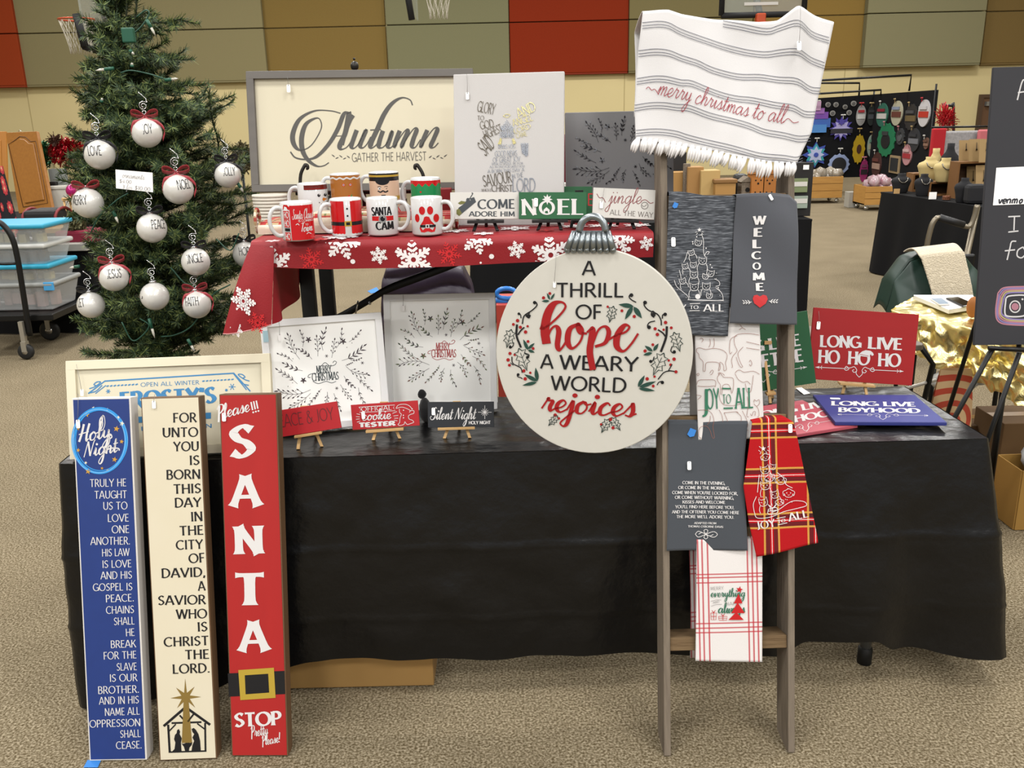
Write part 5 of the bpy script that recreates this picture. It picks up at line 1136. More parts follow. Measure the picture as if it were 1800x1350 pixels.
for x, y, s_, bd, an in ((383, 488, 29, 0, .2), (330, 565, 26, 1, -.3), (418, 630, 34, 1, .05), (345, 660, 27, 0, 0), (282, 672, 26, 1, -.2), (478, 728, 32, 0, .2), (262, 788, 27, 1, -.3), (350, 738, 34, 1, 0), (440, 752, 26, 0, .1), (352, 835, 36, 1, 0), (446, 830, 34, 1, .05), (470, 905, 26, 0, .15)):
    cat(A, cT(x, y), s_ / 4.5, body=bd, a=an)
for P in ([(410, 420), (425, 470), (425, 560), (440, 600)], [(395, 430), (405, 425), (412, 420)], [(300, 560), (285, 610), (270, 640)], [(235, 700), (245, 740), (250, 770)], [(195, 780), (215, 830), (260, 870), (300, 905), (310, 935)], [(510, 770), (545, 790), (550, 820), (520, 830)], [(520, 840), (565, 880), (578, 925), (560, 940), (400, 940), (310, 935)], [(430, 590), (450, 560), (470, 560), (455, 580)], [(300, 935), (585, 942)]): A.line([cT(*p) for p in P], .9, 0)
star5(A, cT(393, 385), 4, 0)
for p, q in (((375, 400), (360, 405)), ((380, 410), (368, 422)), ((412, 400), (428, 403)), ((410, 410), (422, 422))): A.line([cT(*p), cT(*q)], .8, 0, False)
rr2 = random.Random(5)
for i in range(26): A.disc(cT(rr2.uniform(220, 560), rr2.uniform(700, 930)), .7, 0, n=5)
for c in ((340, 480), (342, 495), (478, 660), (490, 682), (540, 840), (548, 860), (445, 530), (372, 440)): A.disc(cT(*c), 1.2, 0, n=6)
A.disc(cT(380, 910), 4.6, 0); 
KW = dict(th=.17, tn=.07, nib=8, serif=.1, track=.1)
A.fit(caps('JOY', **KW), cT(150, 1022), cT(290, 1022), 11, 0, base=(0, 1)); A.fit(caps('TO', **KW), cT(318, 1008), cT(385, 1008), 6.4, 0, base=(0, 1)); A.fit(caps('ALL', **KW), cT(420, 1027), cT(583, 1027), 12.5, 0, base=(0, 1))
A.line([cT(318, 967), cT(398, 964)], 1.2, 0, False); A.line([cT(315, 1021), cT(395, 1021)], 1.2, 0, False)
A.done(tt, [M_vinyl], 'printed_design')
price_tag(Bt, (1181.6, 427), 'white price tag pinned on the heather cat towel', None, 16, e=.005)
def tapeB(B, c, label, sz=7):
    x, y = c; tape(B, ((x - sz, y + sz * .4), (x - sz * .3, y - sz), (x + sz, y - sz * .5), (x + sz * .5, y + sz * .8), (x - sz * .4, y + sz)), label, e=.004)
tapeB(Bt, (1185, 363), 'scrap of blue tape on the heather cat towel', 5.5)
# charcoal welcome towel
def d_wel(x, y):
    k = max(0, (y - RUNG[352] + .32) / .32)
    return .011 * sin((x - X0) * 24 + (y - RUNG[352]) * 20) * k + .008 * noise.noise(V((x * 9, y * 5, 7))) + .014
M_char = mat('charcoal_cotton', '53555b', .9, spec=.1, sheen=.2, bump=.1, bsc=800)
Bw, tw = towel('charcoal towel reading welcome down the middle above a red heart', [(1289, 352), (1285, 450), (1279, 569)], [(1397, 357), (1397, 470), (1395.5, 572)], [M_char], d_wel, back=.2, z0=.008, top=[(1289, 348), (1320, 346), (1355, 344), (1385, 346), (1398, 358)])
A = Art(Bw, e=.0022); KW = dict(th=.26, tn=.13, nib=0, serif=.12)
for i, (ch, l, r, hh) in enumerate((('W', (803, 352), (905, 350), 14.5), ('E', (812, 443), (878, 442), 14.5), ('L', (806, 532), (872, 530), 14.5), ('C', (798, 618), (875, 616), 13), ('O', (806, 700), (874, 698), 12), ('M', (806, 785), (903, 783), 13), ('E', (830, 868), (892, 866), 13.5))):
    A.fit(caps(ch, **KW), cT(*l), cT(*r), hh, 0, base=(0, 1))
A.poly([cT(*p) for p in ((860, 1000), (815, 965), (803, 930), (812, 905), (838, 898), (860, 912), (885, 898), (912, 905), (922, 932), (905, 968))], 1)
for sx, x0, y0 in ((-1, 795, 955), (1, 930, 948)):
    A.line([cT(x0, y0), cT(x0 + sx * 70, y0 + 8)], .9, 0, False)
    for i in range(3): A.leaf(cT(x0 + sx * (15 + i * 20), y0), cT(x0 + sx * (35 + i * 20), y0 - 16), 1.5, 0); A.leaf(cT(x0 + sx * (10 + i * 20), y0 + 3), cT(x0 + sx * (28 + i * 20), y0 + 18), 1.5, 0)
A.done(tw, [M_vinyl, M_redv], 'printed_design')
price_tag(Bw, (1349, 351), 'white price tag at the fold of the charcoal welcome towel', None, 11, rot=.5, e=.006)
# farm animal towel
M_offw = mat('offwhite_cotton', 'c9c5c3', .9, spec=.1, sheen=.15, bump=.08, bsc=700)
def d_ani(x, y): return .003 * noise.noise(V((x * 7, y * 3, 4))) + .001
Ba, ta = towel('offwhite towel with brown farm animal outlines and green joy to all print', [(1221, 542), (1221, 620), (1227, 773)], [(1334, 545), (1335, 580), (1343, 770)], [M_offw, mat('offwhite_shade', 'cfcac8', .9)], d_ani, back=.34, z0=.0035, over=.02)
A = Art(Ba, e=.0022)
AN = [[(470, 300), (500, 290), (560, 305), (640, 295), (720, 310), (765, 345), (770, 390), (755, 440), (765, 500), (740, 515), (735, 460), (700, 430), (705, 490), (685, 515), (690, 440), (590, 430), (560, 450), (555, 515), (535, 515), (535, 430), (500, 390), (490, 350), (470, 330), (470, 300)],
      [(1090, 165), (1000, 150), (920, 150), (860, 165), (840, 210), (850, 270), (870, 320), (830, 370), (815, 420), (825, 475), (815, 485)], [(870, 170), (810, 200), (795, 280), (800, 350), (820, 330)], [(930, 280), (880, 340), (890, 400), (910, 450), (925, 475), (905, 480), (880, 440), (860, 380)], [(960, 230), (1090, 260)], [(960, 290), (1090, 310)],
      [(850, 540), (870, 515), (900, 510), (940, 530), (1030, 520), (1090, 550)], [(850, 545), (880, 600), (930, 630), (970, 620), (1000, 650)], [(1030, 560), (1020, 640), (1005, 720), (985, 725)], [(950, 640), (965, 720), (980, 725)],
      [(690, 560), (700, 540), (720, 560), (740, 580), (820, 585), (835, 620), (830, 700), (815, 740), (805, 690), (780, 650), (730, 660), (720, 740), (705, 740), (705, 660), (680, 620), (675, 580), (690, 560)], [(690, 555), (685, 535), (720, 540), (745, 560)],
      [(470, 650), (490, 610), (560, 605), (650, 610), (655, 670), (640, 665), (600, 670), (510, 670), (480, 665)],
      [(685, 700), (700, 800), (740, 850), (820, 860), (880, 850), (930, 830)], [(690, 900), (720, 960), (730, 1050), (720, 1110), (710, 1110), (715, 1050)], [(740, 930), (770, 1000), (790, 1070), (785, 1110)], [(740, 930), (860, 920), (880, 930)], [(860, 920), (910, 970), (900, 1050), (880, 1095), (900, 1095), (915, 1040)], [(920, 910), (960, 990), (975, 1050), (960, 1100), (980, 1100)],
      [(480, 905), (570, 905), (620, 940), (640, 1010), (630, 1070), (645, 1170), (625, 1175), (600, 1100), (560, 1060), (500, 1080), (490, 1160), (515, 1180)], [(605, 960), (600, 1010), (575, 1050)],
      [(1035, 830), (1040, 800), (1060, 815), (1085, 800), (1090, 840), (1060, 865), (1035, 840)], [(1060, 865), (1080, 900), (1085, 960), (1070, 970)], [(970, 770), (980, 850), (965, 960), (985, 970)], [(1000, 940), (1015, 960), (1030, 920), (1050, 920), (1045, 960)],
      [(825, 1140), (840, 1115), (860, 1120), (865, 1150), (850, 1170), (830, 1150)], [(860, 1150), (900, 1160), (930, 1195)], [(1050, 1100), (1060, 1045), (1090, 1090), (1110, 1140), (1115, 1180), (1080, 1130)], [(1005, 1195), (1010, 1150), (1050, 1140), (1070, 1160)],
      [(600, 540), (620, 510), (635, 520), (620, 550), (605, 555)], [(990, 430), (1000, 410), (1015, 440), (1005, 470), (990, 450)], [(470, 550), (485, 540), (495, 552), (482, 565), (470, 550)], [(500, 200), (520, 195), (535, 210), (520, 235)], [(600, 200), (605, 250), (590, 285)], [(640, 195), (645, 260), (630, 290)], [(895, 60), (920, 90), (890, 110)], [(920, 90), (955, 110)], [(465, 755), (515, 765), (480, 800)]]
for P in AN: A.line([cU(*p) for p in P], .65, 0, k=3)
KW = dict(th=.17, tn=.07, nib=4, serif=.13, track=.06)
A.fit(caps('J', **KW), cU(527, 972), cU(582, 972), 49, 1); A.fit(caps('OY', **KW), cU(567, 897), cU(700, 890), 36, 1, base=(0, 1)); A.fit(caps('TO', th=.16, tn=.06, serif=.1), cU(725, 842), cU(810, 840), 16.5, 1, base=(0, 1)); A.fit(caps('ALL', **KW), cU(845, 890), cU(1028, 885), 36, 1, base=(0, 1))
A.line([cU(718, 690), cU(810, 692)], 2.6, 1, False); A.line([cU(735, 886), cU(828, 884)], 2.6, 1, False)
A.done(ta, [mat('brown_line', '8f5b4c', .7), mat('towel_green', '2c7457', .7)], 'printed_design')
# charcoal poem towel
def d_poe(x, y): return .007 * noise.noise(V((x * 8, y * 4, 11))) + .004 * sin((x - X0) * 22) * max(0, (RUNG[742] - y) / .3) + .004
Bp_, tp_ = towel('charcoal towel with a white evening poem in capital letters', [(1174, 742), (1174, 850), (1171, 967)], [(1313, 742), (1307, 800), (1305, 850), (1309, 910), (1312, 966)], [mat('slate_cotton', '4a4e54', .9, spec=.1, sheen=.2, bump=.1, bsc=800)], d_poe, back=.2, z0=.004)
A = Art(Bp_, e=.0022); KW = dict(th=.17, tn=.10, nib=12, flare=.25, track=.05)
for tx, l, r, hh in (('COME IN THE EVENING,', (172, 383), (388, 385), 5.4), ('OR COME IN THE MORNING,', (150, 408), (412, 410), 5.4), ("COME WHEN YOU'RE LOOKED FOR,", (118, 433), (452, 437), 5.4), ('OR COME WITHOUT WARNING,', (132, 458), (432, 460), 5.4), ('KISSES AND WELCOME', (172, 482), (388, 482), 5.2), ("YOU'LL FIND HERE BEFORE YOU,", (133, 506), (433, 508), 5.2), ('AND THE OFTENER YOU COME HERE', (116, 532), (458, 534), 5.2), ("THE MORE WE'LL ADORE YOU.", (141, 557), (432, 558), 5.2), ('ADAPTED FROM', (232, 588), (344, 588), 3.6), ('THOMAS OSBORNE DAVIS', (201, 605), (379, 606), 3.6)):
    A.fit(caps(tx, **KW), cV(*l), cV(*r), hh, 0, base=(0, 1))
for P in ([(238, 640), (255, 625), (292, 640), (330, 655), (350, 640), (330, 626), (292, 640), (255, 655), (238, 640)], [(292, 640), (282, 622), (292, 615), (302, 622), (292, 640), (282, 655), (292, 664), (302, 655), (292, 640)], [(255, 640), (275, 632), (310, 648), (330, 640)]): A.line([cV(*p) for p in P], 1.0, 0)
A.done(tp_, [M_vinyl], 'printed_design')
price_tag(Bp_, (1210.5, 818), 'white price tag on the charcoal poem towel', None, 15, e=.006); tapeB(Bp_, (1215, 760), 'scrap of blue tape on the charcoal poem towel', 8)
# red tartan towel
M_tart = plaid('red_tartan', 'b0161c', [(1, .115, .03, .020, '3a1f24', .75), (0, .115, .045, .020, '3a1f24', .75), (1, .115, .03, .0045, 'c9141c', .9), (0, .115, .045, .0045, 'c9141c', .9), (1, .115, .012, .0024, 'd9a24a', .85), (1, .115, .048, .0024, 'd9a24a', .85), (0, .115, .027, .0024, 'd9a24a', .85), (0, .115, .063, .0024, 'd9a24a', .85), (1, .115, .03, .0009, 'e8dcd6', .9), (0, .115, .045, .0009, 'e8dcd6', .9)], .9)
def d_tar(x, y):
    k = max(0, (RUNG[742] - y) / .3); return .006 * sin((x - X0) * 34 + y * 8) * min(1, k + .3) + .012
Bq_, tq_ = towel('red tartan flannel towel with a white pile of dogs shaped as a tree', [(1318, 742), (1311, 790), (1302.5, 853), (1312, 915), (1325.7, 976)], [(1391, 746), (1398, 775), (1416, 860), (1434.8, 952)], [M_tart], d_tar, back=.2, z0=.010, top=[(1318, 742), (1345, 736), (1375, 735), (1391, 744)])
A = Art(Bq_, e=.0024)
for x, y, s_, bd, an in ((588, 240, 22, 0, -.1), (585, 305, 25, 1, -.1), (625, 290, 18, 0, .3), (610, 345, 24, 0, -.2), (668, 360, 26, 0, .1), (585, 385, 26, 1, 0), (635, 430, 24, 1, -.1), (575, 470, 24, 1, -.1), (710, 425, 27, 0, .15), (660, 470, 20, 0, 0)):
    cat(A, cV(x, y), s_ / 2.934, body=bd, ears=(x % 2), a=an - .12)
for P in ([(530, 520), (545, 550), (610, 545), (680, 520), (750, 505), (800, 490), (790, 470), (740, 465), (700, 480), (660, 505), (620, 520)], [(600, 505), (600, 530), (645, 525), (643, 498), (600, 505)], [(622, 500), (622, 528)], [(600, 515), (645, 510)], [(612, 500), (605, 485), (622, 498), (640, 483), (632, 497)], [(540, 440), (525, 480), (530, 520)], [(555, 330), (550, 370), (545, 420)], [(650, 320), (680, 345), (695, 380), (730, 400)]): A.line([cV(*p) for p in P], 1.1, 0)
star5(A, cV(577, 197), 5, 0)
for p, q in (((552, 205), (560, 212)), ((555, 185), (563, 192)), ((598, 205), (612, 212)), ((600, 190), (610, 183)), ((565, 212), (560, 225)), ((590, 212), (597, 222))): A.line([cV(*p), cV(*q)], .9, 0, False)
for i in range(24): A.disc(cV(rr2.uniform(550, 740), rr2.uniform(330, 480)), .8, 0, n=5)
KW = dict(th=.18, tn=.08, nib=8, serif=.1, track=.1)
A.fit(caps('JOY', **KW), cV(548, 610), cV(638, 592), 13, 0, base=(0, 1)); A.fit(caps('TO', **KW), cV(650, 577), cV(692, 570), 5.5, 0, base=(0, 1)); A.fit(caps('ALL', **KW), cV(708, 570), cV(812, 548), 13, 0, base=(0, 1))
A.line([cV(642, 553), cV(692, 545)], 1.2, 0, False); A.line([cV(650, 585), cV(700, 576)], 1.2, 0, False)
A.done(tq_, [M_vinyl], 'printed_design'); price_tag(Bq_, (1383.4, 752), 'white price tag on the red tartan towel', None, 15, e=.007)
# white towel with red check lines
u_ = (LB.px(901, 1060) - LB.px(900, 1060)).length
def xc(px): return LB.px(px, 1060).x
def yc_(py): return LB.px(1280, py).y
st = [(0, 9, xc(1140 + x / 2.934), .0021, 'a8323c', .85) for x in (258, 280, 308, 512, 536, 560)] + [(1, 9, yc_(720 + y / 2.934), .0019, 'a8323c', .8) for y in (845, 862, 888, 1098, 1122, 1145)]
M_chk = plaid('white_red_check', 'ccc8c6', st, .9)
def d_chk(x, y): return .003 * noise.noise(V((x * 8, y * 3, 21))) + .001
Bk, tk = towel('white towel with red check lines and a red tree, hung lowest on the ladder', [(1224, 948), (1223.5, 1050), (1222, 1161)], [(1339, 948), (1339, 1050), (1339, 1163)], [M_chk], d_chk, back=.34, z0=.004)
A = Art(Bk, e=.0022)
A.fit(caps('MERRY', th=.08, tn=.06, track=.12), cV(318, 928), cV(384, 924), 6, 2, base=(0, 1)); A.fit(script('everything', th=.28, tn=.12, slant=.15), cV(317, 963), cV(495, 960), 7, 0, base=(0, 1))
A.fit(caps('AND', th=.1, tn=.08), cV(330, 998), cV(362, 990), 3.6, 2, base=(0, 1)); A.line([cV(318, 985), cV(345, 978), cV(372, 978)], .6, 2); A.line([cV(320, 1010), cV(345, 1002), cV(375, 1000)], .6, 2)
A.fit(caps('HAPPY', th=.08, tn=.06, track=.12), cV(394, 1006), cV(480, 1004), 6, 2, base=(0, 1)); A.fit(script('always', th=.3, tn=.13, slant=.15), cV(355, 1045), cV(495, 1045), 8.5, 0, base=(0, 1))
for P in (((460, 945), (435, 995), (480, 995)), ((455, 990), (422, 1045), (492, 1045)), ((448, 1040), (408, 1080), (487, 1080))): A.poly([cV(*p) for p in P], 1, lift=.0006)
star5(A, cV(465, 925), 6.5, 1, rot=.2)
for x0, y0, x1, y1 in ((318, 1045, 347, 1080), (358, 1062, 402, 1082)):
    A.line([cV(x0, y0), cV(x1, y0), cV(x1 - 3, y1), cV(x0 + 2, y1), cV(x0, y0)], .8, 1, False); A.line([cV((x0 + x1) / 2, y0), cV((x0 + x1) / 2, y1)], .8, 1, False); A.line([cV(x0, (y0 + y1) / 2), cV(x1, (y0 + y1) / 2)], .8, 1, False)
    A.line([cV((x0 + x1) / 2, y0), cV((x0 + x1) / 2 - 9, y0 - 14), cV((x0 + x1) / 2, y0 - 4), cV((x0 + x1) / 2 + 9, y0 - 14), cV((x0 + x1) / 2, y0)], .8, 1)
A.done(tk, [mat('script_green', '1f6a4d', .7), M_redv, mat('grey_print', '8a8684', .7)], 'printed_design')
# fringed towel over the ladder top
c6 = crop(1080, 0, 4.22)
def d_top(x, y):
    k = max(0, min(1, (y - LB.px(1280, 260).y) / .42)); xx = x - LB.px(1391, 100).x
    bump_ = .035 * math.exp(-(xx / .035) ** 2) * k + .02 * math.exp(-((x - LB.px(1167, 100).x) / .05) ** 2) * k
    return .014 * noise.noise(V((x * 7, y * 4, 31))) + .006 * noise.noise(V((x * 15, y * 9, 3))) + bump_ + .007 * sin((x - X0) * 13 + y * 9) * (.3 + .7 * k) + .016
TPX = [(1126, 31), (1170, 30.5), (1195, 36), (1225, 38), (1275, 40), (1330, 46), (1362, 46), (1378, 36), (1391, 27), (1405, 30), (1430, 38), (1458.7, 47.4)]
Bf, tf = towel('white towel with grey stripes and fringe draped over the ladder top', [(1126, 32), (1119, 95), (1113.5, 190), (1115.5, 247)], [(1458.7, 48), (1443, 126), (1421, 237), (1395, 292)], [mat('white_linen', 'c4c2c2', .9, spec=.1, sheen=.15, bump=.12, bsc=600)], d_top, back=.22, z0=.006, top=TPX, nu=70, nv=50, zback=-.112)
Bf_bot = [(1115.5, 247), (1150, 249), (1186.6, 253.5), (1240, 266), (1293, 279.6), (1345, 289), (1395, 292)]
q = MB()
bl, br = LB.px(1115.5, 247), LB.px(1395, 292)
q.grid(lambda u, v: V((*(lambda p: (p.x, p.y))(bl.lerp(br, u).lerp(edge_fn(Bf_bot)(u), 1 - v)), Bf.disp(*bl.lerp(br, u).lerp(edge_fn(Bf_bot)(u), 1 - v)))), 60, 3)
A = Art(Bf, e=.0022)
ST = [[(795, 172), (950, 205), (1110, 240), (1200, 225), (1310, 218), (1420, 275), (1560, 312)], [(190, 212), (300, 210), (380, 222), (480, 262), (700, 318), (900, 365), (1085, 405), (1200, 405), (1320, 420), (1420, 460), (1530, 495)], [(165, 408), (280, 405), (380, 418), (480, 450), (600, 478), (720, 525), (900, 560), (1060, 572), (1200, 600), (1320, 622), (1420, 670), (1505, 676)],
      [(155, 608), (270, 596), (360, 602), (470, 628), (560, 632), (730, 690), (880, 725), (1010, 740), (1150, 782), (1290, 808), (1380, 850), (1475, 848)], [(140, 800), (250, 785), (350, 785), (450, 800), (540, 808), (680, 858), (820, 890), (980, 930), (1100, 980), (1240, 1010), (1340, 1030), (1430, 1024)], [(150, 985), (250, 975), (350, 975), (450, 990), (540, 1020), (700, 1062), (900, 1110), (1060, 1155), (1240, 1175), (1320, 1185), (1372, 1168)]]
for P in ST:
    for dy in (0, 19, 38): A.line([c6(x, y + dy + (4 if dy else 0)) for x, y in P], 1.0, 0, k=4)
A.fit(script('merry christmas to all', th=.1, tn=.075, slant=.18), c6(300, 728), c6(1235, 945), 15, 1, base=(0, 1))
A.line([c6(222, 685), c6(240, 672), c6(262, 695), c6(285, 690), c6(312, 725)], 1, 1); A.line([c6(1225, 935), c6(1260, 905), c6(1300, 935), c6(1340, 928)], 1, 1)
A.done(tf, [mat('stripe_slate', '62646f', .9), mat('berry_thread', 'a02a3a', .8)], 'printed_design')
part('hem_border', q, mat('white_linen', ''), tf, world=False, solid=.0016)
q = MB(); bf = edge_fn(Bf_bot); r3 = random.Random(9); n = 27
for i in range(n):
    u = (i + .5) / n; p = bf(u); zz = Bf.disp(p.x, p.y); L = r3.uniform(.034, .048); a = r3.uniform(-.45, .1) - .3 * (u < .7)
    for k in range(3):
        b = a + (k - 1) * .16; pts = [V((p.x + (k - 1) * .0022, p.y + .002, zz)), V((p.x + sin(b) * L * .5 + (k - 1) * .003, p.y - cos(b) * L * .5, zz + .006 + .003 * k)), V((p.x + sin(b) * L * .8, p.y - cos(b) * L, zz + .002 * k))]
        q.tube(catmull(pts, 3), [.0024, .0030, .0038, .0040, .0036, .0028, .0010], 6)
part('fringe', q, mat('fringe_yarn', 'cfcccb', .95, sheen=.2), tf, world=False)
price_tag(Bf, (1391, 96), 'white price tag hanging on the striped fringed towel', (1391, 30), 16, e=.012)

# ================================================================ CHRISTMAS TREE
TY = 3.02
tb_ = on_y(287, 615, TY); TX = tb_.x
tT = thing('christmas_tree', 'dark green artificial christmas tree hung with silver white balls', 'tree', V((TX, TY, 0)))
M_bark = mat('trunk_wood', '5c4228', .8, c2='4a3420', sc_=10, stretch=(1, 1, .1), amt=.9)
part('trunk', MB().tube([(TX, TY, .04), (TX, TY, 1.0), (TX + .01, TY, 2.1)], [.026, .022, .006], 10), M_bark, tT)
st_ = MB()
for k in range(3):
    a = k * 2.094 + .4; st_.tube([(TX, TY, .12), (TX + .16 * cos(a), TY + .16 * sin(a), .012)], .011, 8)
part('stand', st_, mat('green_metal', '1d3a26', .5, .4), tT)
tr = random.Random(11)
nd = MB()
GA = [(.80, .12), (.86, .25), (1.0, .28), (1.2, .29), (1.45, .27), (1.6, .22), (1.72, .17), (1.84, .12), (1.95, .075), (2.1, .045)]
def RR(z):
    for (a, b), (c, d) in zip(GA, GA[1:]):
        if z <= c: return b + (d - b) * max(0, (z - a)) / (c - a)
    return .03
def needles(P, dens, ln, tipdark=0):
    L = sum((b - a).length for a, b in zip(P, P[1:])); n = max(6, int(L * dens))
    for i in range(n):
        t = (i + tr.random()) / n * (len(P) - 1); k = min(int(t), len(P) - 2); p = P[k].lerp(P[k + 1], t - k); d = (P[k + 1] - P[k]).normalized()
        o = d.orthogonal().normalized(); o2 = d.cross(o); a = tr.uniform(0, 2 * pi); side = (o * cos(a) + o2 * sin(a))
        dr = (d * tr.uniform(.35, .9) + side).normalized(); l = ln * tr.uniform(.7, 1.2); w_ = dr.cross(d + V((.1, .2, .3))).normalized() * .0015
        q = p + dr * l
        nd.add([p - w_, p + w_, q + w_ * .35, q - w_ * .35], [(0, 1, 2, 3)], 1 if tr.random() < .3 else 0)
twig = MB()
def branch(z, az, L, el, sub=5, dens=1250):
    L *= (.86 + .24 * cos(az)) if .95 < z < 1.85 else (.95 + .08 * cos(az))
    d = V((cos(az) * cos(el), sin(az) * cos(el), sin(el))); s_ = V((TX, TY, z))
    P = [s_ + d * L * t + V((0, 0, -.05 * L * sin(pi * t) + .09 * L * t * t)) for t in (0, .25, .5, .75, 1)]
    twig.tube(P, [.004, .0034, .0028, .0022, .0012], 5)
    needles(P, dens, .025)
    sd = d.cross(V((0, 0, 1))).normalized()
    for k in range(sub):
        t = .35 + .6 * k / max(1, sub - 1); i = min(int(t * 4), 3); p = P[i].lerp(P[i + 1], t * 4 - i); sg = 1 if k % 2 else -1
        e = (d * .75 + sd * sg * tr.uniform(.5, .9) + V((0, 0, tr.uniform(-.25, .35)))).normalized(); l = L * tr.uniform(.28, .46) * (1.1 - .4 * t)
        Q = [p, p + e * l * .5, p + e * l + V((0, 0, .02 * l))]; twig.tube(Q, [.0024, .002, .001], 4); needles(Q, dens * 1.1, .021)
N = 300
for i in range(N):
    z = .82 + (2.06 - .82) * (i / N) ** 1.08; az = i * 2.39996 + tr.uniform(-.3, .3); L = RR(z) * tr.uniform(.78, 1.12)
    branch(z, az, L, tr.uniform(-.15, .45) if z < 1.9 else tr.uniform(.3, 1.1), 6 if L > .14 else 3)
for px, py, z0, yy in ((113, 205, 1.62, 2.9), (318, 40, 1.92, 2.95), (300, 110, 1.82, 2.9), (325, 155, 1.70, 2.95), (150, 590, .95, 2.85), (145, 535, 1.0, 2.9), (150, 330, 1.4, 2.85), (190, 130, 1.8, 2.9), (420, 300, 1.3, 3.0), (360, 195, 1.5, 2.95), (170, 420, 1.2, 2.85)):
    q = on_y(px, py, yy); d = q - V((TX, TY, z0)); branch(z0, math.atan2(d.y, d.x), d.length, math.asin(d.z / d.length) - .04, 5)
# branch tip that stands up at the right, and the leader at the top
for pts in ([(375, 330), (385, 260), (372, 205), (368, 162)], [(400, 300), (398, 262), (380, 235)], [(222, 40), (222, 0), (218, -40)], [(235, 50), (240, 10), (238, -20)], [(208, 50), (205, 10), (207, -20)]):
    P = [on_y(*p, 2.98) for p in pts]; P = catmull(P, 3); twig.tube(P, .003, 5); needles(P, 900, .026)
part('twig', twig, mat('twig_brown', '2c3320', .9), tT)
part('foliage', nd, [mat('needle_dark', '2f4129', .6, spec=.25), mat('needle_light', '6b7844', .6, spec=.25)], tT)
# string of lights
tl = thing('string_lights', 'green wired christmas light string wound through the tree', 'string lights', V((TX, TY - .25, 1.3)))
M_wire = mat('green_wire', '1c4a38', .5); M_sock = mat('green_socket', '1f5a44', .45); M_bulb = mat('clear_bulb', 'e9e6d8', .1, spec=.6, trans=.3)
wr_ = MB()
for pts, yy in (([(232, 62), (250, 45), (262, 25), (256, 18), (240, 30)], 2.86), ([(212, 128), (230, 124), (262, 130), (297, 141)], 2.84), ([(178, 175), (190, 190), (186, 215)], 2.84), ([(160, 408), (175, 380), (205, 352), (225, 340)], 2.74), ([(214, 566), (232, 598), (250, 590), (262, 572), (246, 560)], 2.70), ([(283, 592), (310, 588), (340, 570), (372, 520), (405, 500)], 2.72), ([(380, 420), (405, 440), (420, 410)], 2.78), ([(300, 470), (330, 500), (360, 480)], 2.72)):
    wr_.tube([on_y(*p, yy) for p in catmull([V(p) for p in pts], 5)], .0022, 6)
part('wire', wr_, M_wire, tl)
part('plug_box', MB().box(on_y(226, 62, 2.84), (.036, .02, .042)), M_sock, tl, bevel=.004)
for (x0, y0), (x1, y1), yy in (((200, 120), (168, 124), 2.82), ((290, 141), (313, 138), 2.82), ((258, 35), (273, 62), 2.84), ((228, 88), (236, 96), 2.82), ((140, 468), (122, 471), 2.78), ((418, 322), (428, 338), 2.8), ((330, 596), (342, 618), 2.7), ((198, 370), (208, 392), 2.72), ((178, 180), (180, 172), 2.82), ((262, 560), (272, 594), 2.7), ((232, 118), (232, 110), 2.82)):
    a, b = on_y(x0, y0, yy), on_y(x1, y1, yy); m_ = a.lerp(b, .5)
    bo = part('bulb', MB().tube([m_, m_.lerp(b, .6), b], [.0042, .0036, .0008], 8), M_bulb, tl); part('socket', MB().tube([a, m_], .0052, 8), M_sock, bo)
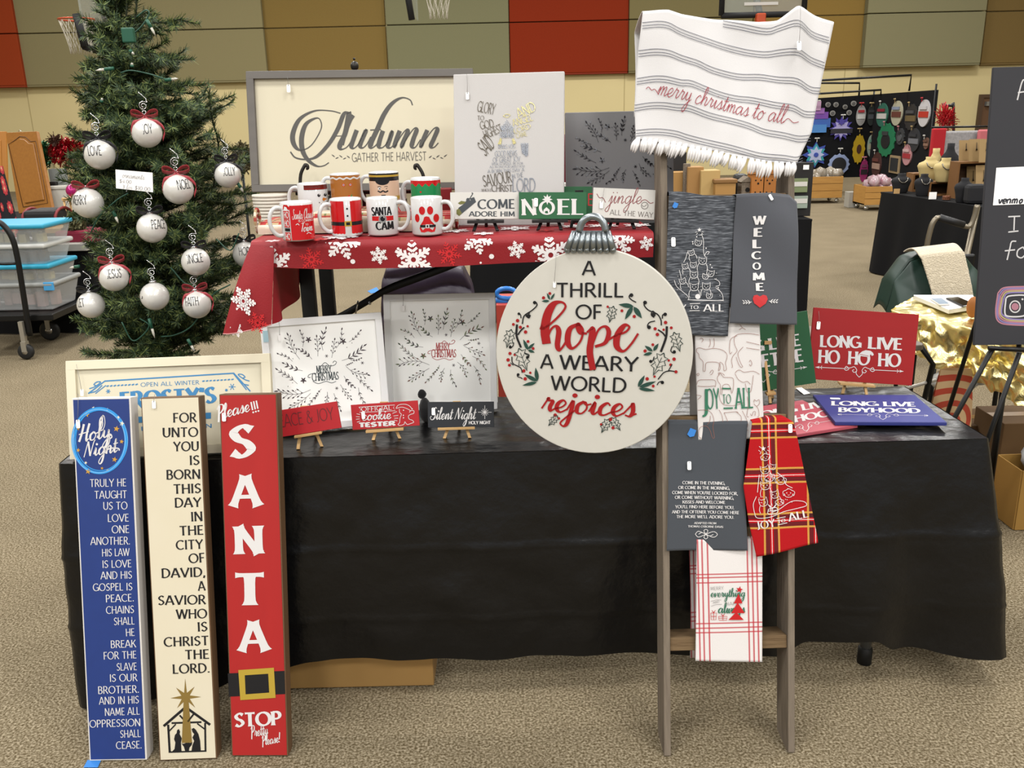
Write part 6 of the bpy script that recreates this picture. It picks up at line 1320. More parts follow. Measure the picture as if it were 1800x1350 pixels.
# ornaments
M_ball = mat('pearl_white_glass', 'd8d6d1', .3, .15, spec=.5, c2='cdcbc5', sc_=70, amt=.6, coat=.25); M_silv = mat('silver_metal', 'd6d6d6', .2, .95); M_bink = mat('thin_black_ink', '26262a', .5)
M_rrib = mat('red_sheer_ribbon', 'b8414a', .45, spec=.4, alpha=.85); M_brib = mat('black_sheer_ribbon', '26252a', .5, alpha=.9)
def ornament(px, py, rpx, word, label, rib=None, yy=2.72, ox=-.1, wd=1.0, hook=True, tilt=0.0, tails=True):
    c = on_y(px, py, yy); r = rpx * (c - CAM).dot(Ff) / FPX
    f = (CAM - c).normalized(); R = f.cross(V((0, 0, 1))).normalized() * -1; U = f.cross(R) * 1
    if U.z < 0: U = -U
    t = thing('ball_ornament', label, 'ornament', c, 'ball ornaments on the tree')
    part('ball', MB().sphere((c.x, c.y, c.z), r, 28), M_ball, t)
    part('cap', MB().lathe([(.0, .0), (r * .26, 0), (r * .26, r * .17), (r * .2, r * .22), (0, r * .22)], 14, M=Matrix.Translation(c + V((0, 0, r * .95)))), M_silv, t)
    if hook:
        P = [V((.0, 1.15)), V((-.12, 1.3)), V((0, 1.42)), V((.12, 1.3)), V((0, 1.17))]
        sp_ = [V((.30 * (1 - a / 22) * cos(a * .62 + 1.0), 1.72 + .30 * (1 - a / 22) * sin(a * .62 + 1.0))) for a in range(18)][::-1]
        P2 = sp_ + [V((.28, 1.95)), V((.2, 2.2)), V((-.05, 2.45)), V((-.2, 2.6))]
        q = MB(); q.tube([c + R * p.x * r + U * p.y * r + f * .004 for p in catmull(P, 3)], r * .03, 6); q.tube([c + R * p.x * r + U * p.y * r + f * .004 for p in P2], r * .034, 6)
        part('hook', q, M_silv, t)
    if word:
        vs, fs = caps(word, th=.12, tn=.085, nib=5, track=.04); x0, x1, y0, y1 = bounds(vs); W_ = wd
        def sp2(s_, t_, e):
            s_, t_ = s_ * cos(tilt) - t_ * sin(tilt), s_ * sin(tilt) + t_ * cos(tilt)
            k = math.hypot(s_, t_)
            if k > .97: s_, t_ = s_ / k * .97, t_ / k * .97
            return c + (R * s_ + U * t_ + f * math.sqrt(max(0, 1 - s_ * s_ - t_ * t_))) * (r + e)
        part('lettering', MB().add([sp2(math.sin(max(-1.45, min(1.45, ox + W_ * ((p.x - x0) / (x1 - x0) - .5)))), .02 + .62 * (p.y - .15), .0004 + p.z * .00003) for p in vs], fs), M_bink, t)
    if rib:
        m = M_rrib if rib == 'r' else M_brib; q = MB(); tp = c + U * r * 1.0 + f * r * .22
        for sg in (-1, 1):
            L = [V((0, 0)), V((.35, .32)), V((.72, .40)), (V((.85, .22))), V((.55, .06)), V((0, -.02))]; P = catmull(L, 4); n = len(P)
            q.grid(lambda u, v: (lambda p: tp + R * sg * p.x * r + U * p.y * r + f * r * (.12 * sin(u * pi) + (v - .5) * .4) + U * (v - .5) * r * .22)(P[min(int(u * (n - 1) + .5), n - 1)]), n - 1, 2)
            if tails:
                T_ = catmull([V((0, 0)), V((.3, -.25)), V((.75, -.35)), V((1.05 + .1 * sg, -.85)), V((.95, -1.3 - .2 * sg))], 4); k = len(T_)
                q.grid(lambda u, v: (lambda p: tp + R * sg * p.x * r + U * (p.y + (v - .5) * .26) * r + f * r * (.15 + .1 * sin(u * 5)))(T_[min(int(u * (k - 1) + .5), k - 1)]), k - 1, 1)
        part('ribbon_bow', q, m, t, solid=.0006)
    return t
ornament(258, 233, 26, 'JOY', 'pearl ball reading joy with a red ribbon, highest on the tree', 'r', 2.76, .08, .62, tilt=.05)
ornament(175, 271, 26.5, 'LOVE', 'pearl ball reading love with a black ribbon at the upper side', 'b', 2.74, -.3, .85)
ornament(155, 357, 26, 'MERRY', 'pearl ball reading merry beside the oak cabinet door', 'r', 2.74, -.6, 1.1, hook=False, tails=False)
ornament(313, 332, 26.5, 'NOEL', 'pearl ball with red ribbon beside the white price card', 'r', 2.72, .45, .9, tilt=.1)
ornament(400, 307, 23, 'JOLLY', 'pearl ball reading jolly at the tip near the autumn board', 'b', 2.80, .15, .9)
ornament(267, 401, 25.5, 'PEACE', 'pearl ball under the price card with a black ribbon', 'b', 2.70, .5, 1.0, tails=False)
ornament(344, 460, 24.5, 'JINGLE', 'pearl ball reading jingle in the middle of the tree', 'b', 2.70, -.05, 1.15, tilt=.06, tails=False)
ornament(432, 447, 22.5, 'HOPE', 'pearl ball reading hope half behind the snowflake cloth', 'b', 2.96, .0, 1.0, tails=False)
ornament(200, 487, 25, 'JESUS', 'pearl ball reading jesus with a red ribbon', 'r', 2.70, .05, .95)
ornament(272, 521, 24.5, 'J', 'plain pearl ball low on the tree with its letter turned aside', None, 2.69, -1.0, .15)
ornament(346, 535, 24.5, 'FAITH', 'pearl ball reading faith with a red ribbon, lowest on the tree', 'r', 2.69, -.35, .95)
ornament(160, 536, 23, 'LET', 'silvery ball with a black ribbon at the lowest branch tip', 'b', 2.72, -.75, .6, tails=False)
# price card in the tree
CB_ = Board(on_y(204, 331, 2.70), on_y(269, 338, 2.70) - on_y(204, 331, 2.70), rad(4))
tc_ = thing('price_card', 'white handwritten price card hanging in the tree', 'card', CB_.M); pts = [CB_.px(*p) for p in ((204, 331), (269, 338), (268, 303.5), (203, 298))]
part('card', MB().prism([(p.x, p.y) for p in pts], .0008), M_tag, tc_, world=False)
A = Art(CB_); kw = dict(th=.12, tn=.09)
A.fit(script('ornaments', slant=.1, **kw), (215, 312), (254, 316), 5, 0, base=(0, 1)); A.fit(caps('$4.00', th=.1, tn=.09), (210, 321), (231, 323), 6, 0, base=(0, 1)); A.fit(caps('3', th=.1, tn=.09), (215, 331), (219, 331.5), 6, 0, base=(0, 1)); A.fit(script('for', slant=.1, **kw), (222, 332), (233, 333), 4, 0, base=(0, 1)); A.fit(caps('$10.00', th=.1, tn=.09), (237, 333), (264, 336), 6.5, 0, base=(0, 1))
A.done(tc_, [mat('pencil_grey', '9a989a', .8)], 'handwriting')

# ================================================================ RIGHT END OF THE TABLE
cR, cQ = crop(1330, 540, 5.143), crop(1300, 640, 3.6)
z1 = TZ + .0045
yr = easel((1474, 673), (1536, 678), (1481, 692), (1523, 694), (1508, 600), z1, M_pine, 'natural wood easel under the red long live ho ho ho sign')
def arrow(A, p, q, m=0, s_=1.0):
    p, q = V(p), V(q); d = (q - p).normalized(); n = V((-d.y, d.x)); c = (p + q) / 2; L = (q - p).length
    for e, sg in ((p, -1), (q, 1)):
        A.line([c + d * sg * L * .17, e], 1.1 * s_, m, False); A.poly([e, e - d * sg * 7 * s_ + n * 2.4 * s_, e - d * sg * 5 * s_, e - d * sg * 7 * s_ - n * 2.4 * s_], m); A.line([e - d * sg * 11 * s_ + n * 3 * s_, e - d * sg * 9 * s_, e - d * sg * 11 * s_ - n * 3 * s_], .9 * s_, m, False)
    for sg in (-1, 1):
        A.line([c + d * sg * L * f + n * g * s_ for f, g in ((.17, 0), (.15, -4), (.12, 0), (.15, 3), (.17, 0), (.1, -2), (.06, -4), (.03, 2), (.055, 6), (.08, 3), (.06, 1))], 1.1 * s_, m)
        A.line([c + d * sg * L * f + n * g * s_ for f, g in ((.03, 2), (.035, 8), (0, 14))], 1.1 * s_, m)
M_signred = mat('red_wood_sign', 'a8161a', .55, spec=.3, c2='9c1216', sc_=20, stretch=(.2, 1, 1), amt=.9)
KW = dict(th=.24, tn=.11, nib=10, flare=.3, track=.06)
Br = board((1419, 666), (1603, 678), 12, y=yr - .012); w, h = Br.size((1422.4, 544.3), (1607.7, 547.8), (1603, 678))
ts = plate('wood_sign', Br, w, h, .008, M_signred, M_signred, 'red wooden sign reading long live ho ho ho on an easel', 'sign', inset=.0006, bev=.001)
A = Art(Br)
A.fit(caps('LONG', **KW), cR(568, 358), cR(950, 370), 20.5, 0, base=(0, 1)); A.fit(caps('LIVE', **KW), cR(1000, 373), cR(1310, 388), 20.5, 0, base=(0, 1))
for l, r in (((552, 503), (750, 512)), ((820, 515), (1022, 526)), ((1092, 533), (1303, 541))): A.fit(caps('HO', **KW), cR(*l), cR(*r), 23, 0, base=(0, 1))
A.poly([cR(*p) for p in ((925, 430), (950, 400), (985, 388), (1030, 395), (1050, 412), (1058, 432), (1040, 440), (1028, 425), (1015, 455), (1000, 450), (930, 440))], 0, lift=.0003); A.line([cR(930, 425), cR(1010, 442)], .8, 1, False, lift=.0008)
arrow(A, cR(532, 542), cR(1325, 580)); A.done(ts, [M_vinyl, M_signred]); price_tag(Br, (1438, 572), 'white price tag on the red ho ho ho sign', (1438, 547), 14)
yg = easel((1346, 692), (1362, 690), (1354, 709), (1376, 706), (1350, 600), z1, M_pine, 'natural wood easel under the green long live sign', back=.04)
M_signgr = mat('green_wood_sign', '1f5a35', .55, spec=.3)
Bg = board((1252, 701), (1435, 673), 11, y=yg + .01); w, h = Bg.size((1228, 575), (1407.8, 548.7), (1435, 673))
tg = plate('wood_sign', Bg, w, h, .008, M_signgr, M_signgr, 'green wooden long live sign partly hidden behind the ladder', 'sign', inset=.0006, bev=.001)
A = Art(Bg); A.fit(caps('LONG LIVE', **KW), (1262, 629), (1407, 607), 20, 0, base=(0, 1)); A.fit(caps('MISTLETOE', **KW), (1258, 658), (1412, 635), 22, 0, base=(0, 1)); arrow(A, (1262, 671), (1418, 645)); A.done(tg, [M_vinyl])
FBd = Board(V((0, 0, z1)), V((1, 0, 0)), up=V((0, 1, 0)))
def flat_sign(quad, z, t_, m, label, texts):
    P = [on_z(*p, z + t_) for p in quad]          # TL TR BR BL on the table
    ex = (P[2] - P[3]); B = Board(P[3], ex, up=(P[0] - P[3]))
    w, h = ex.length, (P[0] - P[3]).dot(B.ey)
    t = plate('wood_sign', B, w, h, t_ - .0004, m, m, label, 'sign', inset=.0006, bev=.001); A = Art(B)
    for fn in texts: fn(A)
    A.done(t, [M_vinyl]); return B
flat_sign(((1282, 722), (1425, 698), (1508, 747), (1352, 772)), z1 + .001, .009, mat('pink_wood_sign', 'b8525f', .55), 'pink wooden sign lying flat under the blue one', [lambda A: A.fit(caps('LONG LIVE', **KW), (1322, 738), (1462, 713), 11, 0, base=(0, 1)), lambda A: A.fit(caps('GIRLHOOD', **KW), (1338, 754), (1480, 728), 12, 0, base=(0, 1)), lambda A: arrow(A, (1345, 761), (1486, 735), 0, .8)])
Bb = flat_sign(((1423.6, 694), (1601, 697), (1664.7, 742.8), (1468, 742)), z1 + .011, .010, mat('blue_wood_sign', '333a86', .55, c2='2c3378', sc_=20, amt=1), 'navy blue wooden sign reading long live boyhood, lying flat', [lambda A: A.fit(caps('LONG LIVE', **KW), (1460.5, 713.6), (1609.7, 715.6), 8.6, 0, base=(-.07, 1.07)), lambda A: A.fit(caps('BOYHOOD', **KW), (1472.8, 725.2), (1619, 727.2), 9, 0, base=(-.07, 1.07)), lambda A: arrow(A, (1472, 729), (1632, 731), 0, .6)])
price_tag(Bb, (1468, 701.5), 'white price tag lying on the blue boyhood sign', None, 5, rot=1.5, e=.002)
q = MB(); P = [on_z(*p, z1 + .001) for p in ((1399, 683), (1409, 682), (1424, 692), (1413, 694))]; q.hexa(P, V((0, 0, .002))); single('folded_paper', q, M_tag, 'folded white paper slip on the black table behind the blue sign', 'paper')
# black bundle behind the cookie tester sign
q = MB(); c = on_z(746, 752, z1); q.sphere((c.x, c.y + .05, z1 + .038), .034, 16, sq=(.55, .8, 1.1)); q.sphere((c.x - .008, c.y + .055, z1 + .085), .016, 12, sq=(.8, .8, .9))
for v in q.v: v += V((.003 * noise.noise(v * 60), .003 * noise.noise(v * 60 + V((5, 0, 0))), 0))
single('cloth_pouch', q, mat('black_velvet', '101012', .9, sheen=.2), 'black cloth pouch between the red and black small signs', 'pouch', at=V((c.x, c.y + .05, z1)))
# ---------------- chalkboard on a black easel
Yk = 2.86
KB = board((1712, 607), (1812, 604), 7, y=Yk); KB = Board(KB.o, V((1, -.04, 0)), rad(7)); h = KB.px(1757, 118).y; w = .62
M_slate = mat('chalkboard', '35353a', .75, c2='2f2f34', sc_=3, amt=1)
tk_ = plate('chalkboard_sign', KB, w, h, .012, M_slate, M_slate, 'black chalkboard on an easel with chalk writing and a payment card', 'sign', inset=.0008)
M_chalk = mat('white_chalk', 'd8d6d6', .9)
for nm, S_ in (('letter', ([(1788, 176), (1796, 145), (1802, 143), (1812, 172)], [(1789, 163), (1808, 160)])), ('letter', ([(1772, 381), (1793, 380)], [(1783, 381), (1782, 405)], [(1772, 408), (1790, 406)])), ('word', ([(1786, 424), (1778, 425), (1775, 436), (1770, 457)], [(1766, 441), (1784, 439)], [(1798, 434), (1789, 440), (1788, 450), (1796, 453), (1803, 444), (1798, 434)]))):
    A = Art(KB)
    for P in S_: A.line(P, 2.2, 0)
    A.done(tk_, M_chalk, 'chalk_' + nm)
A = Art(KB)
for k, (dx, m) in enumerate(((0, 1), (2.5, 2), (5, 1), (7.5, 3), (10, 2))):
    A.line([(1754 + dx, 515 + dx), (1764 + dx * .6, 506 + dx), (1790, 504 + dx), (1830 - dx, 505 + dx), (1834 - dx, 520), (1832 - dx, 555 - dx), (1822 - dx, 570 - dx), (1780, 571 - dx), (1756 + dx, 566 - dx), (1750 + dx, 548), (1754 + dx, 515 + dx)], 2.4, m)
A.line([(1768, 524), (1775, 520), (1800, 519), (1806, 526), (1803, 550), (1795, 556), (1772, 556), (1766, 549), (1768, 524)], 2.6, 0); A.line([(1784 + 9 * cos(a * .52), 539 - 10 * sin(a * .52)) for a in range(13)], 2.2, 0, k=2); A.disc((1784, 539), 6.5, 1); A.disc((1797, 526), 1.8, 0)
A.done(tk_, [mat('white_chalk', 'd8d6d6', .9), mat('pink_chalk', 'b77f8e', .9), mat('violet_chalk', '8d80b4', .9), mat('yellow_chalk', 'b9ab78', .9)], 'chalk_logo')
pc = thing('payment_card', 'white venmo payment card taped to the chalkboard', 'card', KB.M @ Matrix.Translation(KB.P((0, 0), .002))); pts = [KB.px(*p) for p in ((1745, 361), (1818, 358), (1823, 292), (1751, 295))]
part('card', MB().prism([(p.x, p.y) for p in pts], .001), M_tag, pc, world=False)
A = Art(KB)
def low(x, y, s_, P): A.line([(x + s_ * p[0] + .22 * s_ * p[1], y - s_ * p[1]) for p in P], 2.3, 0)
for x, P in ((1754, ((0, 1), (.35, .02), (.75, 1))), (1761, ((.08, .5), (.75, .55), (.7, .95), (.2, .9), (.05, .4), (.3, 0), (.72, .1))), (1769, ((0, 1), (0, 0))), (1769, ((0, .7), (.4, 1), (.72, .8), (.7, 0))), (1778, ((0, 1), (0, 0))), (1778, ((0, .7), (.3, 1), (.55, .8), (.55, 0))), (1778, ((.55, .7), (.85, 1), (1.1, .8), (1.1, 0))), (1790.5, ((.4, 1), (.02, .6), (.2, .02), (.6, .3), (.62, .8), (.4, 1)))): low(x, 357.5, 7.5, P)
A.done(pc, [mat('navy_print', '20242f', .6)])
te_ = thing('floor_easel', 'black metal floor easel holding the chalkboard', 'easel', V((on_y(1760, 700, Yk).x, Yk, 0)))
ME = mat('black_easel_metal', '121212', .4, .3)
part('ledge', MB().tube([on_y(1738, 612, Yk - .03), on_y(1845, 617, Yk - .03)], .008, 8), ME, te_)
for (a, b, c, d) in ((1744, 614, 1689, 714), (1792, 620, 1738, 768)):
    p, q_ = on_y(a, b, Yk - .02), on_y(c, d, Yk + .03); dr = q_ - p; e = p + dr * ((p.z - .004) / -dr.z); part('leg', MB().tube([p, e], .0085, 8), ME, te_)
p = on_y(1800, 300, Yk + .15); part('leg', MB().tube([p, V((p.x + .02, Yk + .62, .004))], .0085, 8), ME, te_, label='rear prop leg')
part('mast', MB().tube([on_y(1790, 618, Yk + .02), on_y(1830, 140, Yk + .13)], .008, 8), ME, te_)
# ---------------- folding table with rounded corner behind the red sign
Yt = 3.16; p = on_y(1628, 612, Yt); zt_ = p.z
tt_ = thing('side_table', 'grey brown folding table with a rounded corner behind the red sign', 'table', V((p.x - .35, Yt + .2, 0)))
out = [(p.x - .75, Yt), (p.x - .03, Yt)] + [(p.x - .03 + .03 * sin(rad(a)), Yt + .03 - .03 * cos(rad(a))) for a in (30, 60, 90)] + [(p.x - .02, Yt + .34), (p.x - .75, Yt + .34)]
q = MB(); q.prism(out, .022, M=Matrix.Translation((0, 0, zt_ + .012)))
part('tabletop', q, mat('taupe_laminate', '6f6558', .5), tt_, bevel=.004)
a, b = on_y(1640, 640, Yt + .1), on_y(1624, 706, Yt + .1); dr = b - a; part('leg', MB().tube([V((a.x - .06, Yt + .1, zt_ - .012)), a, a + dr * ((a.z - .003) / -dr.z)], .011, 8), ME, tt_)
part('leg', MB().tube([V((p.x - .68, Yt + .1, zt_ - .01)), V((p.x - .66, Yt + .1, .003))], .011, 8), ME, tt_); part('brace', MB().tube([on_y(1560, 692, Yt + .1), on_y(1645, 668, Yt + .1)], .007, 8), mat('pale_steel', 'b8b2a8', .4, .5), tt_)
# ---------------- gold foil covered table
za = .74
Ag, Bg_, Cg = on_z(1566, 546, za), on_z(1830, 606, za), on_z(1604, 524, za); Dg = Bg_ + (Cg - Ag) + V((.3, .2, 0))
def goldfoil():
    m = mat('gold_foil', 'f6e7a6', .27, 1.0); return m
tgd = thing('vendor_table', 'folding table under the crumpled gold foil cover', 'table', V((2.3, 3.7, 0)))
off = V((0, 0, -.035))
part('tabletop', MB().hexa([Ag + off + V((.03, .03, 0)), Bg_ + off + V((0, .03, 0)), Dg + off, Cg + off + V((.02, -.01, 0))], V((0, 0, .022))), mat('table_laminate', ''), tgd)
for f in (.22, .85): g = Ag.lerp(Bg_, f) + V((.04, .1, 0)); part('leg', MB().tube([V((g.x, g.y, za - .035)), V((g.x, g.y, .003))], .013, 8), ME, tgd)
HEM = [(1588, 618), (1606, 630), (1627, 637), (1660, 656), (1710, 677), (1731, 690), (1770, 699), (1800, 712), (1832, 728)]
def crump(p, a=.010):
    a *= 1.3
    return V((noise.noise(p * 10), noise.noise(p * 10 + V((7, 3, 1))), noise.noise(p * 10 + V((2, 9, 4))))) * a * 1.6 + V((noise.noise(p * 27 + V((1, 1, 1))), noise.noise(p * 27 + V((7, 3, 1))), noise.noise(p * 27 + V((2, 9, 4))))) * a * .9
def gtop(u, v): p = Ag.lerp(Bg_, u).lerp(Cg.lerp(Dg, u), v); return p + crump(p, .004) * min(1, v * 6 + .2) + V((0, 0, .004))
def gdrape(u, v):
    i = u * (len(HEM) - 1); k = min(int(i), len(HEM) - 2); hx = HEM[k][0] + (HEM[k + 1][0] - HEM[k][0]) * (i - k); hy = HEM[k][1] + (HEM[k + 1][1] - HEM[k][1]) * (i - k)
    tp = Ag.lerp(Bg_, u); b = on_y(hx, hy, tp.y - .06); p = tp.lerp(b, v); p.y = tp.y - .06 * v ** .6
    return p + crump(p, .016) * min(1, v * 5) + V((0, .012 * sin(u * 25 + v * 3) * v, .004))
def gside(u, v):
    tp = Ag.lerp(Cg, u); b = V((tp.x - .03 - .02 * u, tp.y - .03, za - .16 - .02 * sin(u * 4))); p = tp.lerp(b, v); return p + crump(p, .012) * min(1, v * 5) + V((0, 0, .004))
q = MB(); q.grid(gtop, 70, 22, 0, False); q.grid(gdrape, 150, 46, 0, False); q.grid(gside, 30, 18, 0, False)
single('foil_cover', q, goldfoil(), 'crumpled gold foil sheet covering the table beside the chalkboard', 'table cover', at=(Ag + Bg_) / 2)
q = MB(); P = [on_z(*p, za + .012) for p in ((1605, 526), (1667, 552), (1722, 543), (1708, 526))]
tn_ = thing('sketch_pad', 'thick white paper pad on the gold covered table', 'paper pad', P[0] * .5 + P[2] * .5)
part('pages', q.hexa(P, V((0, 0, .018))), mat('paper_white', 'dcdad6', .6), tn_, bevel=.002); part('top_sheet', MB().hexa([p + V((0, 0, .0185)) for p in P], V((.002, .002, .001))), M_tag, tn_)
def phone(quad, m, label):
    P = [on_z(*p, za + .0325) for p in quad]; t = thing('phone', label, 'phone', P[0] * .5 + P[2] * .5); part('body', MB().hexa(P, V((0, 0, .007))), m, t, bevel=.003)
    c = sum(P, V()) / 4; part('screen', MB().hexa([c + (p - c) * .88 + V((0, 0, .0074)) for p in P], V((0, 0, .0004))), mat('phone_screen' + label[:5], '9fb0c4' if 'white' in label else '0b0b0d', .1), t)
phone(((1634, 527), (1651, 538), (1670, 537), (1655, 526)), M_white, 'white phone lying on the paper pad'); phone(((1662, 526), (1693, 541), (1714, 537), (1684, 524)), mat('phone_black', '101014', .2), 'black phone lying on the paper pad nearest the chalkboard')
q = MB(); a = on_z(1708, 560, za + .012); q.sphere((a.x + .01, a.y + .02, za + .055), .045, 12, sq=(.55, .6, 1)); single('paper_bag', q, mat('orange_paper', 'a5652a', .7), 'small orange brown paper bag standing by the chalkboard edge', 'bag')
# ---------------- under the gold table
def swirl():
    m = mat('swirl_print', 'd3b184', .7); nt = m.node_tree; b = nt.nodes['Principled BSDF']; tc = nt.nodes.new('ShaderNodeTexCoord'); wv = nt.nodes.new('ShaderNodeTexWave'); wv.wave_type = 'RINGS'; wv.rings_direction = 'Y'; wv.inputs['Scale'].default_value = 6; wv.inputs['Distortion'].default_value = .6
    nt.links.new(tc.outputs['Object'], wv.inputs['Vector']); r = nt.nodes.new('ShaderNodeValToRGB'); r.color_ramp.interpolation = 'CONSTANT'; r.color_ramp.elements[0].color = sc3('d3b184', .74); r.color_ramp.elements[1].color = sc3('b8452c', .74); r.color_ramp.elements[1].position = .55
    nt.links.new(wv.outputs['Color'], r.inputs[0]); nt.links.new(r.outputs[0], b.inputs['Base Color']); return m
a = on_y(1672, 725, 3.42); q = MB(); top = on_y(1660, 650, 3.42).z
q.grid(lambda u, v: V((a.x + (u - .5) * .19 * (1 - .35 * v ** 3), 3.42 - .05 * sin(pi * u) * (1 - .7 * v) , .004 + (top - .004) * v)), 14, 16); q.grid(lambda u, v: V((a.x - (u - .5) * .19 * (1 - .35 * v ** 3), 3.43 + .05 * sin(pi * u) * (1 - .7 * v), .004 + (top - .004) * v)), 14, 16)
single('gift_bag', q, swirl(), 'tan gift bag with red spiral stripes under the gold covered table', 'bag', at=V((a.x - .01, 3.37, on_y(1668, 738, 3.42).z)))
q = MB(); b = on_y(1690, 660, 3.5)
for i in range(7): q.sphere((b.x + .05 * (i % 4) - .06, 3.52 + .02 * (i % 3), b.z - .03 + .02 * (i % 2)), .04, 10)
for v in q.v: v += V((noise.noise(v * 30), noise.noise(v * 30 + V((3, 3, 3))), noise.noise(v * 30 + V((6, 1, 3))))) * .012
single('plastic_bag', q, mat('clear_plastic', 'c9c9c6', .25, alpha=.75), 'crumpled clear plastic bag behind the spiral gift bag', 'bag')
def carton(cornerpx, leftpx, hpx_top, dep, label, m, hole=None, open_=True):
    c = on_z(*cornerpx, .003); l = on_z(*leftpx, .003); ex = (l - c); n = V((ex.y, -ex.x, 0)).normalized(); n = n if n.x > 0 else -n; zt = on_y(hpx_top[0], hpx_top[1], c.y).z
    t = thing('cardboard_box', label, 'box', (c + l) / 2); D = n * dep; H = V((0, 0, zt)); q = MB(); th = .005
    for p0, p1 in ((c, l), (l, l + D), (l + D, c + D), (c + D, c)): 
        d = (p1 - p0).normalized(); nn = V((-d.y, d.x, 0)) * th; q.hexa([p0, p1, p1 + nn, p0 + nn], H)
    q.hexa([c, l, l + D, c + D], V((0, 0, .004))); part('carton', q, m, t, bevel=.001)
    if hole:
        x = on_plane(*hole, c, n); e = (l - c).normalized(); v, f = dot((0, 0), .021, 14, .028); part('hand_hole', MB().add([x + e * p.x + V((0, 0, p.y)) - n * .0012 for p in v], f), mat('hole_black', '0c0a08', .9), t)
    return c, l, D, zt
M_card2 = mat('cardboard_ochre', 'a8803c', .8, c2='9c7534', sc_=5, amt=.9)
c, l, D, zt_b = carton((1782, 931), (1742, 899), (1786, 829), .42, 'open ochre cardboard box with a hand hole beside the black table', M_card2, (1746, 849))
q = MB()
for i in range(6): q.sphere((c + (l - c) * (.25 + .12 * i) + D * (.25 + .1 * (i % 3)) + V((0, 0, zt_b - .01 + .02 * (i % 2)))).to_tuple(), .055, 10)
for v in q.v: v += V((noise.noise(v * 22), noise.noise(v * 22 + V((3, 3, 3))), noise.noise(v * 22 + V((6, 1, 3))))) * .02
single('bubble_wrap', q, mat('white_plastic_wrap', 'b9bcc0', .3, spec=.5), 'white plastic wrap bulging out of the open cardboard box', 'packing wrap')
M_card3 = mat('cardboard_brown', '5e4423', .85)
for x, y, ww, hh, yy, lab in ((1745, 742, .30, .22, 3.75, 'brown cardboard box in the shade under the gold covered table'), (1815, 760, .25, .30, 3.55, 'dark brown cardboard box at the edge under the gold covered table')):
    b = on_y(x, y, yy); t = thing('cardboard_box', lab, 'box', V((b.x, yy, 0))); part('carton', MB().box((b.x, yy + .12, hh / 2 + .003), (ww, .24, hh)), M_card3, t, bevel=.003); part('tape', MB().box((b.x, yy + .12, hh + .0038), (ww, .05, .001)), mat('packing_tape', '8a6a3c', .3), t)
# ---------------- chair with the green jacket and the fleece
Yc = 4.62
def O(px, py, y): return on_y(px, py, y)
tch = thing('folding_chair', 'chair under the green quilted jacket', 'chair', V((O(1640, 540, Yc).x, Yc, 0))); xa_, xb_ = O(1590, 500, Yc).x, O(1712, 500, Yc).x; ztop_ = O(1650, 446, Yc).z
part('backrest', MB().box(((xa_ + xb_) / 2, Yc + .03, ztop_ - .16), (xb_ - xa_, .03, .30)), ME, tch, bevel=.01); part('seat', MB().box(((xa_ + xb_) / 2, Yc - .2, .45), (xb_ - xa_, .42, .03)), ME, tch, bevel=.01)
for x in (xa_ + .02, xb_ - .02):
    part('leg', MB().tube([V((x, Yc + .03, ztop_ - .04)), V((x, Yc + .02, .004))], .012, 8), ME, tch); part('leg', MB().tube([V((x, Yc - .38, .44)), V((x, Yc - .38, .004))], .012, 8), ME, tch)
JK = [(1558, 548), (1574, 495), (1600, 460), (1640, 444), (1690, 446), (1716, 475), (1732, 548)]
q = MB(); tops = [O(x, y, Yc - .06) for x, y in JK]
def jack(u, v):
    an = pi * u; i = u * (len(JK) - 1); k = min(int(i), len(JK) - 2); tp = tops[k].lerp(tops[k + 1], i - k); zb0 = .42
    mid = V(((tops[0].x + tops[-1].x) / 2, Yc - .05, 0)); p = V((tp.x, Yc - .05, tp.z)).lerp(V((mid.x + (tp.x - mid.x) * 1.06, Yc - .14 , zb0)), v)
    p.y -= .10 * sin(pi * min(1, v * 1.6) * .5) * sin(pi * u) ** .5
    d1 = abs(sin((p.x * 11 + p.z * 13))); d2 = abs(sin((p.x * 11 - p.z * 13))); return p + V((0, -.014 * (d1 * d2) ** .5 + .01 * noise.noise(p * 8), 0))
q.grid(jack, 60, 40)
q.grid(lambda u, v: (lambda p: V((p.x, Yc - .05 + .16 * v, p.z + .02 * sin(pi * v) - .05 * max(0, v - .7))))(tops[min(int(u * 6), 5)].lerp(tops[min(int(u * 6), 5) + 1], u * 6 - min(int(u * 6), 5))), 30, 8)
single('quilted_jacket', q, mat('dark_green_nylon', '17342b', .45, spec=.4), 'dark green quilted jacket hung over the chair behind the gold covered table', 'jacket', at=V((O(1640, 540, Yc).x, Yc - .1, .45)), solid=.004)
q = MB(); FL = [(1618, 452), (1694, 443), (1708, 540), (1640, 542)]
f0, f1, f2, f3 = [O(x, y, Yc - .2 - (.03 if y > 500 else 0)) for x, y in FL]
q.grid(lambda u, v: f0.lerp(f1, u).lerp(f3.lerp(f2, u), v) + V((0, -.03 * sin(pi * v * .6), .006 * noise.noise(V((u * 30, v * 40, 1))))), 44, 50); q.grid(lambda u, v: f0.lerp(f1, u) + V((0, .20 * v, .03 * sin(pi * v))), 44, 10)
single('fleece_throw', q, mat('cream_fleece', 'd9cbb0', .95, sheen=.4, bump=.9, bsc=160), 'cream fleece throw laid over the green jacket', 'throw', at=(f2 + f3) / 2, solid=.006)
Ym = 5.6; tm = thing('metal_armchair', 'bronze metal framed armchair behind the green jacket', 'chair', V((O(1670, 470, Ym).x, Ym, 0))); MB_ = mat('bronze_tube', '8b8272', .35, .7)
def tz(p, q_): d = q_ - p; return p + d * ((p.z - .004) / -d.z)
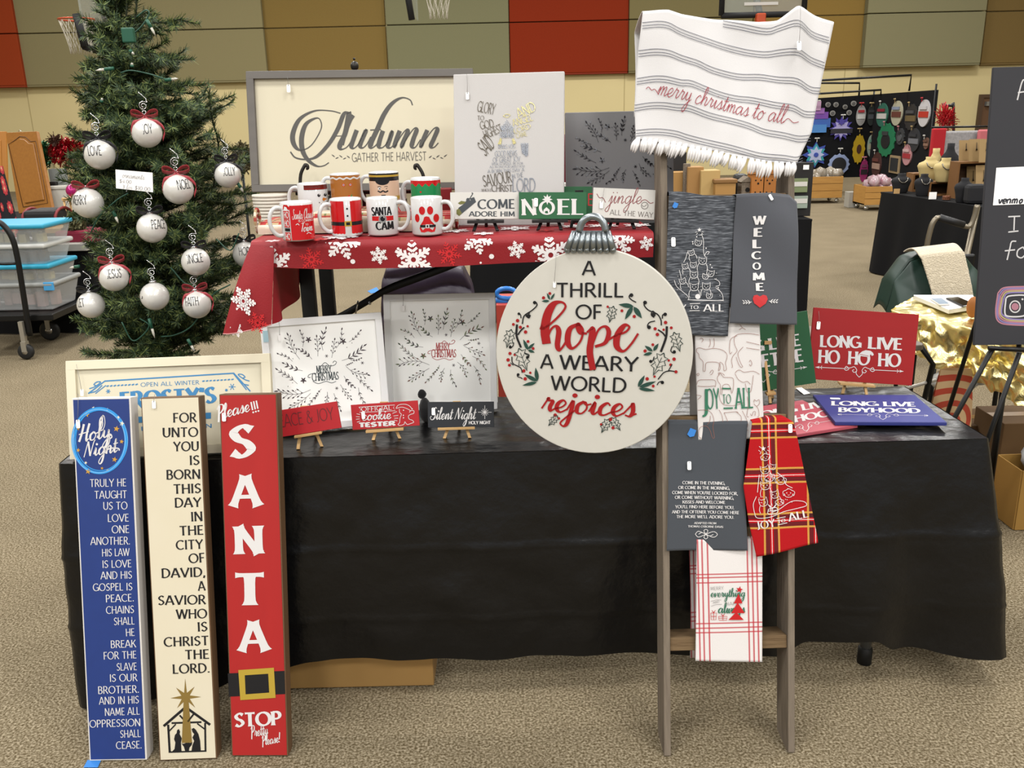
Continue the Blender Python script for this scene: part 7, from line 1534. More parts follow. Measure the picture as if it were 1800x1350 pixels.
fl = O(1626, 455, Ym); part('frame', MB().tube(catmull([V((fl.x - .02, Ym, .004)), fl, O(1634, 410, Ym), O(1642, 388, Ym), O(1654, 383, Ym), O(1690, 396, Ym), O(1705, 397, Ym), O(1713, 380, Ym), O(1718, 360, Ym)], 4), .016, 10), MB_, tm)
part('frame', MB().tube([O(1718, 362, Ym + .03), tz(O(1718, 362, Ym + .03), O(1696, 465, Ym))], .018, 10), MB_, tm); part('armrest', MB().tube([O(1652, 382.5, Ym - .01), O(1694, 395.5, Ym - .01)], .022, 10), mat('black_vinyl_pad', '17171a', .5), tm)
part('seat', MB().box((O(1675, 500, Ym).x, Ym + .05, .44), (.36, .4, .05)), mat('black_vinyl_pad', ''), tm, bevel=.015)

# ================================================================ THE HALL BEHIND
def W2(px, py, y): return on_y(px, py, y)
def pxbox(name, label, cat, l, t, r, b, y, dep, m, group=None, zb=None, bevel=.004, lid=None, extra=None):
    """a box whose front shows between pixels l..r and t..b at distance y; zb: the height it stands on"""
    a, c = W2(l, t, y), W2(r, b, y); z0 = c.z if zb is None else zb
    th_ = thing(name, label, cat, V(((a.x + c.x) / 2, y + dep / 2, z0)), group)
    part('body', MB().box(((a.x + c.x) / 2, y + dep / 2, (a.z + z0) / 2), (c.x - a.x, dep, a.z - z0)), m, th_, bevel=bevel)
    if lid: part('lid', MB().box(((a.x + c.x) / 2, y + dep / 2, a.z + .004), (c.x - a.x + .02, dep + .02, .03)), lid, th_, bevel=.006)
    return th_, a, c, z0
M_bcloth = mat('black_table_drape', '0f0f11', .85, spec=.15)
def draped(label, A_, B_, z, dep, side=0.04, m=M_bcloth):
    """a table under a floor length cloth: A_, B_ the near top corners"""
    A_, B_ = V(A_), V(B_); d = (B_ - A_).normalized(); n = V((-d.y, d.x, 0)); t = thing('draped_table', label, 'table', V(((A_.x + B_.x) / 2, (A_.y + B_.y) / 2 + dep / 2, 0)))
    PTS = [A_ + n * dep, A_, B_, B_ + n * dep]; L = [(PTS[i + 1] - PTS[i]).length for i in range(3)]; T = sum(L); q = MB()
    def f(u, v):
        s_ = u * T; k = 0
        while k < 2 and s_ > L[k]: s_ -= L[k]; k += 1
        p = PTS[k].lerp(PTS[k + 1], min(1, s_ / L[k])); dd = (PTS[k + 1] - PTS[k]).normalized(); nn = V((dd.y, -dd.x, 0))
        return V((p.x, p.y, 0)) + nn * (side * v + .018 * sin(u * T * 16) * v) + V((0, 0, z - (z - .012) * v))
    q.grid(f, 150, 10); part('drape', q, m, t)
    part('tabletop', MB().hexa([p + V((0, 0, z - p.z - .012)) for p in (A_, B_, B_ + n * dep, A_ + n * dep)], V((0, 0, .016))), m, t); return t
# ---- left: two tables, a cart with bins, goods
draped('black draped table behind the cart of plastic bins', (W2(-60, 432, 7.0).x, 7.0, 0), (W2(152, 432, 7.0).x, 7.0, 0), W2(120, 432, 7.0).z, .55)
tg_, *_ = pxbox('display_tray', 'pale grey tray top lying on the black table left of the tree', 'tray', 82, 430, 153, 441, 6.95, .5, mat('tray_grey', 'aaa69e', .5))
zt8 = .76
draped('black draped table further back behind the oak door', (W2(-80, 388, 8.4).x, 8.4, 0), (W2(190, 388, 8.4).x, 8.4, 0), zt8, .8)
M_oak = mat('honey_oak', 'a8702c', .5, c2='8f5a20', sc_=9, stretch=(4, 4, .5), amt=.9)
DB = Board(W2(33, 375.5, 8.5), W2(91.5, 366, 8.3) - W2(33, 375.5, 8.5), rad(14)); DB.o.z = DB.o.z
td = thing('cabinet_door', 'oak cabinet door with arched raised panel standing on a back table', 'cabinet door', DB.M)
def dq(P): return [(lambda p: (p.x, p.y))(DB.px(*x)) for x in P]
part('door_frame', MB().prism(dq(((33, 375.5), (91.5, 366), (64, 230.6), (10, 233))), .03), M_oak, td, world=False, bevel=.004)
part('raised_panel', MB().prism(dq(((45, 358), (79, 352), (60, 252), (52, 252), (44, 245), (36, 244), (28, 250), (20, 257))), .012, M=Matrix.Translation((0, 0, .011))), M_oak, td, world=False, bevel=.009, seg=1)
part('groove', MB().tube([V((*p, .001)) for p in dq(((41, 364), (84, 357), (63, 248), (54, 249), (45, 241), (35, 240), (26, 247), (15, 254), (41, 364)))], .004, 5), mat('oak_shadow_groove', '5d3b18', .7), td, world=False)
part('hanging_ring', MB().tube([V((DB.px(33, 232).x + .02 * cos(a * .4), DB.px(33, 232).y + .018 * sin(a * .4), -.01)) for a in range(9)], .003, 5), M_silv, td, world=False)
DB2 = Board(W2(-60, 380, 9.3), V((1, 0, 0)), rad(10)); td2 = thing('cabinet_door', 'second oak cabinet door behind the arched one at the picture edge', 'cabinet door', DB2.M); P = [DB2.px(*x) for x in ((-60, 380), (14, 380), (10, 231), (-60, 231))]
part('door_frame', MB().prism([(p.x, p.y) for p in P], .03), mat('orange_oak', 'b8792c', .5), td2, world=False, bevel=.004)
part('raised_panel', MB().prism([(p.x * .8 + P[0].x * .1 + P[1].x * .1, p.y * .8 + P[2].y * .1) for p in P], .012, M=Matrix.Translation((0, 0, .011))), mat('orange_oak', ''), td2, world=False, bevel=.008, seg=1)
# flowered dress on a form
q = MB(); Y_ = 7.7; a, c = W2(-30, 288, Y_), W2(36, 400, Y_)
def dress(u, v):
    w_ = (.5 + .5 * v) * (1 + .04 * sin(u * 20) * v); return V((a.x + (c.x - a.x) * (.5 + (u - .5) * w_), Y_ - .12 * sin(pi * u), a.z - .02 + (.62 - a.z) * v))
q.grid(dress, 40, 30, 0); fr_ = random.Random(2)
for i in range(44):
    u, v = fr_.random(), fr_.random(); s_ = fr_.uniform(.022, .04)
    for k, (r, m, n) in enumerate(((s_, 1, 9), (s_ * .5, 2, 7), (s_ * .18, 3, 5))):
        vs = []
        for j in range(n * 2):
            rr_ = r * (1 if j % 2 else .8); uu_, vv_ = u + rr_ * cos(pi * j / n) / .55, v + rr_ * sin(pi * j / n) / .42
            vs.append(dress(min(1, max(0, uu_)), min(1, max(0, vv_))) + V((0, -.004 - .002 * k, 0)))
        q.add(vs, [list(range(len(vs)))], m)
single('flowered_dress', q, [mat('dress_black', '15121a', .85), mat('dress_red', 'b8323a', .8), mat('dress_coral', 'd9695c', .8), mat('dress_cream', 'd9cfa0', .8)], 'black dress with red flowers beside the oak cabinet door', 'dress', at=V(((a.x + c.x) / 2, Y_, .62)))
# goods on the back table
def tinsel(name, label, cx, cy, rx, ry, y, m, n, seed, ln=.035):
    r = random.Random(seed); q = MB(); c = W2(cx, cy, y); k = y / FPX * 1.02
    for i in range(n):
        d = V((r.gauss(0, 1), r.gauss(0, 1), r.gauss(0, 1))).normalized(); rad_ = r.random() ** .4
        p = c + V((d.x * rx * k, d.y * ry * k * .8, d.z * ry * k)) * rad_; e = V((r.gauss(0, 1), r.gauss(0, 1), r.gauss(0, 1))).normalized() * ln; w_ = e.cross(V((.3, .5, .7))).normalized() * .006
        q.add([p - w_, p + w_, p + e + w_, p + e - w_], [(0, 1, 2, 3)])
    t = single(name, q, m, label, 'garland', at=V((c.x, c.y, c.z - ry * k))); return t
tinsel('tinsel_garland', 'bundle of shiny red tinsel on the back table left of the tree', 118, 268, 30, 24, 8.7, mat('red_tinsel', 'b01622', .25, .5), 1500, 1)
tinsel('tinsel_garland', 'bundle of dark green tinsel beside the red tinsel', 80, 271, 9, 22, 8.8, mat('green_tinsel', '1d6038', .3, .4), 500, 2)
td_ = tinsel('dried_wreath', 'olive brown wreath bundle between the tree and the autumn board', 425, 278, 18, 24, 8.2, mat('olive_dry', '5a5236', .8), 900, 3, .05); p = W2(425, 290, 8.2); part('stand', MB().tube([V((p.x, 8.2, .004)), p], .012, 8).box((p.x, 8.2, .01), (.25, .25, .02)), ME, td_)
tinsel('greenery_bunch', 'bunch of dried greenery under the pearl merry ball', 132, 398, 18, 22, 7.15, mat('dry_green', '6d6a48', .8), 600, 4, .05)
tinsel('ribbon_bow', 'small brown bow above the red tinsel', 95, 246, 7, 7, 8.6, mat('brown_ribbon', '4a2a20', .6), 90, 5, .05)
pxbox('storage_tub', 'white plastic tub on the back table behind the merry ball', 'tub', 86, 331, 162, 384, 8.45, .35, mat('white_tub', 'c9c5ba', .5), zb=zt8 + .008, lid=mat('white_tub', ''))
pxbox('grey_panel', 'smoky grey plastic sheet standing on the white tub', 'panel', 84, 297, 120, 329, 8.6, .03, mat('smoke_plastic', '8f9490', .3), zb=W2(100, 329, 8.6).z + .002)
pxbox('bottle', 'small bottle with cream cap beside the grey sheet', 'bottle', 88, 288, 99, 330, 8.68, .05, mat('cream_cap', 'd4cda0', .5))
pxbox('dark_carton', 'small dark carton in front of the grey sheet', 'box', 85, 320, 99, 330, 8.52, .05, M_blackwood)
a, c = W2(108, 348, 7.5), W2(134, 354, 7.5); ts_ = thing('wooden_stool', 'small wooden stool behind the pearl merry ball', 'stool', V(((a.x + c.x) / 2, 7.56, zt8 - .07))); zs_ = a.z
part('seat', MB().box(((a.x + c.x) / 2, 7.56, a.z - .012), (c.x - a.x, .13, .024)), M_pine, ts_, bevel=.003)
for x in (a.x + .012, c.x - .012):
    for y in (7.51, 7.61): part('leg', MB().tube([V((x, y, a.z - .02)), V((x, y, W2(120, 432, 7.0).z + .005))], .009, 6), M_pine, ts_)
q = MB().sphere(V((W2(127, 333, 7.56).x, 7.56, zs_ + .052)), .052, 16); single('pink_ball', q, mat('pink_glass', 'c02a78', .2, .4), 'glossy pink ball beside the pearl merry ornament', 'ornament')
tl_, a, c, _ = pxbox('black_case', 'black case with dark red trimmed ends on the back table', 'case', 37, 371, 100, 402, 7.3, .3, mat('black_fabric_case', '141214', .7), bevel=.03)
for x in (a.x, c.x): part('trim', MB().tube([V((x, 7.3 + .15 + .15 * cos(k * pi / 8), (a.z + c.z) / 2 + (a.z - c.z) * .55 * sin(k * pi / 8))) for k in range(16)], .012, 6, closed=True), mat('dark_red_trim', '7a1a20', .6), tl_)
pxbox('kraft_flap', 'flat kraft cardboard piece on the black table', 'cardboard', 78, 402, 108, 410, 7.1, .3, M_card)
pxbox('maroon_cushion', 'maroon cushion on the black table under the merry ball', 'cushion', 94, 407, 163, 429, 7.05, .3, mat('maroon_velvet', '7a1730', .9), bevel=.02)
# cart with stacked bins
Yc2 = 6.2; tcart = thing('platform_cart', 'black platform cart with curved push handle carrying plastic bins', 'cart', V((W2(20, 560, Yc2).x, Yc2, 0)))
part('handle', MB().tube(catmull([W2(-30, 385, Yc2), W2(-8, 388, Yc2), W2(8, 398, Yc2), W2(22, 420, Yc2), W2(31, 455, Yc2), W2(40, 510, Yc2), W2(47, 555, Yc2), W2(53, 590, Yc2)], 4), .02, 10), ME, tcart)
part('rail', MB().tube([W2(-30, 463, Yc2), W2(10, 464, Yc2), W2(31, 463, Yc2)], .010, 8), ME, tcart)
a, c = W2(-80, 549, Yc2 + .1), W2(100, 560, Yc2 + .1); zpl = c.z
part('platform', MB().box(((a.x + c.x) / 2, Yc2 + .45, zpl + .02), (c.x - a.x, .8, .045)), ME, tcart, bevel=.006)
for px, py, r, y in ((43, 602, .055, Yc2 - .02), (85, 566, .075, Yc2 + .55), (-40, 602, .055, Yc2 - .02)):
    p = W2(px, py, y); z = r + .004; Mx = Matrix.Translation(V((p.x, y, z))) @ Matrix.Rotation(pi / 2, 4, 'X'); wo = part('wheel', MB().lathe([(0, -.018), (r * .8, -.018), (r, -.012), (r, .012), (r * .8, .018), (0, .018)], 20, M=Mx), mat('wheel_rubber', '1a1a1a', .6), tcart)
    part('hub', MB().lathe([(0, -.021), (r * .35, -.021), (r * .35, .021), (0, .021)], 14, M=Mx), M_silv, wo); part('fork', MB().box((p.x, y, z + r * .7), (.035, .05, r * 1.3)).box((p.x, y, (z + r + zpl) / 2), (.03, .03, max(.01, zpl - z - r + .02))), mat('zinc_plate', 'b0aa9c', .4, .6), tcart)
M_clear = mat('clear_bin_plastic', 'd4d6d6', .25, alpha=.34, spec=.5); M_lidb = mat('turquoise_lid', '2b9fc0', .4); M_lidw = mat('milky_lid', 'c9cac6', .4)
br_ = random.Random(4)
def bin_(l, t, r, b, y, lid, label, cc, z0, latch=False):
    a, c = W2(l, t, y), W2(r, b, y); H = a.z - z0; w_ = c.x - a.x; t_ = thing('storage_bin', label, 'storage bin', V(((a.x + c.x) / 2, y + .2, z0)), 'plastic bins on the cart'); q = MB(); k = .035
    vs = [V((x, yy, z)) for z, ins in ((z0 + .003, k), (a.z - .03, 0)) for x, yy in ((a.x + ins, y + ins), (c.x - ins, y + ins), (c.x - ins, y + .42 - ins), (a.x + ins, y + .42 - ins))]
    q.add(vs, [(3, 2, 1, 0), (0, 1, 5, 4), (1, 2, 6, 5), (2, 3, 7, 6), (3, 0, 4, 7)]); part('tub', q, M_clear, t_, bevel=.012)
    part('lid', MB().box(((a.x + c.x) / 2, y + .21, a.z - .018), (w_ + .03, .45, .032)), lid, t_, bevel=.012)
    g = MB()
    for i in range(9): x = a.x + .09 + (w_ - .18) * i / 8; g.box((x, y + .12 + .1 * br_.random(), z0 + .02 + H * .22), ((w_ - .1) / 9 * .85, .06, H * br_.uniform(.35, .55)))
    part('contents', g, cc, t_, bevel=.006)
    if latch: part('latch', MB().box((c.x - .02, y - .004, a.z - .03), (.07, .02, .06)), mat('blue_latch', '4aa0d8', .4), t_, bevel=.004)
cr = mat('cream_blocks', 'c2b88a', .7); zA = zpl + .045; zB = W2(90, 507, 6.35).z; zC = W2(88, 470, 6.35).z; zD = W2(82, 437, 6.35).z
bin_(-90, 500, 99, 548, 6.35, mat('grey_clip_lid', '9a9c9a', .4), 'lowest clear bin with blue latch on the cart', mat('pink_cloths', 'a88a84', .8), zA, True); bin_(-90, 468, 91, 508, 6.35, M_lidb, 'clear bin with turquoise lid, second from the bottom on the cart', cr, zB + .002)
bin_(-90, 432, 82, 470, 6.35, M_lidw, 'clear bin with milky white lid, third from the bottom on the cart', mat('dark_goods', '4c4640', .8), zC + .002); bin_(-90, 397, 81, 437, 6.35, M_lidb, 'clear bin with turquoise lid on top of the cart stack', cr, zD + .002)
# ---- seen under the raised table
Yp = 4.3; tch2 = thing('folding_chair', 'black chair under the purple jacket behind the table', 'chair', V((W2(750, 520, Yp).x, Yp, 0))); xa_, xb_ = W2(682, 480, Yp).x, W2(822, 480, Yp).x; zt_c = W2(750, 462, Yp).z
part('backrest', MB().box(((xa_ + xb_) / 2, Yp + .06, zt_c - .15), (xb_ - xa_ - .04, .03, .28)), ME, tch2, bevel=.01); part('seat', MB().box(((xa_ + xb_) / 2, Yp + .28, .45), (xb_ - xa_ - .02, .4, .03)), ME, tch2, bevel=.01)
for x in (xa_ + .04, xb_ - .04):
    for y in (Yp + .06, Yp + .46): part('leg', MB().tube([V((x, y, .45 if y > Yp + .1 else zt_c - .03)), V((x, y, .004))], .012, 8), ME, tch2)
q = MB(); JP = [(672, 560), (674, 490), (682, 468), (720, 460), (790, 461), (812, 468), (828, 500), (842, 560)]; tops = [W2(x, y, Yp) for x, y in JP]
def jk2(u, v):
    i = u * 7; k = min(int(i), 6); p = tops[k].lerp(tops[k + 1], i - k); b = V((tops[0].x + (tops[-1].x - tops[0].x) * u, Yp, .46)); p = p.lerp(b, v)
    return p + V((0, -.05 * sin(pi * u) ** .5 * (v > 0) - .022 * abs(sin(p.z * 34 + 5 * (p.x - tops[3].x) ** 2 * 8 + 2 * sin(p.x * 9))) ** .6 + .008 * noise.noise(p * 14), 0))
q.grid(jk2, 60, 44); q.grid(lambda u, v: jk2(u, 0) + V((0, .13 * v, .012 * sin(pi * v))), 40, 6); single('quilted_jacket', q, mat('plum_nylon', '2f2335', .45, spec=.4), 'dark purple quilted jacket on the chair behind the table', 'jacket', at=V((W2(750, 520, Yp).x, Yp, .46)), solid=.004)
q = MB(); BP_ = [W2(x, y, 3.0) for x, y in ((560, 575), (600, 556), (645, 530), (682, 508), (740, 486), (800, 463), (828, 446), (834, 402))]; BP_ = catmull(BP_, 4)
q.grid(lambda u, v: (lambda p: V((p.x + .006 * (v - .5), p.y + .004 * sin(u * 9), p.z + (v - .5) * .030)))(BP_[min(int(u * (len(BP_) - 1) + .5), len(BP_) - 1)]), len(BP_) - 1, 2)
ts_ = thing('shoulder_strap', 'black shoulder strap with rivet slung behind the two sprig pictures', 'strap', BP_[8]); part('strap', q, mat('black_leather', '121214', .45), ts_, solid=.003)
part('rivet', MB().sphere(W2(650, 533, 2.985), .006, 10), M_silv, ts_); p = W2(627, 541, 2.99); part('slider', MB().tube([p + V((-.006, 0, -.024)), p + V((.006, 0, .024))], .003, 6), M_silv, ts_)
q = MB(); q.tube([W2(890 + 17 * cos(a * .4), 514 - 9 * sin(a * .4) + 2, 4.6) for a in range(16)], .012, 8, closed=True); p = W2(884, 528, 4.62); q.sphere(p, .05, 10, sq=(1, .6, .5)); single('blue_basket', q, mat('blue_plastic', '2f7fd8', .35), 'blue plastic basket rim between the sprig picture and the round sign', 'basket')
pxbox('red_bin', 'red bin under the blue basket beside the round sign', 'bin', 872, 536, 910, 640, 4.55, .3, mat('coral_red', 'c2483c', .5), zb=.004)
# ---- middle: black draped booth with boxes and bird houses
zm = .76; draped('long black draped table behind the ladder', (W2(826, 380, 7.0).x, 7.0, 0), (W2(1428, 385, 7.0).x, 7.0, 0), zm, .8, .03)
KR = [mat('kraft_a', 'a67c46', .7), mat('kraft_b', 'c0a066', .7), mat('kraft_c', 'b0854a', .7)]
for l, t, r, m, y, lab in ((1184, 303, 1204, KR[2], 7.3, 'kraft box beside the ladder rail at the far end of the boxes'), (1210, 294, 1234, KR[0], 7.2, 'tallest kraft box on the far table seen through the ladder'), (1233, 300, 1263, KR[1], 7.15, 'pale kraft box in the middle of the far table'), (1258, 320, 1291, KR[2], 7.08, 'low kraft box with a dark lid on the far table')):
    pxbox('kraft_box', lab, 'box', l, t, r, 380, y, .16, m, zb=zm + .005, lid=(mat('brown_lid', '8a6436', .7) if t > 310 else None))
pxbox('wooden_post', 'dark weathered post between the kraft boxes', 'post', 1203, 288, 1211, 380, 7.25, .05, M_grey_wood, zb=zm + .005); pxbox('black_crate', 'black crate top behind the kraft boxes', 'crate', 1176, 268, 1206, 304, 7.5, .2, M_blackwood, zb=zm + .005)
def birdhouse(l, t, r, y, m, label, face=False):
    th_, a, c, z0 = pxbox('birdhouse', label, 'birdhouse', l, t + 6, r, 380, y, .13, m, zb=zm + .005); w_ = c.x - a.x; x = (a.x + c.x) / 2
    part('roof', MB().add([V((a.x - .01, y - .01, a.z)), V((c.x + .01, y - .01, a.z)), V((x, y - .01, a.z + .04)), V((a.x - .01, y + .14, a.z)), V((c.x + .01, y + .14, a.z)), V((x, y + .14, a.z + .04))], [(0, 1, 2), (5, 4, 3), (0, 2, 5, 3), (1, 4, 5, 2), (0, 3, 4, 1)]), m, th_)
    q = MB(); 
    for k in ((0,) if not face else (0, 1)):
        for dx, dz, rr_ in (((0, 0, .018),) if not face else ((-.02, .012, .006), (.02, .012, .006), (0, -.012, .008))): v, f = dot((x + dx, a.z - .06 - .09 * k + dz), rr_, 10); q.add([V((p.x, y - .002, p.y)) for p in v], f)
    part('entrance_hole', q, mat('hole_black', ''), th_)
M_orw = mat('orange_wood', 'b06f2e', .6)
birdhouse(1304, 314, 1322, 7.1, M_grey_wood, 'weathered grey birdhouse on the far table'); birdhouse(1322, 300, 1341, 7.06, M_orw, 'orange birdhouse with faces, nearer the grey birdhouse', True); birdhouse(1342, 300, 1361, 7.06, mat('orange_wood_b', 'a86a2c', .6), 'orange birdhouse with faces, nearer the dark planks', True)
pxbox('plank_stack', 'upright dark planks beside the orange birdhouses', 'planks', 1364, 318, 1386, 380, 7.2, .05, mat('dark_plank', '4a4238', .8), zb=zm + .005); pxbox('black_jug', 'black jug shape behind the birdhouses', 'jug', 1292, 306, 1312, 380, 7.3, .1, M_blackwood, zb=zm + .005, bevel=.03)
th_, a, c, _ = pxbox('display_board', 'black display board with a white label beside the ladder', 'display', 1388, 286, 1424, 382, 7.2, .04, M_blackwood, zb=zm + .005); p = W2(1417, 294, 7.195); part('label', MB().box(p + V((0, -.001, 0)), (.045, .003, .035)), M_tag, th_)
for t, b, m, lab in ((314, 338, '7d8a62', 'green and white painted plank sign, upper one on the black display'), (345, 366, '9aa79a', 'pale painted plank sign, lower one on the black display')):
    th_, a, c, _ = pxbox('painted_sign', lab, 'sign', 1392, t, 1419, b, 7.178, .015, mat('sign_' + m, m, .6), bevel=.002); part('white_band', MB().box(((a.x + c.x) / 2, 7.1765, a.z - (a.z - c.z) * .4), (c.x - a.x - .01, .002, .035)), M_white, th_)
q = MB(); q.grid(lambda u, v: V((W2(978 + 34 * u, 300, 9.0).x, 9.0 + .03 * sin(u * 14), .02 + (W2(998, 236, 9).z - .02) * (1 - v))), 30, 8); single('burgundy_drape', q, mat('burgundy_cloth', '6d1428', .85), 'burgundy drape hanging between the two canvases', 'drape', solid=.01)
pxbox('cream_carton', 'cream carton at the foot of the burgundy drape', 'box', 985, 322, 1003, 360, 8.8, .1, M_white, zb=.004)
# ---- jewellery table
zj = .78; JL, JR = on_z(1548, 338, zj), on_z(1712, 363, zj); JR = JL + (JR - JL) * 1.35
draped('black draped jewellery table behind the gold covered table', JL, JR, zj, .75, .06)
dj = (JR - JL).normalized(); nj = V((-dj.y, dj.x, 0))
def jy(px, back=.12):
    """distance of the jewellery table at pixel column px, a little behind its front edge"""
    o = JL + nj * back; r = on_plane(px, 345, o, nj); return r.y
def bust(l, t, r, b, m, label, back=.15, z0=None, neck=True, jewel=True):
    x = (l + r) / 2; y = jy(x, back); a, c, d = W2(l, t, y), W2(r, b, y), W2(x, t, y); z0 = zj + .005 if z0 is None else z0; w_ = c.x - a.x; h = a.z - z0
    t_ = thing('necklace_bust', label, 'display bust', V((d.x, y, z0)), 'necklace busts on the jewellery table'); prof = [(.30, 0), (.36, .06), (.40, .3), (.47, .52), (.50, .62), (.44, .74), (.26, .82), (.19, .9), (.2, 1.0), (.12, 1.0)] if neck else [(.4, 0), (.48, .4), (.5, .7), (.4, .9), (.2, 1.0), (.0, 1.0)]
    part('form', MB().lathe([(r_ * w_, z * h) for r_, z in prof], 20, M=Matrix.Translation(V((d.x, y, z0))) @ Matrix.Diagonal((1, .55, 1, 1))), m, t_)
    if jewel: part('necklace', MB().tube([V((d.x + .24 * w_ * sin(k * pi / 5 - pi / 2) * -1, y - .285 * w_ * (.75 + .25 * cos(k * pi / 5 - pi / 2)), z0 + h * (.78 - .25 * sin(k * pi / 5)))) for k in range(6)], .005, 6), mat('pewter_bead', '8f8a80', .3, .7), t_)
M_bcr, M_bbk = mat('cream_linen_bust', 'c9b47c', .8), mat('black_velvet_bust', '1a1a1e', .85)
def crate(l, t, r, b, label, back, m=None, z0=None, shelf=True):
    x = (l + r) / 2; y = jy(x, back); a, c = W2(l, t, y), W2(r, b, y); z0 = zj + .005 if z0 is None else z0; m = m or mat('crate_wood', '7a5228', .7); t_ = thing('wooden_crate', label, 'crate', V(((a.x + c.x) / 2, y, z0))); w_, h = c.x - a.x, a.z - z0; xm = (a.x + c.x) / 2
    part('frame', MB().box((xm, y, a.z - .008), (w_, .16, .016)).box((xm, y, z0 + .008), (w_, .16, .016)).box((a.x + .008, y, z0 + h / 2), (.016, .16, h - .032)).box((c.x - .008, y, z0 + h / 2), (.016, .16, h - .032)), m, t_); part('back', MB().box((xm, y + .075, z0 + h / 2), (w_ - .03, .01, h - .03)), mat('crate_dark', '4a3018', .8), t_); return a.z, y
zc1, _ = crate(1600, 304, 1622, 345, 'wooden crate behind the front black bust on the jewellery table', .35); zc2, _ = crate(1628, 319, 1676, 345, 'low dark wooden crate under the two cream busts', .30); zc3, yc3 = crate(1678, 284, 1752, 350, 'tall wooden crate shelf holding jewellery cards', .45)
bust(1633, 261, 1660, 300, M_bcr, 'cream bust at the back, highest of the cream ones', .5); bust(1617, 276, 1656, 319, M_bcr, 'wide cream bust on the low crate, nearer the black grid wall', .30, zc2 + .001); bust(1645, 278, 1682, 319, M_bcr, 'cream bust on the low crate beside the tall crate', .30, zc2 + .001)
bust(1659, 252, 1686, 300, M_bbk, 'black bust at the back in front of the grey quilt', .6, jewel=False); bust(1570, 305, 1601, 345, M_bbk, 'black bust at the far corner of the jewellery table', .12); bust(1611, 306, 1640, 345, M_bbk, 'black bust with pendant before the low crate', .14); bust(1682, 313, 1712, 350, M_bbk, 'black bust at the front beside the tall crate', .1, jewel=False)
for i, (l, t, r, b, back, z0) in enumerate(((1690, 246, 1710, 284, .42, zc3 + .001), (1708, 244, 1729, 284, .42, zc3 + .001), (1726, 244, 1746, 284, .42, zc3 + .001), (1688, 296, 1704, 345, .43, zj + .022), (1705, 292, 1721, 345, .43, zj + .022), (1722, 290, 1742, 345, .40, zj + .022))):
    x = (l + r) / 2; y = jy(x, back); a, c = W2(l, t, y), W2(r, b, y); t_ = thing('earring_card', 'kraft earring card, %s' % ('first from the busts on top of the tall crate', 'second from the busts on top of the tall crate', 'third from the busts on top of the tall crate', 'first from the busts inside the tall crate', 'second from the busts inside the tall crate', 'third from the busts inside the tall crate')[i], 'jewellery card', V(((a.x + c.x) / 2, y, z0)), 'kraft jewellery cards')
    K_ = Board(V((a.x, y, z0)), V((1, 0, 0)), rad(12)); part('card', MB().prism([(0, 0), (c.x - a.x, 0), (c.x - a.x, a.z - z0), (0, a.z - z0)], .004, M=K_.M), mat('kraft_card', 'a08458', .8), t_); part('pendant', MB().tube([K_.M @ V(((c.x - a.x) * .5, (a.z - z0) * f, .004)) for f in (.85, .6, .5)], [.002, .003, .008], 6), mat('dark_pewter', '3c342c', .4, .6), t_)
for x, lab in ((1640, 'small dark bracelet stack beside the white card'), (1664, 'copper bracelet stack before the low crate')):
    y = jy(x, .08); p = W2(x, 345, y); q = MB(); 
    for k in range(3): q.tube([V((p.x + .03 * cos(a * .5), y + .03 * sin(a * .5), zj + .012 + .012 * k)) for a in range(13)], .006, 6)
    single('bracelet', q, mat('copper_bead', '7a4a30', .35, .5), lab, 'bracelet')
y = jy(1640, .02); pxbox('name_card', 'small white card at the front edge of the jewellery table', 'card', 1634, 338, 1646, 346, y, .006, M_tag, zb=zj + .005, bevel=.0); pxbox('wood_tag', 'small wooden tag before the far corner bust', 'tag', 1572, 332, 1581, 343, jy(1576, .03), .006, M_pine, zb=zj + .005, bevel=.0)
th_, *_ = pxbox('black_tote', 'black tote bag at the near end of the jewellery table', 'bag', 1706, 325, 1736, 362, jy(1720, .1), .12, M_bbk, zb=zj + .005, bevel=.03)
# quilts and red bow behind
pxbox('quilt_rack', 'grey patterned quilt hanging behind the busts', 'quilt', 1651, 231, 1728, 330, 11.0, .06, mat('grey_quilt', 'aaa8a8', .9, c2='8c8a8c', sc_=40, amt=.5), zb=.5, bevel=.02); pxbox('quilt_rack', 'pink cloth hanging beside the grey quilt', 'quilt', 1722, 228, 1760, 330, 10.9, .06, mat('pink_cloth', 'c2696f', .9), zb=.5, bevel=.02); pxbox('quilt_rack', 'red cloth strip hanging at the end of the grey quilt', 'quilt', 1641, 226, 1653, 330, 10.95, .06, mat('red_cloth', 'b01824', .9), zb=.5, bevel=.015)
q = MB(); q.tube([V((W2(1640, 224, 11).x, 11.04, W2(1640, 224, 11).z)), V((W2(1760, 222, 11).x, 11.04, W2(1760, 222, 11).z))], .012, 8)
for x in (1644, 1755): q.tube([V((W2(x, 224, 11).x, 11.04, W2(x, 224, 11).z)), V((W2(x, 224, 11).x, 11.04, .004))], .012, 8)
single('cloth_rail', q, ME, 'thin black rail holding the quilts', 'rack', at=V((W2(1700, 224, 11).x, 11.04, .004)))
q = MB(); q.tube(catmull([W2(1676, 300, 11.5), W2(1676, 190, 11.5), W2(1673, 186, 11.5), W2(1662, 186, 11.5), W2(1659, 191, 11.5), W2(1659, 300, 11.5)], 3) , .018, 8); q.tube([W2(1660, 300, 11.5), V((W2(1660, 300, 11.5).x, 11.5, .005))], .018, 8); q.tube([W2(1676, 300, 11.5), V((W2(1676, 300, 11.5).x, 11.5, .005))], .018, 8); single('hand_truck', q, ME, 'black hand truck handle rising behind the quilts', 'hand truck')
tinsel('gift_bow', 'red and clear cellophane bow on the hand truck', 1662, 208, 11, 18, 11.35, mat('red_cellophane', 'c2222c', .3), 260, 8, .09)
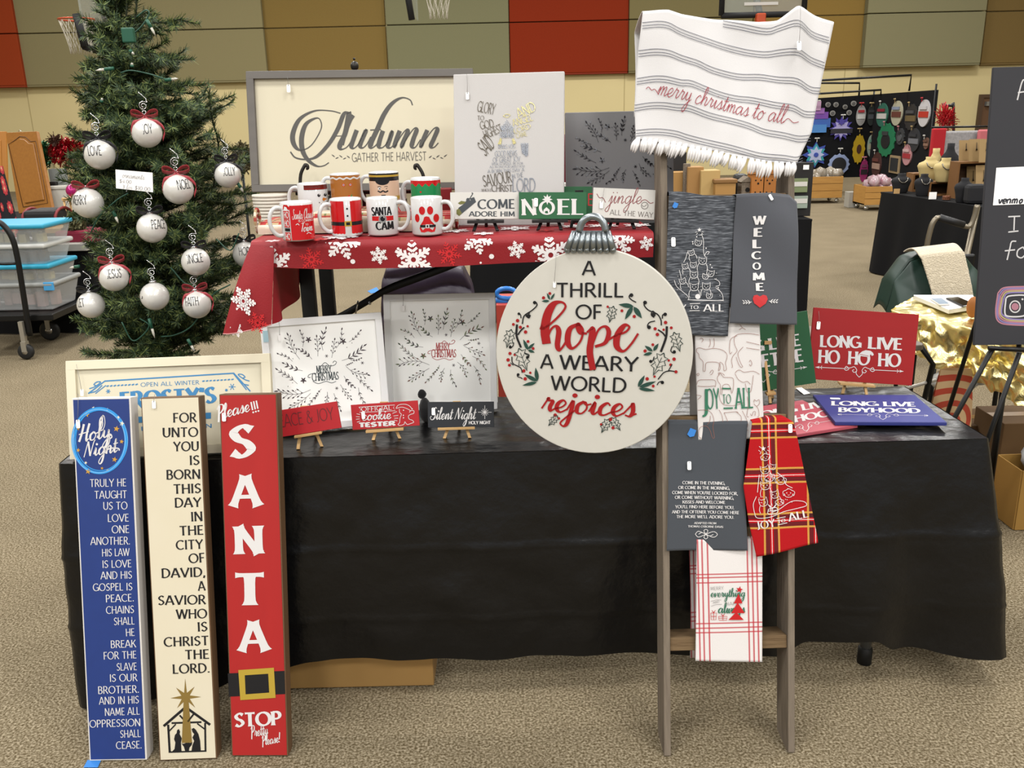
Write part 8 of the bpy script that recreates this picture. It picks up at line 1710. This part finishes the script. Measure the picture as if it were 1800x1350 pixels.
# ---- black display walls with hanging ornaments
YA, YB_ = 17.6, 14.6; a0, a1 = W2(1400, 175, YA), W2(1537, 166, YA); b1 = W2(1646, 158, YB_)
tw_ = thing('display_wall', 'black cloth display wall hung with painted ornaments', 'display wall', V((a1.x, YA, 0)))
def wallpan(p, q_, zt0, zt1, z0): d = (q_ - p).normalized(); n = V((-d.y, d.x, 0)) * .04; m_ = MB(); vs = [V((p.x, p.y, z0)), V((q_.x, q_.y, z0)), V((q_.x, q_.y, zt1)), V((p.x, p.y, zt0))]; return m_.hexa(vs, n)
part('cloth_panel', wallpan(a0, V((a1.x, YA, 0)), a0.z, a1.z, .28), mat('display_black', '1b1b1d', .95, spec=.1), tw_); part('cloth_panel', wallpan(V((a1.x, YA, 0)), b1, a1.z, b1.z, .28), mat('display_black', ''), tw_)
for p in (a0, a1, V((b1.x, YB_, b1.z))): part('post', MB().tube([V((p.x, p.y + .02, p.z + .09)), V((p.x, p.y + .02, .005))], .016, 8), ME, tw_)
for pts, y in (([(1436, 146), (1511, 146), (1510, 168)], 17.5), ([(1430, 142), (1602, 132), (1598, 160)], 15.9), ([(1434, 165), (1549, 158), (1548, 168)], 17.2)): part('arm', MB().tube([W2(*p, y) for p in pts], .018, 8), ME, tw_)
PA = Board(V((a0.x, YA - .03, .28)), V((a1.x - a0.x, 0, 0)), 0.0); PB = Board(V((a1.x, YA - .03, .28)), V((b1.x - a1.x, YB_ - YA, 0)), 0.0)
def hang(B, label, shapes, bow=None, bp=None):
    x, y = shapes[0][1]; p = B.px(x, y); t_ = thing('hanging_ornament', label, 'ornament', B.M @ Matrix.Translation((p.x, p.y, 0)), 'ornaments on the black display walls')
    for k, sh in enumerate(shapes):
        kind, c, rx, ry, m = sh[:5]; o = B.px(*c); ux = (B.px(c[0] + rx, c[1]) - o).length; uy = (B.px(c[0], c[1] - ry) - o).length
        n = 28; wob = sh[5] if len(sh) > 5 else (0, 1); P = [(ux * (1 + wob[0] * cos(wob[1] * a_ * 2 * pi / n)) * cos(a_ * 2 * pi / n) + o.x - p.x, uy * (1 + wob[0] * cos(wob[1] * a_ * 2 * pi / n)) * sin(a_ * 2 * pi / n) + o.y - p.y) for a_ in range(n)]
        if kind == 'box': P = [(o.x - p.x + sx * ux, o.y - p.y + sy * uy) for sx, sy in ((-1, -1), (1, -1), (1, 1), (-1, 1))]
        if kind == 'star': P = [(o.x - p.x + ux * (1 if i % 2 == 0 else .6) * sin(i * pi / wob[1]), o.y - p.y + uy * (1 if i % 2 == 0 else .6) * cos(i * pi / wob[1])) for i in range(2 * wob[1])]
        part('painted_disc' if k == 0 else 'painted_layer', MB().prism(P, .02, M=Matrix.Translation((0, 0, .022 + .012 * k))), m, t_, world=False)
    if bow:
        o = B.px(*bp) - p; u = (B.px(bp[0], bp[1] + 3.2) - B.px(*bp)).length; q = MB()
        for sg in (-1, 1): q.sphere((o.x + sg * u * .8, o.y, .05), u * .75, 10, sq=(1, .55, .5))
        q.sphere((o.x, o.y, .055), u * .4, 8); q.box((o.x, o.y - u * 1.1, .045), (u * .3, u * 1.9, .008)); part('bow', q, bow, t_, world=False)
def C_(h): return mat('paint_' + h, h, .6)
wb_, gb_, rb_, pb_ = C_('d2cfc8'), C_('b39a68'), C_('b8222a'), C_('d28a92')
for i, (x, y, r) in enumerate(((1455, 184, 4.5), (1469, 184, 4.5), (1485, 188, 4.2), (1500, 182, 4.8), (1463, 199, 4.8), (1492, 198, 4.6))): hang(PA, 'small round silver ornament, %s on the upper black wall' % ('first in the top row', 'second in the top row', 'third in the top row', 'last in the top row', 'lower one near the ombre ornament', 'lower one beside the white bow')[i], [('o', (x, y), r, r, C_('8f8d88')), ('o', (x, y), r * .6, r * .6, C_('5a5856'))])
hang(PA, 'purple to blue layered ornament beside the fringed towel', [('box', (1437, 216), 22, 8, C_('3f68b8')), ('box', (1437, 203), 18, 6, C_('7a4aa8')), ('box', (1437, 195), 11, 5, C_('a06ab8')), ('box', (1437, 226), 14, 7, C_('4a86c8')), ('box', (1437, 186), 4, 8, C_('c09ab8'))], wb_, (1437, 177))
hang(PA, 'blue and teal snowflake flower low on the black wall', [('star', (1433, 272), 23, 23, C_('3a4fa8'), (0, 8)), ('star', (1433, 272), 18, 20, C_('38a0a8'), (0, 6)), ('star', (1433, 272), 15, 15, C_('b8c0e0'), (0, 8)), ('o', (1433, 272), 4, 4, C_('3a4fa8'))], wb_, (1435, 243))
hang(PA, 'purple and white snowflake medallion under the white bow', [('star', (1478, 226), 21, 22, C_('4a3f98'), (0, 12)), ('star', (1478, 226), 16, 17, C_('b0a8d8'), (0, 8)), ('box', (1478, 230), 19, 4, C_('26242c')), ('star', (1478, 214), 6, 7, C_('4a3f98'), (0, 6))], wb_, (1481, 202))
hang(PA, 'pale blue scalloped ring low on the black wall', [('o', (1474, 289), 18, 18, C_('98a8d0'), (.07, 16)), ('o', (1474, 289), 12.5, 12.5, C_('1c1c20'))], wb_, (1476, 261))
hang(PA, 'yellow sunflower ornament on the black wall', [('o', (1509, 262), 10.5, 25, C_('c2a018'), (.08, 12)), ('o', (1509, 262), 4, 8, C_('4a2a18'))], gb_, (1510, 226))
OV = [('oval with red, white and grey bands on the black wall', 1513, 203, 8.5, 18, ('9c9a98', 'c8c6c2', 'a02028')), ('dark oval with grey figure beside the striped ovals', 1531, 203, 7, 18, ('2c3230', '50545a', '3a3c40')), ('oval striped green, white, navy and red', 1552, 202, 10, 20, ('2f6a58', 'd0ccc8', '8a2030')), ('pale oval with brown house picture high on the black wall', 1578, 199, 10, 21, ('b8b49c', '6a3a2c', '8c98b0')), ('dark round sign with gold flowers high on the black wall', 1603, 206, 11, 22, ('2a2826', '6a5a38', '4a4a4c')), ('red and white oval with a face, highest on the black wall', 1626, 199, 10.5, 23, ('c8c6c8', 'b8301c', 'c8c6c8')),
      ('pale green banded oval below the dark oval', 1532, 256, 8, 20, ('98a89a', 'b0ac90', '6a9480')), ('green leafy wreath ring on the black wall', 1559, 246, 15.5, 28, ('1f7a50', '1c1c1e', '3a3c3c')), ('small dark crest beside the green wreath', 1584, 240, 7, 14, ('3a3c3e', '55575a', '2a2a2c')), ('grey striped round sign on the black wall', 1608, 246, 10.5, 20, ('2c2e32', '74767c', '303236')), ('pink oval with red band beside the wood frame', 1596, 272, 8, 18, ('c08c90', 'a83038', 'd0b0b0')), ('small brown oval at the end of the black wall', 1630, 252, 4.5, 10, ('6a4a3c', '8c6a58', '6a4a3c')), ('brown owl shaped ornament above the wooden bin', 1542, 290, 8, 22, ('4a2a26', 'b09080', '6a3a34')), ('pink flower ornament above the wooden bin', 1518, 300, 7, 20, ('a02a6a', '2a2024', '7a3a5a'))]
for i, (lab, x, y, rx, ry, cs) in enumerate(OV):
    sh = [('o', (x, y), rx, ry, C_(cs[0]), (.05, 14) if 'wreath' in lab or 'flower' in lab else (0, 1)), ('o' if 'wreath' in lab else 'box', (x, y + 2), rx * (.5 if 'wreath' in lab else .8), ry * (.45 if 'wreath' in lab else .22), C_(cs[1])), ('box', (x, y - ry * .42), rx * (.3 if 'wreath' in lab else .6), ry * .12, C_(cs[2]))]
    hang(PA if x < 1536 else PB, lab, sh, (rb_, gb_, pb_, wb_)[(0, 1, 3, 1, 1, 0, 1, 2, 2, 1, 1, 3, 3, 2)[i]], (x, y - ry - 4))
hang(PB, 'small wood framed board leaning low on the black wall', [('box', (1574, 289), 9, 15, C_('a08a68')), ('box', (1574, 289), 6.5, 11, C_('26282a'))])
# ---- wooden bins on casters with wrapped goods
M_bin = mat('bin_plywood', 'c09048', .6, c2='a87836', sc_=5, stretch=(1, 1, 6), amt=.9)
def woodbin(l, t, r, b, y, label, wl, seed):
    a, c = W2(l, t, y), W2(r, b, y); z0 = .09; w_ = c.x - a.x; xm = (a.x + c.x) / 2; t_ = thing('wooden_bin', label, 'bin', V((xm, y + .25, 0))); H = a.z - z0
    for k in range(3): part('plank', MB().box((xm, y, z0 + H * (k + .5) / 3), (w_, .02, H / 3 - .006)), M_bin, t_, bevel=.003)
    part('body', MB().box((a.x + .01, y + .25, z0 + H / 2), (.02, .48, H)).box((c.x - .01, y + .25, z0 + H / 2), (.02, .48, H)).box((xm, y + .49, z0 + H / 2), (w_, .02, H)).box((xm, y + .25, z0 + .01), (w_, .48, .02)), M_bin, t_)
    for sx in (-1, 1):
        for yy in (.06, .44): part('caster', MB().lathe([(0, -.012), (.035, -.012), (.035, .012), (0, .012)], 14, M=Matrix.Translation(V((xm + sx * (w_ / 2 - .06), y + yy, .04))) @ Matrix.Rotation(pi / 2, 4, 'X')).box((xm + sx * (w_ / 2 - .06), y + yy, .075), (.03, .03, .04)), M_silv, t_)
    rr_ = random.Random(seed); q = MB()
    for i in range(16): q.sphere((xm + rr_.uniform(-.4, .4) * w_, y + rr_.uniform(.08, .4), z0 + H * .8 + rr_.uniform(0, .14)), rr_.uniform(.07, .11), 8)
    for v in q.v: v += V((noise.noise(v * 17), noise.noise(v * 17 + V((3, 3, 3))), noise.noise(v * 17 + V((6, 1, 3))))) * .05
    single('wrapped_goods', q, mat('cellophane_' + str(seed), ('b0a898', 'c0b4b8')[seed % 2], .25, spec=.6, c2=('7a6a58', '9a5a68')[seed % 2], sc_=14, amt=.6), wl, 'wrapped goods', kind='stuff')
woodbin(1421, 311, 1479, 353, 15.6, 'wooden bin on casters next to the ladder', 'crumpled clear wrapped pieces heaped in the wooden bin next to the ladder', 2); woodbin(1522, 328, 1575, 369, 14.3, 'wooden bin on casters half behind the jewellery table', 'pinkish clear wrapped pieces heaped in the bin behind the jewellery table', 3)
pxbox('white_carton', 'small white carton on the floor between the two wooden bins', 'box', 1493, 338, 1510, 355, 14.8, .2, mat('pale_carton', 'a8a49a', .6), zb=.004)
# ---- basketball goals
M_pad, M_rim, M_net = mat('black_pad', '111113', .7), mat('orange_rim', 'c2502c', .4, .3), mat('white_net', 'cfc8b8', .9)
M_gl = mat('backboard_glass', 'b8c0bc', .1, alpha=.28)
def goal(label, rim_px, y, board_px=None, posts=()):
    c = W2(*rim_px, y); t_ = thing('basketball_goal', label, 'basketball goal', c); R = .23
    part('rim', MB().tube([c + V((R * cos(a * pi / 16), R * sin(a * pi / 16), 0)) for a in range(32)], .012, 8, closed=True), M_rim, t_)
    q = MB()
    for i in range(12):
        for sg in (-1, 1): q.tube([c + V((R * f * cos(i * pi / 6 + sg * k * .16), R * f * sin(i * pi / 6 + sg * k * .16), -z)) for k, (f, z) in enumerate(((1, 0), (.86, .12), (.72, .24), (.62, .35), (.6, .45)))], .0045, 4)
    part('net', q, M_net, t_); return t_, c
g, c = goal('glass basketball goal at the side, above the tree', (134, 34), 13.4)
b0, b1 = W2(149, 82, 13.2), W2(188, 53, 14.9); d = (b1 - b0); d.z = 0; zb_ = b0.z
part('backboard', MB().hexa([V((b0.x, b0.y, zb_)), V((b0.x + d.x, b0.y + d.y, zb_)), V((b0.x + d.x, b0.y + d.y, zb_ + 1.1)), V((b0.x, b0.y, zb_ + 1.1))], V((.03, -.0, 0))), M_gl, g)
part('edge_pad', MB().tube([V((b0.x, b0.y, zb_)), V((b0.x + d.x, b0.y + d.y, zb_))], .05, 8), M_pad, g); part('edge_pad', MB().tube([V((b0.x, b0.y, zb_)), V((b0.x - .05, b0.y, zb_ + .42))], .055, 8), M_pad, g); part('edge_pad', MB().tube([V((b0.x + d.x, b0.y + d.y, zb_)), V((b0.x + d.x, b0.y + d.y, zb_ + 1.1))], .03, 8), M_pad, g)
for (x0, y0, x1, y1) in ((190, 58, 172, 0), (200, 48, 185, 0), (150, 44, 188, 40), (188, 40, 215, 52)): part('support_arm', MB().tube([W2(x0, y0, 14.6), W2(x1, y1, 14.6)], .03, 8), mat('goal_steel', '6a6660', .4, .6), g)
g, c = goal('basketball goal above the autumn board with only its net tip showing', (769, -22), 15.0); p = W2(724, 35, 15.0); part('edge_pad', MB().tube([p, V((p.x - .09, 15.0, p.z + .7))], .05, 8), M_pad, g); part('backboard', MB().box((p.x - .02, 15.6, p.z + .65), (.03, 1.2, 1.1)), M_gl, g)
g, c = goal('glass basketball goal behind the fringed towel', (1347, 41), 16.4); bl, br = W2(1268, 28, 16.8), W2(1413, 24, 16.8); tl_, tr_ = W2(1290, -60, 16.8), W2(1448, -60, 16.8); zb_ = (bl.z + br.z) / 2
part('backboard', MB().hexa([V((bl.x, 16.8, zb_)), V((br.x, 16.8, zb_)), V((br.x, 16.8, zb_ + 1.07)), V((bl.x, 16.8, zb_ + 1.07))], V((0, .03, 0))), M_gl, g)
for p, q_ in ((V((bl.x, 16.8, zb_)), V((br.x, 16.8, zb_))), (V((bl.x, 16.8, zb_)), V((bl.x, 16.8, zb_ + 1.07))), (V((br.x, 16.8, zb_)), V((br.x, 16.8, zb_ + 1.07)))): part('edge_pad', MB().tube([p, q_], .05, 8), M_pad, g)
part('bracket', MB().box((c.x - .02, 16.72, c.z + .09), (.16, .16, .2)), M_rim, g, bevel=.02); part('target_line', MB().box((c.x, 16.79, zb_ + .18), (.59, .006, .05)), M_white, g); part('support_arm', MB().tube([V((c.x, 16.86, c.z + .2)), V((c.x, 18.0, c.z + 1.4))], .06, 8), mat('goal_steel', ''), g)
